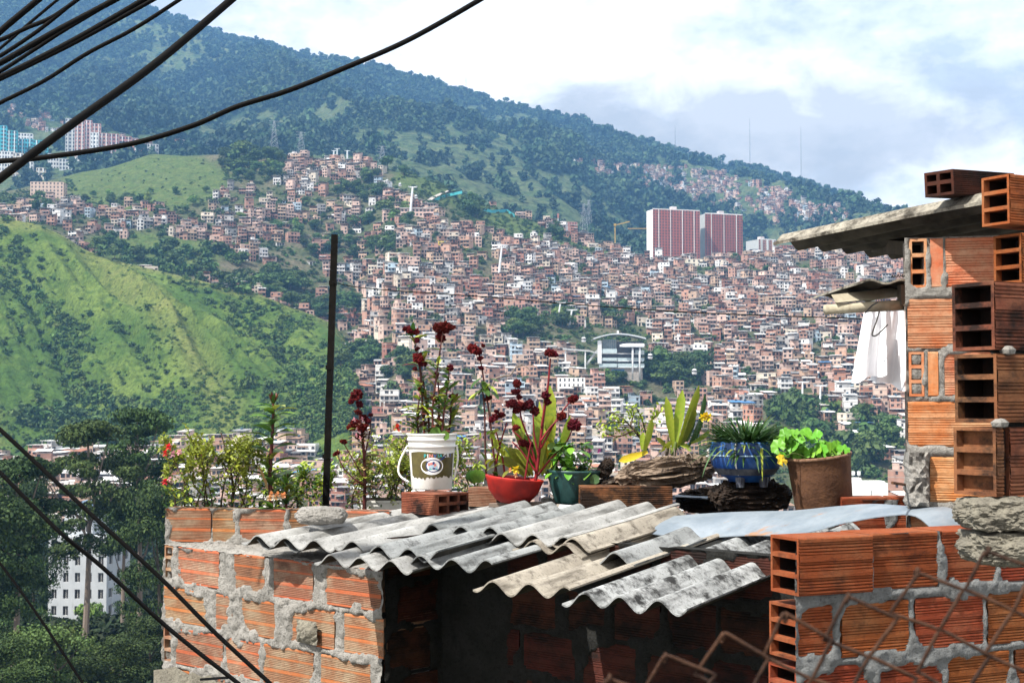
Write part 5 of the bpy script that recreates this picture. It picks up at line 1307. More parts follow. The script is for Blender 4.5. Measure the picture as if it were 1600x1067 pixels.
corrugated('bright white roof sheet at the far left end of the low roof', 376, 842, 3.4, 1.35, M['cement_white'], 0, .185, 2.4, group=GR, seed=1, s=Vector((.70, .70, .088)).normalized())
corrugated('thin broken sheet peeping out beneath the leftmost white sheet', 400, 848, 1.6, .9, M['cement_grey'], -.02, .185, .6, group=GR, seed=2)
corrugated('mottled grey sheet with three dark arches left of the shaded wall corner', 490, 872, 3.3, 1.45, M['cement_white'], 0, .17, 2.6, group=GR, seed=3)
corrugated('grey sheet over the corner of the planter wall', 618, 872, 3.0, 1.25, M['cement_grey'], .012, .17, 1.2, group=GR, seed=4, cut=.0)
corrugated('tan weathered sheet low on the eave under the split grey sheet', 738, 912, 2.75, 1.5, M['cement_tan'], -.015, .168, 2.6, group=GR, seed=5)
corrugated('black and white blotched sheet at the lowest right corner of the roof', 878, 932, 3.4, 1.8, M['cement_dark'], -.02, .155, 2.4, group=GR, seed=6)
corrugated('small whitish sheet overlapping the first two sheets', 522, 850, 1.0, 1.05, M['cement_white'], .035, .17, 2.2, group=GR, seed=7)
corrugated('grey lichen-spotted sheet in front of the brick under the bucket', 562, 858, 2.6, 1.05, M['cement_grey'], .035, .17, 2.4, group=GR, seed=8)
corrugated('dark mottled sheet running up under the red bowl', 650, 824, 3.4, .75, M['cement_grey'], .05, .165, 2.5, group=GR, seed=9)
corrugated('sunlit white and cream sheet below the long brick', 758, 838, 2.7, 1.0, M['cement_white'], .052, .165, 2.9, group=GR, seed=10)
corrugated('grey strip of sheet between the white sheet and the metal flashing', 800, 852, 2.2, .8, M['cement_tan'], .028, .165, 2.2, group=GR, seed=11)
corrugated('narrow cream sheet with a rolled edge left of the metal flashing', 862, 846, 1.2, .9, M['cement_tan'], .05, .17, 2.3, group=GR, seed=12)
corrugated('short grey offcut of sheet tucked below the flashing tip', 926, 868, 1.25, .62, M['cement_grey'], .03, .165, 2.4, group=GR, seed=13)
# galvanised flashing
q = Mat('galvanised'); c = q.mix(q.ramp(q.noise(6, 6, .65), .38, .64), (.15, .185, .22), (.23, .265, .30)); c = q.mix(q.ramp(q.noise(3.2, 6, .7, (.5, 2.4, 2.4)), .60, .70, 0, .9), c, (.36, .16, .04)); c = q.mix(q.ramp(q.noise(40, 3, .6), .62, .75, 0, .5), c, (.14, .13, .12))
M['galvanised'] = q.done(c, .48, .5, .25, q.noise(30, 4, .6), .2, .004)
back = [(975, 815, 6.75), (1040, 806, 6.7), (1110, 803, 6.6), (1180, 799, 6.5), (1240, 795, 6.4), (1300, 791, 6.25), (1360, 789, 6.1), (1410, 789, 5.9), (1450, 790, 5.75), (1480, 793, 5.6), (1497, 806, 5.5), (1507, 832, 5.45)]
fron = [(957, 829, 6.5), (1000, 833, 6.45), (1045, 836, 6.42), (1090, 838, 6.4), (1140, 838, 6.3), (1180, 837, 6.2), (1225, 834, 6.1), (1270, 828, 6.0), (1320, 818, 5.9), (1385, 806, 5.75), (1430, 803, 5.6), (1463, 833, 5.35)]
rows = [[], [], [], [], []]
for i in range(len(back)):
    b, f = P(*back[i]), P(*fron[i])
    for k in range(5):
        t_ = k / 4; p = f.lerp(b, t_) + Vector((0, 0, .012 * math.sin(t_ * math.pi) + .006 * math.sin(i * 1.7 + k))); rows[k].append(p)
def refine(row, n=4):
    out = []
    for i in range(len(row) - 1):
        p0, p1, p2, p3 = row[max(i - 1, 0)], row[i], row[i + 1], row[min(i + 2, len(row) - 1)]
        for k in range(n):
            t_ = k / n; out.append(.5 * ((2 * p1) + (p2 - p0) * t_ + (2 * p0 - 5 * p1 + 4 * p2 - p3) * t_ ** 2 + (3 * p1 - p0 - 3 * p2 + p3) * t_ ** 3))
    return out + [row[-1]]
rows = [refine(r_) for r_ in rows]
mb = MB(); mb.grid(rows); mb.grid([[p - Vector((0, 0, .004)) for p in r_][::-1] for r_ in rows])
mb.grid([[p - Vector((0, 0, .004)) for p in rows[0]], rows[0]]); mb.grid([rows[-1], [p - Vector((0, 0, .004)) for p in rows[-1]]])
o = mb.build('metal_flashing', M['galvanised'], smooth=True); tag(o, 'long bent strip of galvanised sheet metal with rust streaks', 'metal sheet')
# bits behind the low wall
t = thing('low_parapet', 'low dark red parapet with patched mortar behind the rusty pot', 'parapet', P(1322, 800, 6.75), math.radians(4))
for i in range(2): brick(t, i * .24 - .02, -.12, .22, .19, .12, 'red')
mortar_sheet(t, .5, -.2, .058, [(-.02 + i * .24, .2 + i * .24, -.12, .07) for i in range(2)], M['mortar_grey'], T=.12, seed=55)
mb = MB(); mb.bar(P(1325, 832, 5.4), P(1462, 829, 5.5), .05, .012); tag(mb.build('wooden_slat', simple('slat_wood', (.36, .26, .14), (.24, .17, .09), 20, stretch=(1, .1, 1))), 'thin wooden slat lying behind the low brick wall', 'slat')

# long flat brick, brick under the bucket, offcuts
p = rp(909, 798, .03); L_ = .455
loose_brick(p + Vector((0, 0, .0)), (L_, .2, .118), math.radians(2), 'long old brick lying flat in front of the bark', M['brick_dark'], cells=(3, 2), rot=(0, math.radians(-.3)))
mb = MB(); o = rock('pebble', 'small dark pebble on top of the long flat brick', 'pebble', P(954, 756, 7.3), (.014, .012, .014), M['bark'], 4, sub=2)
pc = rp(683, 806, .03); rzb = math.radians(-44); Lb, Tb, Hb = .27, .22, .108
loose_brick(pc - Vector((math.cos(rzb) * Lb, math.sin(rzb) * Lb, 0)), (Lb, Tb, Hb), rzb, 'hollow brick standing under the white bucket', M['brick_dark'], cells=(3, 2), rot=None)
p = rp(731, 791, .02); loose_brick(p, (.16, .14, .10), math.radians(-20), 'broken brick end between the bucket and the red bowl', M['brick_old'], cells=(2, 2))
mb = MB(); mb.bar(rp(765, 789, .04), rp(862, 786, .04), .07, .018); tag(mb.build('plank', M['bark_pale']), 'grey plank lying under the red bowl', 'plank')
rock('mortar_chunk', 'pale chunk of mortar under the teal pot', 'chunk', rp(858, 783, .035), (.045, .04, .022), M['mortar'], 8, sub=3)
rock('mortar_chunk', 'white pointed mound of mortar on top of the planter wall', 'chunk', P(503, 805, 6.95), (.125, .09, .045), M['mortar'], 12, sub=4, amp=.15)

# ------------------------------------------------------------------ pots
M['plastic_white'] = simple('plastic_white', (.74, .73, .69), (.58, .55, .48), 7, .5, .75, rough=.5, spec=.4)
M['plastic_red'] = simple('plastic_red', (.36, .018, .012), (.20, .012, .010), 9, rough=.6, spec=.25)
M['plastic_teal'] = simple('plastic_teal', (.018, .062, .060), (.010, .032, .031), 12, rough=.45, spec=.4)
q = Mat('glaze_blue'); c = q.mix(q.ramp(q.noise(9, 6, .65, (1, 1, .5)), .4, .62), (.012, .05, .20), (.02, .10, .32)); c = q.mix(q.ramp(q.noise(16, 6, .7, (1, 1, .3)), .60, .72, 0, .6), c, (.18, .25, .36)); M['glaze_blue'] = q.done(c, .3, .5)
M['glaze_base'] = simple('glaze_base', (.14, .15, .17), (.05, .055, .08), 18, rough=.5)
M['rust'] = simple('rust', (.13, .062, .032), (.075, .035, .02), 11, .38, .62, rough=.9, bump=.5, detail=8)
M['rust_edge'] = simple('rust_edge', (.22, .13, .085), (.11, .055, .03), 40, rough=.9)
M['soil'] = simple('soil', (.04, .028, .02), (.02, .014, .01), 60, bump=.8)
M['label_olive'] = simple('label_olive', (.10, .085, .028), (.06, .05, .02), 14, rough=.55)
M['ink_white'] = simple('ink_white', (.75, .75, .74), rough=.5)
M['ink_teal'] = simple('ink_teal', (.05, .33, .33), rough=.5); M['ink_pink'] = simple('ink_pink', (.62, .22, .20), rough=.5); M['ink_blue'] = simple('ink_blue', (.07, .12, .36), rough=.5); M['ink_navy'] = simple('ink_navy', (.03, .05, .17), rough=.5); M['ink_sky'] = simple('ink_sky', (.35, .5, .62), rough=.5)
def at_px(px, py, Y): return P(px, py, Y)
# white paint bucket
YB = 7.62; zb_ = pc.z + Hb + .001; bb = Vector(((675 - 800) / F * YB, YB, zb_)); HB_ = .292
t = thing('paint_bucket', 'white plastic paint bucket with worn label, planted with dark red flowers', 'bucket', bb, 0)
mb = MB(); mb.lathe([(0, 0), (.104, 0), (.108, .006), (.121, .20), (.124, .222), (.130, .224), (.130, .232), (.1255, .236), (.127, .256), (.133, .258), (.133, .268), (.128, .272), (.131, .286), (.135, .288), (.135, .296), (.124, .296), (.118, .25), (0, .25)], 40); mb.build('bucket_body', M['plastic_white'], t, smooth=True)
mb = MB(); mb.lathe([(0, .262), (.119, .258)], 24); mb.build('soil', M['soil'], t)
def cyl(th, z, e=.0012):
    r = .108 + .0135 / .194 * (z - .006) + e; return Vector((r * math.sin(th), -r * math.cos(th), z))
rows = []
for i in range(15):
    z0 = .062; z = z0 + (.196 - z0) * i / 14
    rows.append([cyl(math.radians(-60 + 132 * j / 30), z + (.022 * (float(vnoise(j * 1.7, 0, 0, 5)) - .35 + .5 * float(vnoise(j * .35, 3, 0, 5)) - .25) * (1 - i / 14) if i < 14 else .006 * math.sin(j * .2)), .0012) for j in range(31)])
mb = MB(); mb.grid(rows); mb.build('label', M['label_olive'], t, smooth=True)
def disc(name, cth, cz, rx, rz, mat, e, sides=28, ring=None, rot=0):
    mb = MB(); vs = []
    for k in range(sides):
        a = 2 * math.pi * k / sides
        for rr in ((ring, 1) if ring else (0, 1)): vs.append(cyl(cth + rx * rr * math.cos(a) / .116, cz + rz * rr * math.sin(a), e))
    mb.add(vs, [(2 * k, 2 * k + 1, (2 * k + 3) % (2 * sides), (2 * k + 2) % (2 * sides)) for k in range(sides)]); return mb.build(name, mat, t)
C0 = math.radians(4)
disc('emblem_oval', C0 - .005, .126, .060, .046, M['ink_white'], .0022); disc('emblem_ring', C0 + .05, .128, .0385, .034, M['ink_navy'], .0030, ring=.86)
disc('emblem_sky', C0 + .05, .128, .0335, .0295, M['ink_white'], .0030)
for (dx, dz, w, h, m) in ((-.022, .006, .010, .012, 'ink_pink'), (-.010, .010, .013, .010, 'ink_pink'), (.002, .012, .012, .012, 'ink_navy'), (-.018, -.006, .012, .012, 'ink_sky'), (-.004, -.004, .013, .014, 'ink_sky'), (.010, .002, .012, .012, 'ink_pink'), (.016, -.008, .012, .014, 'ink_sky'), (.004, -.016, .016, .008, 'ink_navy'), (-.014, -.018, .016, .006, 'ink_teal'), (.018, -.018, .010, .006, 'ink_teal')):
    mb = MB(); c_ = C0 + .05 + dx / .118
    mb.grid([[cyl(c_ + sx * w / 2 / .118, .128 + dz + sz * h / 2, .0036) for sx in (-1, 1)] for sz in (-1, 1)])
    if m in ('ink_pink', 'ink_navy'): mb.add([cyl(c_ - w * .6 / .118, .128 + dz + h / 2, .0037), cyl(c_ + w * .6 / .118, .128 + dz + h / 2, .0037), cyl(c_, .128 + dz + h * .9, .0037)], [(0, 1, 2)])
    mb.build('emblem_house', M[m], t)
mb = MB(); mb.grid([[cyl(C0 + .33 + .32 * k / 6, .158 + .024 * (k / 6) ** 1.4 + sz * .006 * math.sin(math.pi * (k + .6) / 7), .0030) for k in range(7)] for sz in (-1, 1)]); mb.build('emblem_swoosh', M['ink_navy'], t)
x_ = -.047
for ch, m in zip('PINVIACRI', ('ink_teal', 'ink_white', 'ink_pink', 'ink_blue', 'ink_teal', 'ink_teal', 'ink_white', 'ink_white', 'ink_blue')):
    cu = bpy.data.curves.new('letter', 'FONT'); cu.body = ch; cu.size = .027; cu.offset = .0009; cu.resolution_u = 3
    tmp = bpy.data.objects.new('letter', cu); C.objects.link(tmp); dg = bpy.context.evaluated_depsgraph_get(); me = bpy.data.meshes.new_from_object(tmp.evaluated_get(dg)); bpy.data.objects.remove(tmp)
    wd = max(v.co.x for v in me.vertices)
    for v in me.vertices: v.co = cyl((x_ + v.co.x) / .119 + .1, .1715 + v.co.y * .95 + .03 * (x_ + .02) * .3, .0026)
    me.materials.clear(); me.materials.append(M[m]); obj('letter', me, t); x_ += wd + .0035
for sx, pts in ((-1, [(-.130, 0, .23), (-.165, -.02, .16), (-.176, -.03, .10), (-.160, -.04, .066), (-.118, -.06, .04)]), (1, [(.131, 0, .235), (.140, -.02, .17), (.128, -.03, .09), (.118, -.03, .05)])):
    mb = MB(); mb.tube(refine([Vector(p) for p in pts], 5), .0052, 7); mb.build('handle', M['plastic_white'], t, smooth=True)
def pot(name, label, cat, px, py_b, Y, prof, mat, tilt=(0, 0), n=40, soil=None, wob=0):
    t = thing(name, label, cat, P(px, py_b, Y)); t.rotation_euler = (tilt[0], tilt[1], 0)
    mb = MB(); mb.lathe(prof, n, wob=wob, seed=len(prof)); mb.build('pot_body', mat, t, smooth=True)
    if soil: mb = MB(); mb.lathe([(0, soil[1] + .006), (soil[0], soil[1])], 20); mb.build('soil', M['soil'], t)
    return t
red_bowl = pot('flower_bowl', 'round red plastic bowl tipped to the right', 'bowl', 800, 786, 7.35, [(0, 0), (.06, 0), (.09, .015), (.128, .06), (.146, .115), (.152, .128), (.150, .134), (.140, .125), (.12, .07), (0, .05)], M['plastic_red'], (0, math.radians(6)), soil=(.135, .112))
pr = [(0, 0), (.085, 0)]
for i in range(11): z = .006 + i * .0145; r = .088 + .050 * (z / .165) ** .7; pr += [(r, z), (r + .004, z + .007)]
pr += [(.144, .168), (.144, .176), (.132, .174), (.12, .12), (0, .12)]
teal_pot = pot('plant_pot', 'dark teal ribbed pot with leafy basil', 'pot', 896, 787, 7.42, pr, M['plastic_teal'], (0, math.radians(1)), soil=(.127, .15))
white_pot = pot('plant_pot', 'plain white pot behind the red bowl', 'pot', 781, 768, 7.95, [(0, 0), (.085, 0), (.10, .17), (.112, .172), (.114, .205), (.106, .207), (.1, .18), (0, .18)], M['plastic_white'], soil=(.101, .18))
mb = MB()
t = thing('planter_box', 'long pale planter box behind the white bucket', 'planter', P(600, 812, 8.1)); mb.box((0, .08, .03), (.26, .2, .14)); mb.build('box', M['plastic_white'], t); mb = MB(); mb.box((0, .08, .104), (.27, .21, .012)); mb.build('rim', M['plastic_white'], t); mb = MB(); mb.box((0, .08, .1125), (.24, .18, .006)); mb.build('soil', M['soil'], t)
blue_pot = pot('plant_pot', 'round blue glazed pot with white drips holding a spider plant', 'pot', 1166, 752, 7.05, [(0, 0), (.085, 0), (.09, .012), (.135, .035), (.168, .08), (.180, .13), (.180, .165), (.172, .185), (.176, .195), (.165, .197), (.155, .15), (0, .14)], M['glaze_blue'], soil=(.158, .165))
mb = MB(); mb.lathe([(.1365, .0355), (.154, .057), (.163, .068)], 40); o = mb.build('pot_foot', M['glaze_base'], blue_pot, smooth=True); o.scale = (1.004, 1.004, 1)
for k in range(3):
    a = math.radians(-90 + (-26, 48, 95)[k]); mb = MB(); mb.lathe([(0, -.03), (.02, -.028), (.024, .02), (0, .03)], 8); mb.build('pot_leg', M['glaze_base'], blue_pot, (.10 * math.cos(a), .10 * math.sin(a), .005))
a = math.radians(-90 - 26); mb = MB(); rows = []
for (r, z) in ((.1745, .19), (.1815, .165), (.1815, .13), (.170, .08), (.137, .0355)): rows.append([(r * math.cos(a + d), r * math.sin(a + d), z) for d in (-.022, 0, .022)])
mb.grid(rows); mb.build('glaze_drip', M['ink_white'], blue_pot)
mb = MB(); mb.lathe([(.1822, .128), (.1826, .131), (.1822, .134)], 40); mb.build('glaze_line', M['ink_sky'], blue_pot)
rusty = pot('plant_pot', 'rusty brown metal can with bright green geranium', 'pot', 1288, 797, 6.9, [(0, 0), (.135, 0), (.137, .004), (.148, .20), (.154, .258), (.158, .262), (.158, .268), (.150, .268), (.14, .2), (0, .2)], M['rust'], (math.radians(3), math.radians(-6.5)), soil=(.143, .235), wob=.02)
mb = MB(); mb.lathe([(.1585, .258), (.161, .264), (.158, .2705), (.149, .2705)], 40); mb.build('rim', M['rust_edge'], rusty, smooth=True)

# bark slab, log under the blue pot
M['bark_slab'] = simple('bark_slab', (.20, .15, .11), (.06, .04, .028), 16, .42, .6, bump=1.0, stretch=(.35, 1, 1.6), bscale=30, bdist=.02)
M['log_dark'] = simple('log_dark', (.035, .022, .015), (.012, .008, .006), 14, bump=1.0, bdist=.02)
def slab(name, label, c, size, mat, seed, tilt, fr=5, amp=.35):
    bm = bmesh.new(); bmesh.ops.create_icosphere(bm, subdivisions=5, radius=1)
    co = np.array([v.co[:] for v in bm.verts]); n = fbm(co[:, 0] * 2.2 + 7, co[:, 1] * fr + 7, co[:, 2] * fr + 7, seed, 4) - .5; n2_ = np.abs(2 * fbm(co[:, 0] * 2.5 + 4, co[:, 1] * 9 + 4, co[:, 2] * 13 + 4, seed + 2, 3) - 1)
    for v, a, b in zip(bm.verts, n, n2_):
        k = 1 + a * amp * 2 - (.22 - b) * .5; sx = (abs(v.co.x) ** .6) * (1 if v.co.x > 0 else -1); v.co = Vector((sx * size[0] * (1 + a * .3), v.co.y * size[1] * k, v.co.z * size[2] * k))
    me = bpy.data.meshes.new(name); bm.to_mesh(me); bm.free(); me.materials.append(mat); o = obj(name, me, None, c, (0, tilt, 0)); return o
o = slab('bark_slab', '', P(1040, 738, 7.3), (.25, .13, .075), M['bark_slab'], 3, math.radians(-7)); tag(o, 'large rough slab of tree bark carrying the paddle-leaved plant', 'bark')
o = slab('bark_piece', '', P(985, 758, 7.4), (.19, .12, .05), M['log_dark'], 6, math.radians(-4)); tag(o, 'dark lower piece of bark behind the long brick', 'bark')
o = slab('wood_knot', '', P(946, 732, 7.4), (.038, .035, .05), M['log_dark'], 8, .5); tag(o, 'dark knot of wood at the left tip of the bark slab', 'wood')
o = slab('log', '', P(1172, 775, 7.1), (.20, .15, .075), M['log_dark'], 9, 0); tag(o, 'black log supporting the blue glazed pot', 'log')
o = slab('log', '', P(1105, 782, 7.5), (.16, .12, .06), M['log_dark'], 10, 0); tag(o, 'short dark log between the long brick and the blue pot', 'log')
mb = MB(); mb.add([P(1052, 776, 7.25), P(1105, 778, 7.2), P(1108, 772, 7.6), P(1060, 771, 7.6)], [(0, 1, 2, 3)]); mb.add([P(1052, 778, 7.25), P(1105, 780, 7.2), P(1108, 774, 7.6), P(1060, 773, 7.6)], [(3, 2, 1, 0)])
tag(mb.build('metal_scrap', M['galvanised']), 'scrap of pale sheet metal below the bark slab', 'scrap')

# ------------------------------------------------------------------ right-hand eave, washing, pipe
UA = Vector((.75, .66, 0)).normalized(); SA = Vector((.66, -.75, .079)).normalized()
M['eave_cement'] = cement_mat('eave_cement', (.30, .28, .23), (.20, .18, .15), (.04, .035, .028), .48)
O_ = P(1207, 372, 6.3)
# corrugations run from the low eave edge up towards the house front
corrugated('big corrugated roof sheet jutting out over the brick pillar', 0, 0, 6.5, 1.28, M['eave_cement'], 0, .185, math.pi, .025, O=O_ + UA * .0, u=UA, s=SA, seed=21, thick=.014)
t = thing('roof_beam', 'dark wooden beam under the jutting roof sheet', 'beam', (0, 0, 0)); mb = MB(); mb.bar(P(1330, 381, 7.2), P(1425, 388, 6.2), .06, .06); mb.build('beam', M['bark'], t)
corrugated('small corrugated offcut roofing the washing pole', 0, 0, 1.9, .45, M['eave_cement'], 0, .14, math.pi * 1.2, .009, O=P(1340, 437, 5.85), u=Vector((.97, .20, -.02)).normalized(), s=Vector((-.20, .97, -.07)).normalized(), seed=22, thick=.009)
mb = MB()
for k, (x, w, h) in enumerate(((1393, 4, 3), (1397, 6, 2), (1402, 5, 4), (1406, 7, 2), (1409, 4, 4), (1413, 5, 3))):
    y = 433 - .1 * k; mb.tube(refine([P(x, y, 5.80), P(x + w * .3, y - h, 5.80), P(x + w * .6, y + .5, 5.80), P(x + w, y - h * .6, 5.80)], 3), .0018, 4)
tag(mb.build('scribble', M['black']), 'black scribbled marks on the edge of the small roof offcut', 'marks')
mb = MB(); a, b = P(1300, 462, 5.9), P(1412, 450, 6.0)
mb.add([P(1299, 461, 5.95), P(1406, 448, 6.05), P(1408, 463, 5.98), P(1306, 473, 5.88)], [(0, 1, 2, 3)]); mb.add([P(1299, 460.5, 6.10), P(1406, 447.5, 6.2), P(1408, 464, 6.1), P(1306, 475, 6.0)], [(3, 2, 1, 0)])
mb.f += [(0, 4, 5, 1), (1, 5, 6, 2), (2, 6, 7, 3), (3, 7, 4, 0)]; mb.m += [0] * 4
tag(mb.build('plank', simple('plank_grey', (.36, .33, .25), (.24, .21, .15), 9, stretch=(1, .2, 1), bump=.4)), 'weathered grey plank above the washing pipe', 'plank')
q = simple('pipe_cement', (.42, .38, .28), (.25, .22, .16), 12, bump=.3)
mb = MB(); mb.tube([P(1289, 484, 5.9), P(1350, 480, 5.93), P(1421, 476, 5.96)], [.021, .022, .023], 14); tag(mb.build('washing_pipe', q, smooth=True), 'grey cement pipe sticking out from the pillar', 'pipe')
mb = MB(); mb.bar(P(1405, 462, 5.95), P(1424, 462, 5.95), .06, .09); tag(mb.build('wood_block', M['bark']), 'dark wood block wedged between plank and pillar', 'block')
mb = MB(); mb.tube(refine([P(1372, 472, 5.8), P(1362, 478, 5.8), P(1352, 489, 5.82)], 4), .0035, 5); mb.tube(refine([P(1374, 486, 5.78), P(1370, 500, 5.76), P(1363, 520, 5.75), P(1365, 525, 5.74), P(1372, 522, 5.74), P(1387, 507, 5.74)], 5), .0032, 5)
tag(mb.build('wire_hook', M['black']), 'bent black wire hook hanging over the white towel', 'hook')
q = Mat('towel'); M['towel'] = q.done(q.mix(q.ramp(q.noise(6, 4), .4, .6), (.80, .80, .82), (.74, .74, .77)), .95, .1, 0, q.noise(300, 3, .7), .5, .003)
def cloth(label, cols, Yo, seed, lean):
    rows = []; n = 34; m = 26
    for i in range(m + 1):
        v = i / m; r_ = []
        for j in range(n + 1):
            u_ = j / n; (tl, tr, bl, br, ty0, ty1, by0, by1) = cols
            px = (tl + (tr - tl) * u_) * (1 - v) + (bl + (br - bl) * u_) * v; py = (ty0 + (ty1 - ty0) * u_) * (1 - v) + (by0 + (by1 - by0) * u_ + 3 * math.sin(u_ * 9)) * v
            f = math.sin(u_ * 8.5 + seed + .8 * math.sin(v * 2)) * .026 * (.4 + v * .8) + math.sin(u_ * 23 + seed * 2 + v * 3) * .005 * (1.2 - v)
            r_.append(P(px, py, Yo + f + lean * v))
        rows.append(r_)
    mb = MB(); mb.grid(rows); o = mb.build('fold', M['towel'], None, smooth=True); return o
t = thing('towel', 'white towel hung over the pipe beside the brick pillar', 'towel', (0, 0, 0))
for a in (cloth('', (1350, 1384, 1330, 1386, 488, 487, 598, 584), 5.83, 1.0, -.05), cloth('', (1370, 1419, 1360, 1416, 487, 486, 592, 610), 5.86, 2.2, .0), cloth('', (1352, 1418, 1352, 1415, 488, 486, 580, 596), 5.96, 3.4, .03)): a.parent = t
# ================================================================== POTTED AND PLANTED GREENERY
def plant_mat(name, a, b, vein=None, rnd=.22, hue=.015, rough=.45, scale=14, trans=.25):
    q = Mat(name); c = q.mix(q.ramp(q.noise(scale, 3, .6), .38, .64), a, b); c = q.vary(c, rnd, hue)
    q.done(c, rough, .35)
    tr = q.n('ShaderNodeBsdfTranslucent'); q.l(c, tr.inputs['Color']); mx_ = q.n('ShaderNodeMixShader'); mx_.inputs[0].default_value = trans
    q.l(q.b.outputs[0], mx_.inputs[1]); q.l(tr.outputs[0], mx_.inputs[2]); q.l(mx_.outputs[0], q.t.nodes['Material Output'].inputs['Surface']); return q.m
PM = {'lime': plant_mat('leaf_lime', (.26, .36, .03), (.36, .40, .05)), 'yellowgreen': plant_mat('leaf_yellowgreen', (.34, .38, .04), (.20, .28, .03)), 'green': plant_mat('leaf_green', (.07, .16, .022), (.12, .22, .03)),
      'deep': plant_mat('leaf_deep', (.03, .075, .018), (.05, .11, .022)), 'olive': plant_mat('leaf_olive', (.16, .19, .03), (.24, .25, .045)), 'wine': plant_mat('leaf_wine', (.10, .025, .02), (.16, .05, .03)), 'bright': plant_mat('leaf_bright', (.10, .30, .02), (.17, .38, .035)),
      'yellow': plant_mat('petal_yellow', (.75, .55, .02), (.80, .62, .05)), 'dry': plant_mat('leaf_dry', (.40, .26, .10), (.48, .33, .16)), 'bluegreen': plant_mat('leaf_bluegreen', (.055, .13, .05), (.10, .19, .075)), 'red': plant_mat('petal_red', (.62, .03, .02), (.70, .10, .05)), 'pink': plant_mat('petal_pink', (.70, .28, .34), (.75, .42, .45)), 'orange': plant_mat('petal_orange', (.72, .28, .10), (.80, .45, .25)), 'purple': plant_mat('petal_purple', (.40, .06, .28), (.5, .12, .36)), 'whitep': plant_mat('petal_white', (.72, .72, .66), (.78, .78, .72))}
q = Mat('plume'); c = q.mix(q.ramp(q.noise(45, 5, .7), .38, .64), (.03, .003, .005), (.17, .008, .013)); M['plume'] = q.done(q.vary(c, .3, .012), .85, .15, 0, q.noise(160, 3, .7), 1.0, .006)
M['stem_red'] = simple('stem_red', (.19, .010, .016), (.11, .010, .013), 20, rough=.5); M['stem_wine'] = simple('stem_wine', (.085, .02, .018), (.05, .02, .015), 20, rough=.6)
M['stem_green'] = simple('stem_green', (.10, .14, .03), (.07, .09, .03), 20); M['twig'] = simple('twig', (.055, .035, .025), (.09, .06, .045), 30)
LMESH = {}
def leaf(parent, kind, shape, p, d, L, w, droop=.3, roll=0.0, fold=.22, name='leaf', face=None):
    face = shape == 'paddle' if face is None else face
    key = (kind, shape, round(w / L * 12) / 12 or .05, round(droop * 4) / 4, fold)
    if key not in LMESH:
        mb = MB(); mb.blade((0, 0, 0), (0, 1, 0), 1.0, key[2], key[3], 6, fold, 0, shape, side=(1, 0, 0)); LMESH[key] = mb.mesh('leaf', PM[kind], True)
    d = Vector(d).normalized(); x = d.cross(Vector((.25, -1, .1)) if face else Vector((0, 0, 1)))
    if x.length < 1e-3: x = Vector((1, 0, 0))
    x.normalize(); x = Matrix.Rotation(roll, 3, d) @ x; z = x.cross(d)
    m = Matrix((x, d, z)).transposed().to_4x4(); m.translation = Vector(p) - parent.location
    o = obj(name, LMESH[key], parent); o.matrix_local = m @ Matrix.Diagonal((L, L, L, 1)); return o
def plume_mesh(seed, sx=1, sz=1):
    bm = bmesh.new(); bmesh.ops.create_icosphere(bm, subdivisions=4, radius=1)
    co = np.array([v.co[:] for v in bm.verts]); n = np.abs(2 * fbm(co[:, 0] * 2.6 + 9, co[:, 1] * 2.6 + 9, co[:, 2] * 2.6 + 9, seed, 3) - 1); n2_ = fbm(co[:, 0] * 8 + 3, co[:, 1] * 8 + 3, co[:, 2] * 8 + 3, seed + 5, 2) - .5
    for v, a, b in zip(bm.verts, n, n2_): v.co = Vector((v.co.x * sx, v.co.y * sx, v.co.z * sz)) * (.66 + a * .85 + b * .5)
    me = bpy.data.meshes.new('flower_head'); bm.to_mesh(me); bm.free(); me.materials.append(M['plume']); return me
PL = [plume_mesh(i, 1 + .15 * (i % 2), 1 - .2 * (i % 2)) for i in range(4)]
def head(parent, p, r, k=None):
    o = obj('flower_head', PL[random.randrange(4) if k is None else k], parent, Vector(p) - parent.location, (random.uniform(-.5, .5), random.uniform(-.5, .5), random.uniform(0, 6)), (r * random.uniform(.78, 1.0), r * .88, r * random.uniform(.75, .98))); return o
def rel(t, pts): return [Vector(p) - t.location for p in pts]
def stem(t, pts, r, mat, name='stem', n=7): 
    mb = MB(); pp = refine(rel(t, pts), 5); k = len(pp); mb.tube(pp, [r * (1 - .55 * i / k) for i in range(k)], n); return mb.build(name, mat, t, smooth=True)
def along(pts, t_):
    pts = [Vector(p) for p in pts]; x = t_ * (len(pts) - 1); i = min(int(x), len(pts) - 2); return pts[i].lerp(pts[i + 1], x - i)
def flower(t, p, r, kind, n=6, name='flower', centre=None):
    mb = MB()
    for i in range(n):
        a = 6.283 * i / n + random.random() * .4; d = Vector((math.cos(a), -.55 + random.uniform(-.2, .2), math.sin(a))); mb.blade((0, 0, 0), d, r, r * .8, random.uniform(-.4, .5), 3, .2)
    for i in range(n // 2):
        a = 6.283 * i / n * 2 + .5; d = Vector((math.cos(a) * .6, -.8, math.sin(a) * .6)); mb.blade((0, -.002, 0), d, r * .7, r * .6, .2, 3, .2)
    return mb.build(name, PM[kind], t, Vector(p) - t.location)
def small_leaves(t, pts, kind, L, n_each, seed, name='leaves', spread=.02, ratio=.5):
    mb = MB(); r = random.Random(seed)
    for p in pts:
        for _ in range(n_each):
            d = Vector((r.uniform(-1, 1), r.uniform(-1, 1), r.uniform(-.35, .9))); q_ = Vector(p) + Vector((r.uniform(-1, 1), r.uniform(-1, 1), r.uniform(-1, 1))) * spread - t.location
            l = L * r.uniform(.6, 1.25); mb.blade(q_, d, l, l * ratio, r.uniform(0, .8), 3, .25)
    return tag(mb.build(name, PM[kind], t), kind='stuff')
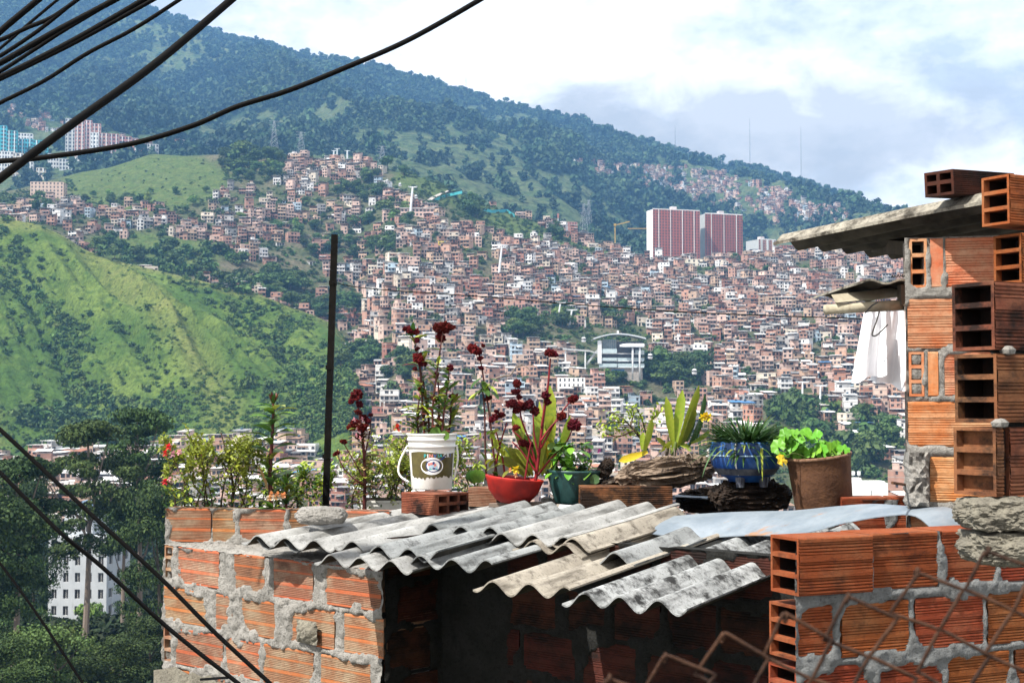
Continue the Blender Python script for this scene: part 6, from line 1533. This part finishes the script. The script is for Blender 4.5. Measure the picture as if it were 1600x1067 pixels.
def twiggy(t, starts, levels, L, r0, spread, seed, mat='twig', name='branch', up=.5):
    r = random.Random(seed); tips = []; mb = MB()
    def grow(p, d, L, rad, lev):
        pts = [p]
        for i in range(4):
            d = (d + Vector((r.uniform(-1, 1), r.uniform(-1, 1), r.uniform(-.6, .9) * up)) * .28).normalized(); pts.append(pts[-1] + d * L / 4)
        mb.tube(rel(t, pts), [rad * (1 - .14 * i) for i in range(5)], 5, cap=False)
        tips.extend(pts[1:])
        if lev > 0:
            for k in range(r.choice([2, 2, 3])):
                dd = (d + Vector((r.uniform(-1, 1), r.uniform(-1, 1), r.uniform(-.3, .8))) * spread).normalized(); grow(pts[r.choice([2, 3, 4])], dd, L * r.uniform(.6, .85), rad * .6, lev - 1)
    for p, d in starts:
        mb = MB(); grow(Vector(p), Vector(d).normalized(), L, r0, levels); mb.build(name, M[mat], t, smooth=True)
    return tips

# --- planter along the left wall -----------------------------------
M['planter_soil'] = M['soil']
YP = 7.95
def shrub(px0, px1, py_top, Y, label, seed, kind, kind2=None, dens=1.0, L=.032, levels=3, lenf=1.0):
    n = max(3, int((px1 - px0) / 14)); base = P((px0 + px1) / 2, 797, Y); t = thing('shrub', label, 'shrub', base, 0, 'shrubs in the planter behind the wall'); r = random.Random(seed); st = []
    H = (797 - py_top) * Y / F
    for i in range(n): st.append((P(px0 + (px1 - px0) * (i + .5) / n, 800, Y + r.uniform(-.12, .18)), Vector((r.uniform(-.5, .5), r.uniform(-.3, .3), 1))))
    tips = twiggy(t, st, levels, H * .42 * lenf, .006, .75, seed)
    tips = [p for p in tips if px0 - 25 < proj(p)[0] < px1 + 25 and proj(p)[1] > py_top - 12]
    r.shuffle(tips); a = tips[:int(len(tips) * .62)]; b = tips[int(len(tips) * .62):]
    small_leaves(t, a, kind, L, max(1, int(3.7 * dens)), seed); small_leaves(t, b, kind2 or kind, L, max(1, int(3.7 * dens)), seed + 1)
    low = [P(r.uniform(px0 - 4, px1 + 4), r.uniform(max(py_top + 30, 745), 800), Y + r.uniform(-.2, .15)) for _ in range(int((px1 - px0) * 1.3))]
    small_leaves(t, low[::2], kind, L * 1.1, 3, seed + 2, spread=.03); small_leaves(t, low[1::2], 'deep', L * 1.1, 3, seed + 3, spread=.03)
    return t, tips
t, tips = shrub(268, 395, 668, 7.85, 'thorny shrub with lime leaves and red blossoms at the wall corner', 3, 'yellowgreen', 'olive', 1.1)
for (px, py, r, k) in ((263, 698, .026, 'red'), (270, 709, .024, 'pink'), (258, 708, .022, 'red'), (280, 706, .022, 'pink'), (312, 708, .028, 'red'), (258, 752, .024, 'red'), (266, 748, .020, 'pink'), (302, 744, .014, 'red')):
    flower(t, P(px, py, 7.8), r, k)
stem(t, [P(300, 790, 7.85), P(285, 745, 7.82), P(268, 712, 7.8)], .005, M['twig']); stem(t, [P(325, 790, 7.85), P(318, 745, 7.82), P(313, 712, 7.8)], .005, M['twig']); stem(t, [P(300, 775, 7.85), P(275, 762, 7.82), P(260, 752, 7.8)], .004, M['twig'])
stem(t, [P(362, 795, 7.9), P(364, 760, 7.9), P(358, 725, 7.9), P(352, 700, 7.9), P(345, 676, 7.9)], .009, M['twig']); stem(t, [P(360, 750, 7.9), P(350, 725, 7.9), P(340, 712, 7.9)], .006, M['twig']); stem(t, [P(362, 738, 7.9), P(374, 715, 7.9), P(380, 690, 7.9)], .006, M['twig'])
shrub(395, 505, 720, 8.1, 'low yellowish shrub behind the tall leafy stem', 5, 'yellowgreen', 'green', 1.0)
shrub(590, 660, 655, 8.35, 'fine-leaved shrub with white and pink buds left of the bucket', 8, 'yellowgreen', 'lime', .8, L=.026, lenf=1.1)
t, tips = shrub(545, 645, 690, 8.2, 'tangled shrub with small lime leaves behind the red plume', 9, 'olive', 'yellowgreen', 1.0, L=.028)
for (px, py, k, r) in ((621, 668, 'red', .030), (606, 722, 'pink', .014), (588, 686, 'whitep', .018), (604, 710, 'whitep', .014), (618, 640, 'whitep', .013), (592, 760, 'pink', .012), (626, 738, 'red', .016)): flower(t, P(px, py, 8.15), r, k, 5)
shrub(712, 752, 690, 8.3, 'small lime shrub showing between bucket and white pot', 12, 'lime', 'yellowgreen', .9, L=.028)
# tall leafy stem
base = P(424, 800, 7.72); t = thing('tall_plant', 'tall stem with long drooping leaves and a dark crown, in the planter', 'plant', base)
sp_ = [P(424, 800, 7.72), P(422, 740, 7.72), P(425, 690, 7.72), P(427, 650, 7.72), P(427, 628, 7.72)]; stem(t, sp_, .013, M['stem_wine'])
for i in range(34):
    f = .12 + .80 * i / 34; p = along(sp_, f); a = i * 2.4; d = Vector((math.cos(a), math.sin(a) * .9, .75 - .25 * f)); leaf(t, random.choice(['green', 'deep', 'green', 'olive']), 'leaf', p, d, (.20 - .08 * f) * random.uniform(.85, 1.15), .05, 1.0, random.uniform(-.4, .4))
for i in range(16): a = i * 2.4; leaf(t, 'wine' if i % 2 else 'deep', 'leaf', along(sp_, .93 + .004 * i), (math.cos(a) * .5, math.sin(a) * .5, 1), .07, .02, .3, 0)
leaf(t, 'dry', 'leaf', P(424, 738, 7.7), (-1, -.2, .35), .2, .03, .5); leaf(t, 'dry', 'leaf', P(418, 765, 7.7), (-.25, -.3, 1), .16, .03, .3)
base = P(448, 800, 7.75); t = thing('leafy_plant', 'lower leafy side stem with pointed leaves beside the tall stem', 'plant', base)
sp_ = [P(448, 800, 7.75), P(447, 770, 7.75), P(450, 740, 7.75)]; stem(t, sp_, .008, M['stem_wine'])
for i in range(20): f = .1 + .85 * i / 20; a = i * 2.4; leaf(t, random.choice(['olive', 'deep', 'green']), 'leaf', along(sp_, f), (math.cos(a), math.sin(a), .9), .12 * random.uniform(.8, 1.1), .032, .9)
base = P(428, 800, 7.6); t = thing('begonia', 'pale orange blossom cluster over the planter wall', 'flower', base); stem(t, [base, P(431, 790, 7.6), P(430, 776, 7.6)], .005, M['stem_green'])
for i in range(9): flower(t, P(418 + 3.2 * i, 776 + random.uniform(-5, 4), 7.58), .02, 'orange' if i % 3 else 'whitep', 5)
for i in range(6): leaf(t, 'green', 'leaf', P(425, 796, 7.6), (random.uniform(-1, 1), -.4, random.uniform(.2, 1)), .09, .04, .6)
# red plume plant left of the bucket
base = P(567, 802, 7.95); t = thing('celosia', 'wine-leaved plant with a crimson plume between pole and bucket', 'flower', base)
sp_ = [P(569, 802, 7.95), P(570, 740, 7.95), P(567, 690, 7.95), P(562, 650, 7.95), P(557, 622, 7.95)]; stem(t, sp_, .011, M['stem_wine'])
for (px, py, r) in ((557, 617, .040), (549, 627, .022), (562, 632, .026), (560, 644, .024), (568, 652, .028), (556, 662, .032), (566, 668, .034), (548, 668, .024), (575, 658, .022), (579, 648, .016), (560, 682, .026), (537, 690, .024), (526, 708, .020)): head(t, P(px, py, 7.94 + random.uniform(-.04, .04)), r)
stem(t, [P(568, 745, 7.95), P(550, 715, 7.95), P(537, 692, 7.95)], .005, M['stem_wine']); stem(t, [P(569, 760, 7.95), P(540, 735, 7.95), P(527, 710, 7.95)], .005, M['stem_wine']); stem(t, [P(568, 720, 7.95), P(577, 680, 7.95), P(580, 650, 7.95)], .005, M['stem_wine'])
for i in range(95): f = random.uniform(.05, .66); a = i * 2.4; leaf(t, random.choice(['wine', 'wine', 'olive', 'dry']), 'leaf', along(sp_, f), (math.cos(a), math.sin(a), .5), random.uniform(.06, .11), .028, .9)
for i in range(7): flower(t, P(560 + random.uniform(-8, 10), 672 + random.uniform(-20, 14), 7.9), .015, 'pink', 4)
# --- bucket plants --------------------------------------------------
base = bb + Vector((0, 0, .262)); t = thing('celosia', 'tall celosia with the biggest dark red head, growing in the white bucket', 'flower', base)
ST = [[(678, 690), (676, 640), (683, 580), (688, 545), (692, 518)], [(664, 690), (660, 630), (656, 575), (648, 535), (640, 518)], [(672, 690), (668, 640), (662, 600), (655, 565)], [(690, 690), (694, 640), (700, 600), (702, 578)], [(655, 690), (652, 650), (657, 612)], [(700, 690), (704, 650), (706, 622)], [(683, 690), (686, 630), (684, 588)]]
S3 = []
for k, s_ in enumerate(ST):
    pts = [P(x, y, YB + (-.03, .02, .05, -.04, .06, .0, .04)[k]) for x, y in s_]; S3.append(pts); stem(t, pts, .0065, M['stem_wine'])
for (px, py, r) in ((692, 512, .056), (640, 516, .028), (650, 519, .022), (633, 514, .018), (654, 561, .038), (661, 568, .024), (651, 532, .022), (703, 575, .024), (682, 585, .020), (657, 608, .018), (706, 618, .018), (689, 528, .03), (652, 545, .016), (648, 576, .016)): head(t, P(px, py, YB), r)
for i in range(230):
    pts = random.choice(S3); f = random.uniform(.05, .62) if i % 3 else random.uniform(.3, .95); a = random.uniform(0, 6.28); leaf(t, random.choice(['olive', 'olive', 'yellowgreen', 'deep', 'wine', 'green']), 'leaf', along(pts, f), (math.cos(a), math.sin(a), random.uniform(.2, 1.1)), random.uniform(.06, .12), .024, random.choice([.25, .75, 1.0]), random.uniform(-.6, .6))
leaf(t, 'green', 'paddle', P(672, 683, 7.52), (.5, -.3, .5), .07, .055, .75); leaf(t, 'green', 'paddle', P(686, 684, 7.52), (.7, -.3, .3), .06, .05, .5)
# --- red bowl --------------------------------------------------------
YR = 7.35; base = P(836, 752, YR); t = thing('celosia', 'red-stemmed celosia branching up from the red bowl', 'flower', base)
LN = [[(836, 755), (842, 710), (848, 660), (856, 605), (860, 560)], [(840, 735), (828, 690), (815, 655), (809, 610)], [(842, 715), (835, 680), (833, 648)], [(845, 700), (870, 655), (890, 628)], [(838, 745), (862, 715), (885, 690), (895, 668)], [(844, 690), (862, 665), (877, 652)], [(838, 738), (815, 705), (800, 690)], [(836, 725), (818, 690), (800, 672)], [(846, 668), (850, 640), (853, 622)], [(820, 752), (826, 710), (830, 690)]]
for k, s_ in enumerate(LN): stem(t, [P(x, y, YR + .03 * math.sin(k * 2)) for x, y in s_], .0095 if k == 0 else .0062, M['stem_red'])
for (px, py, r) in ((858, 551, .030), (866, 553, .022), (808, 600, .030), (806, 612, .026), (811, 620, .018), (800, 630, .036), (815, 634, .036), (826, 632, .030), (808, 640, .028), (836, 642, .028), (893, 624, .030), (900, 622, .018), (878, 650, .030), (852, 618, .026), (855, 628, .022), (897, 664, .042), (818, 692, .030), (828, 695, .024), (806, 668, .02)): head(t, P(px, py, YR + random.uniform(-.05, .04)), r)
base = P(768, 748, YR); t = thing('celosia', 'thin celosia with a wilted leaf tuft at the left of the red bowl', 'flower', base)
LN = [[(778, 750), (770, 700), (765, 650), (757, 600), (750, 560), (745, 548)], [(760, 750), (758, 690), (757, 640), (753, 600)], [(790, 750), (784, 710), (774, 670)], [(772, 745), (780, 700), (792, 660)]]
for k, s_ in enumerate(LN): stem(t, [P(x, y, YR + .06) for x, y in s_], .0065, M['stem_red' if k in (2, 3) else 'stem_wine'])
for (px, py, r) in ((740, 545, .042), (748, 549, .024), (755, 540, .014), (750, 560, .02), (752, 575, .018), (763, 622, .022), (762, 610, .016), (773, 652, .026), (783, 648, .022), (768, 656, .018), (776, 643, .016)): head(t, P(px, py, YR + .05), r)
for i in range(12): a = random.uniform(0, 6.28); leaf(t, random.choice(['green', 'lime', 'deep']), 'leaf', P(756 + random.uniform(-10, 12), 602 + random.uniform(-12, 14), YR + .05), (math.cos(a) * .7, -.3, -.5 + .5 * random.random()), random.uniform(.06, .10), .04, .5)
for i in range(26): leaf(t, random.choice(['olive', 'yellowgreen', 'green']), 'leaf', P(778 + random.uniform(-22, 22), 710 + random.uniform(-50, 36), YR + .04), (random.uniform(-1, 1), random.uniform(-1, .5), random.uniform(-.3, .9)), random.uniform(.05, .09), .03, .75)
for (px, py) in ((797, 734), (806, 742)): flower(t, P(px, py, YR - .05), .016, 'orange', 6)
flower(t, P(806, 733, YR - .02), .03, 'yellow', 6)
base = P(838, 742, YR + .15); t = thing('bromeliad', 'yellow-green strap-leaved plant rising behind the red stems', 'plant', base)
for (x0, y0, x1, y1, w, k) in ((852, 735, 862, 608, .062, 'yellowgreen'), (848, 735, 868, 655, .06, 'yellowgreen'), (842, 735, 838, 645, .045, 'yellowgreen'), (832, 735, 800, 648, .05, 'lime'), (860, 738, 897, 655, .052, 'lime'), (830, 738, 806, 668, .05, 'olive'), (838, 738, 822, 680, .05, 'green'), (846, 740, 880, 690, .045, 'green'), (826, 742, 795, 700, .05, 'olive'), (850, 740, 858, 690, .05, 'yellow'), (828, 740, 765, 688, .04, 'yellowgreen')):
    a, b = P(x0, y0, YR + .15), P(x1, y1, YR + .1); leaf(t, k, 'paddle', a, (b - a) + Vector((0, -.03, .02)), (b - a).length * 1.04, w, .25, random.uniform(-.5, .5), .3)
for (x0, y0, x1, y1, w, k) in ((826, 744, 790, 712, .05, 'olive'), (832, 744, 812, 700, .05, 'yellowgreen'), (820, 744, 772, 706, .045, 'lime'), (846, 742, 872, 706, .045, 'yellowgreen'), (842, 742, 848, 672, .05, 'lime'), (828, 744, 818, 655, .035, 'olive'), (854, 742, 842, 632, .03, 'yellowgreen')):
    a, b = P(x0, y0, YR + .12), P(x1, y1, YR + .06); leaf(t, k, 'paddle', a, (b - a), (b - a).length * 1.04, w, .5, random.uniform(-.6, .6), .3)
t = thing('striped_leaf', 'rounded dark green veined leaf left of the white pot', 'leaf', P(741, 752, 7.6))
for k, (dx, w) in enumerate(((-.5, .06), (.15, .07), (.6, .05))): leaf(t, 'green' if k else 'deep', 'paddle', P(740 + 3 * k, 754, 7.58 - .02 * k), (dx * .4, -.5, 1), .072, .066, .75)
# --- teal pot --------------------------------------------------------
base = P(896, 752, 7.42); t = thing('basil', 'bushy green basil in the teal ribbed pot', 'plant', base)
for (x, y) in ((880, 700), (895, 690), (905, 705), (888, 715), (918, 722), (870, 712)): stem(t, [P(892 + (x - 892) * .3, 755, 7.42), P((x + 892) / 2, (y + 755) / 2, 7.42), P(x, y, 7.42)], .005, M['stem_green'])
for i in range(130):
    a, b = random.gauss(890, 16), random.uniform(690, 748); leaf(t, random.choice(['green', 'bright', 'deep', 'green']), 'leaf', P(a, b, 7.42 + random.uniform(-.1, .1)), (random.uniform(-1, 1), random.uniform(-1, .3), random.uniform(-.7, .5)), random.uniform(.05, .08), .042, .5)
leaf(t, 'dry', 'leaf', P(926, 720, 7.4), (-.5, -.2, -1), .08, .03, .25); leaf(t, 'bluegreen', 'paddle', P(920, 752, 7.32), (.7, -.4, .3), .06, .05, .5); leaf(t, 'dry', 'leaf', P(920, 735, 7.4), (.3, -.2, -1), .05, .025, .25)
for (px, py) in ((921, 704), (936, 704), (912, 708)): flower(t, P(px, py, 7.4), .016, 'purple', 6)
stem(t, [P(905, 752, 7.42), P(916, 725, 7.42), P(928, 706, 7.42)], .003, M['twig'])
# dry twig reaching right behind the celosia
t = thing('dry_twig', 'bare dry twig curving above the red bowl plants', 'twig', P(772, 640, 7.6)); stem(t, [P(765, 660, 7.6), P(770, 600, 7.6), P(785, 588, 7.6), P(797, 586, 7.6), P(806, 574, 7.6), P(816, 569, 7.6)], .006, M['bark_pale'], 'branch'); stem(t, [P(806, 574, 7.6), P(820, 572, 7.6), P(829, 580, 7.6)], .003, M['bark_pale'], 'branch')
# --- bark slab plants -----------------------------------------------
YO = 7.25; base = P(1052, 706, YO); t = thing('paddle_plant', 'paddle-leaved plant rooted on the bark slab', 'plant', base)
for (x0, y0, x1, y1, w, k, dr) in ((1052, 700, 1041, 622, .048, 'lime', 0), (1054, 700, 1066, 612, .062, 'lime', .0), (1058, 700, 1091, 605, .055, 'lime', .0), (1066, 694, 1085, 636, .052, 'olive', .1), (1072, 690, 1081, 645, .05, 'deep', .1), (1088, 685, 1101, 617, .042, 'deep', .0), (1076, 696, 1100, 652, .05, 'deep', .2),
                                   (1004, 712, 1018, 655, .050, 'lime', .0), (1012, 706, 968, 720, .04, 'yellow', .25), (1003, 702, 1005, 676, .03, 'yellowgreen', 0), (1045, 702, 1028, 684, .03, 'olive', .3), (1056, 702, 1078, 672, .03, 'green', .5), (1040, 706, 1052, 700, .05, 'lime', .6), (1060, 694, 1082, 700, .04, 'lime', .7), (1080, 692, 1112, 676, .03, 'lime', .5), (1030, 706, 1050, 690, .03, 'yellowgreen', .2)):
    a, b = P(x0, y0, YO), P(x1, y1, YO - .02 + random.uniform(-.05, .05)); leaf(t, k, 'paddle', a, (b - a), (b - a).length * 1.03, w, dr, random.uniform(-.7, .7), .3)
stem(t, [P(1052, 712, YO), P(1056, 690, YO)], .014, M['stem_green']); stem(t, [P(1042, 712, YO), P(1044, 680, YO)], .01, M['bark'])
mb = MB()
for i in range(8): mb.tube(rel(t, refine([P(1035 + 6 * i, 700, YO - .03), P(1030 + 8 * i, 708, YO - .1), P(1022 + 10 * i, 716, YO - .13)], 3)), .003, 4)
mb.build('root', M['bark_pale'], t)
for k in range(3): flower(t, P(1098 + 5 * k, 652 - 2 * (k % 2), YO - .05), .026, 'yellow', 6)
base = P(1000, 700, 7.5); t = thing('shrub', 'thin sprawling shrub with tiny lime leaves left of the paddle leaves', 'shrub', base, 0)
br = [[(1012, 702), (1000, 680), (985, 668), (960, 668)], [(1005, 690), (975, 655), (955, 645)], [(1012, 690), (1005, 660), (995, 638)], [(990, 672), (965, 682), (945, 676)], [(1010, 680), (1020, 655), (1035, 640)], [(980, 660), (955, 660), (935, 668)], [(985, 665), (990, 645), (985, 638)]]
pp = []
for s_ in br:
    pts = [P(x, y, 7.5 + random.uniform(-.06, .06)) for x, y in s_]; stem(t, pts, .005, M['twig'], 'branch'); pp += [along(pts, f) for f in np.linspace(.25, 1, 10)]
small_leaves(t, pp, 'lime', .03, 3, 77, spread=.03); small_leaves(t, pp[::2], 'yellowgreen', .032, 2, 78, spread=.03)
# --- spider plant ----------------------------------------------------
base = P(1166, 706, 7.05); t = thing('spider_plant', 'dark green spider plant arching out of the blue pot', 'plant', base)
for kind, n, sd in (('bluegreen', 300, 1), ('deep', 260, 2), ('olive', 18, 3)):
    mb = MB(); r = random.Random(sd)
    for i in range(n):
        a = r.uniform(0, 6.28); e = r.uniform(.22, 2.0); o_ = Vector((math.cos(a) * .06, math.sin(a) * .06, -.02)) * r.random() ** .5
        mb.blade(o_, (math.cos(a), math.sin(a), e), r.uniform(.18, .27), r.uniform(.016, .026), r.uniform(.7, 1.45), 7, .3, 0, 'grass')
    tag(mb.build('leaves', PM[kind], t), kind='stuff')
for (x0, y0, x1, y1) in ((1120, 698, 1103, 738), (1190, 700, 1191, 742), (1210, 698, 1222, 728), (1118, 690, 1098, 705)):
    a, b = P(x0, y0, 6.86), P(x1, y1, 6.82); leaf(t, 'yellowgreen' if x0 % 4 else 'bluegreen', 'grass', a, (b - a) + Vector((0, 0, .05)), (b - a).length * 1.25, .016, .5)
# --- geranium --------------------------------------------------------
def round_leaf(seed):
    r = random.Random(seed); mb = MB(); n = 22; vs = [(0, 0, 0)]
    for i in range(n):
        a = -1.2 + 2 * math.pi * i / n; w = 1 + .10 * math.cos(a * 7) + r.uniform(-.05, .05); g = .12 if i == 0 else 1
        vs += [(.55 * w * math.cos(a + .0) * g, .55 * w * math.sin(a) * g + .25, .10 + .05 * math.sin(a * 5)), (w * math.cos(a) * g, w * math.sin(a) * g + .25, .13 * math.sin(a * 6 + seed) + .12 * r.random())]
    fs = []
    for i in range(n):
        j = (i + 1) % n; fs += [(0, 1 + 2 * i, 1 + 2 * j), (1 + 2 * i, 2 + 2 * i, 2 + 2 * j, 1 + 2 * j)]
    mb.add(vs, fs); return mb.mesh('leaf', PM['bright'], True)
GL_ = [round_leaf(i) for i in range(4)]
base = P(1276, 722, 6.88); t = thing('geranium', 'bright green geranium with ruffled leaves in the rusty can', 'plant', base)
for i in range(44):
    if i < 30: px, py = random.gauss(1250, 17), random.uniform(680, 716)
    else: px, py = random.uniform(1280, 1318), random.uniform(698, 714)
    p = P(px, py, 6.88 + random.uniform(-.10, .08)); s_ = random.uniform(.024, .042); o = obj('leaf', GL_[i % 4], t, p - t.location, (random.uniform(.3, 1.5), random.uniform(-.6, .6), random.uniform(-1.2, 1.2)), (s_, s_, s_))
    if i % 3 == 0: stem(t, [P(1270, 720, 6.88), P((px + 1270) / 2, (py + 716) / 2 - 3, 6.88), p], .003, M['stem_green'], 'stalk', 5)
o = obj('leaf', GL_[1].copy(), t, P(1222, 722, 6.74) - t.location, (1.1, .2, .6), (.034, .034, .034)); o.data.materials.clear(); o.data.materials.append(PM['yellow']); o['label'] = 'yellowed leaf'
o = obj('leaf', GL_[2], t, P(1216, 700, 6.78) - t.location, (1.2, -.3, -.5), (.038, .038, .038)); stem(t, [P(1262, 716, 6.8), P(1240, 708, 6.76), P(1222, 716, 6.74)], .003, M['stem_green'], 'stalk', 5)

# ================================================================== POLE, WIRES, FENCE
M['pole_black'] = simple('pole_black', (.003, .0028, .0026), (.007, .006, .005), 20, rough=.7, spec=.08)
M['cable_black'] = simple('cable_black', (.0022, .0022, .0024), (.0032, .003, .003), 30, rough=.7, spec=.08)
t = thing('black_pole', 'tall thin black square pole standing in the planter', 'pole', P(507, 800, 8.0)); d = P(523, 367, 8.0) - t.location
mb = MB(); mb.bar((0, 0, -.2), d, .035, .035, up=(0, 1, 0)); mb.build('post', M['pole_black'], t)
for f in (.2, .52, .825): mb = MB(); mb.bar(d * f - Vector((0, 0, .012)), d * f + Vector((0, 0, .012)), .042, .042, up=(0, 1, 0)); mb.build('clamp', M['pole_black'], t)
mb = MB(); mb.tube(refine([P(507, 430, 7.97), P(513, 440, 7.96), P(518, 444, 7.97), P(526, 442, 7.97), P(520, 438, 7.97), P(516, 444, 7.96)], 4), .003, 5); mb.build('wire_tie', M['cable_black'], t)
def wire(label, pts, r, name='cable', cat='cable', n=8, mat='cable_black', group=None):
    p = [P(*q_) for q_ in pts]; c = p[0]; mb = MB(); mb.tube([v - c for v in refine(p, 8)], r, n); o = mb.build(name, M[mat], None, c, smooth=True); return tag(o, label, cat, group)
wire('thin sagging wire from the black pole across the houses', [(520, 441, 7.98), (560, 449, 7.8), (640, 456, 7.5), (760, 464, 7.1), (900, 476, 6.75), (1060, 487, 6.4), (1200, 493, 6.15), (1345, 498, 5.95)], .0026, 'wire', 'wire', 5)
GWL = 'overhead cables fanning across the upper left'
for lb, pts, w in (('thick cable crossing the extreme top left corner', [(-60, 106), (0, 50), (62, -2), (110, -44)], 9.5), ('thin steep cable in the top left fan', [(-60, 120), (0, 76), (48, 35), (95, -4), (140, -40)], 4.5), ('cable with a kink second in the top left fan', [(-60, 82), (0, 63), (42, 44), (82, 27), (125, -3), (160, -30)], 6.5),
                  ('cable third in the top left fan', [(-60, 124), (0, 88), (60, 48), (122, -2), (165, -40)], 6), ('fairly thick cable in the middle of the top left fan', [(-60, 128), (0, 99), (82, 52), (185, -3), (250, -42)], 9), ('slack cable merging with the thick middle one', [(-60, 144), (0, 112), (55, 77), (100, 48), (190, -6), (240, -40)], 6),
                  ('thickest cable of the lower fan', [(-60, 148), (0, 121), (60, 92), (130, 55), (228, -2), (300, -46)], 8.5), ('cable running just right of the thickest fan cable', [(-60, 150), (0, 124), (65, 93), (130, 60), (243, -2), (315, -44)], 6.5), ('single cable below the fan reaching the left edge', [(-70, 196), (0, 161), (70, 126), (136, 84), (210, 45), (285, -3), (340, -40)], 6)):
    wire(lb, [(a, b, 6.2) for a, b in pts], w * 6.2 / F / 1.75, group=GWL)
wire('heavy black cable slanting from left edge to the top', [(-60, 324, 5.2), (0, 279, 5.3), (110, 196, 5.5), (240, 102, 5.8), (365, -3, 6.1), (420, -52, 6.2)], 12 * 5.5 / F / 1.75)
wire('long sagging cable sweeping up across the mountain', [(-60, 255, 7), (0, 252, 7), (70, 246, 7), (200, 226, 7), (300, 197, 7), (370, 167, 7), (450, 142, 7), (540, 106, 7), (640, 62, 7), (755, -3, 7), (820, -44, 7)], 7.5 * 7 / F / 1.75)
wire('upper black cable dropping in front of the brick planter wall', [(-50, 630, 4.6), (0, 671, 4.6), (130, 792, 4.6), (250, 902, 4.6), (335, 987, 4.6), (425, 1070, 4.6), (500, 1140, 4.6)], 7 * 4.6 / F / 2)
wire('lower black cable dropping in front of the brick planter wall', [(-50, 690, 4.8), (0, 738, 4.8), (90, 828, 4.8), (160, 886, 4.8), (262, 980, 4.8), (376, 1070, 4.8), (450, 1130, 4.8)], 7 * 4.8 / F / 2)
wire('thin grey cable in the bottom left corner', [(-40, 835, 4.4), (0, 880, 4.4), (60, 962, 4.4), (130, 1068, 4.4), (170, 1130, 4.4)], 4.5 * 4.4 / F / 2, mat='cable_black')
mb = MB(); mb.bar(P(314, 1061, 6.9), P(356, 1058, 6.7), .012, .012); tag(mb.build('steel_rod', M['cable_black']), 'short dark steel rod sticking out at the wall foot', 'rod')
mb = MB(); mb.tube([P(1394, 754, 5.6), P(1414, 757, 5.82)], .006, 6); tag(mb.build('nail', M['rust']), 'rusty nail sticking out of the pillar foot', 'nail')
# rusty chain-link fence close to the camera
M['rust_wire'] = simple('rust_wire', (.022, .010, .006), (.055, .024, .012), 25, .42, .6, rough=.85, bump=.5, detail=6)
YF = 1.14; t = thing('chain_link_fence', 'rusty chain-link fence, close and blurred, at the lower right', 'fence', P(1432, 960, YF))
tx = [(745, 1118), (850, 1088), (952, 1057), (1039, 1024), (1128, 993), (1228, 961), (1324, 931), (1432, 891), (1543, 859), (1652, 828), (1760, 797)]
av, bv = np.array((75., 33.)), np.array((-38., 64.))
def nd(i, ka, kb):
    p = np.array(tx[i], float) + ka * av + kb * bv; w = 7 * math.sin(i * 2.1 + ka * 1.3 + kb * 2.7); return p[0] + w * .6, p[1] + 5 * math.sin(i * 1.1 + ka * 2.3 + kb)
for i in range(len(tx)):
    for fam in (0, 1):
        pts = []
        for k in range(9):
            ka, kb = ((k + 1) // 2, k // 2) if fam else (k // 2, (k + 1) // 2)
            x, y = nd(i, ka, kb); pts.append(P(x, y, YF + (.0022 if (k + fam) % 2 else -.0022)))
        out = []
        for k in range(len(pts) - 1):
            a, b = pts[k], pts[k + 1]; out += [a, a.lerp(b, .12) + Vector((0, 0, .0006)), a.lerp(b, .88)]
        mb = MB(); mb.tube(rel(t, out), .0017, 6); mb.build('wire', M['rust_wire'], t, smooth=True)
    p = P(*tx[i], YF); mb = MB(); mb.tube(rel(t, [p + Vector((-.001, 0, -.004)), p + Vector((.0006, -.002, .002)), p + Vector((.0015, .002, -.002)), p + Vector((-.0015, -.002, -.005))]), .0019, 6); mb.build('twist', M['rust_wire'], t, smooth=True)
# ================================================================== HAZE
mb = MB(); mb.box((0, 2010, 620), (9000, 4180, 1350))
hz = mb.mesh('haze', bpy.data.materials.new('haze')); hm = hz.materials[0]; hm.use_nodes = True; hm.node_tree.nodes.clear()
pv = hm.node_tree.nodes.new('ShaderNodeVolumePrincipled'); pv.inputs['Color'].default_value = (0.20, 0.46, 0.88, 1); pv.inputs['Density'].default_value = HAZE_DENSITY
ho = hm.node_tree.nodes.new('ShaderNodeOutputMaterial'); hm.node_tree.links.new(pv.outputs[0], ho.inputs['Volume'])
tag(obj('haze', hz), kind='stuff')
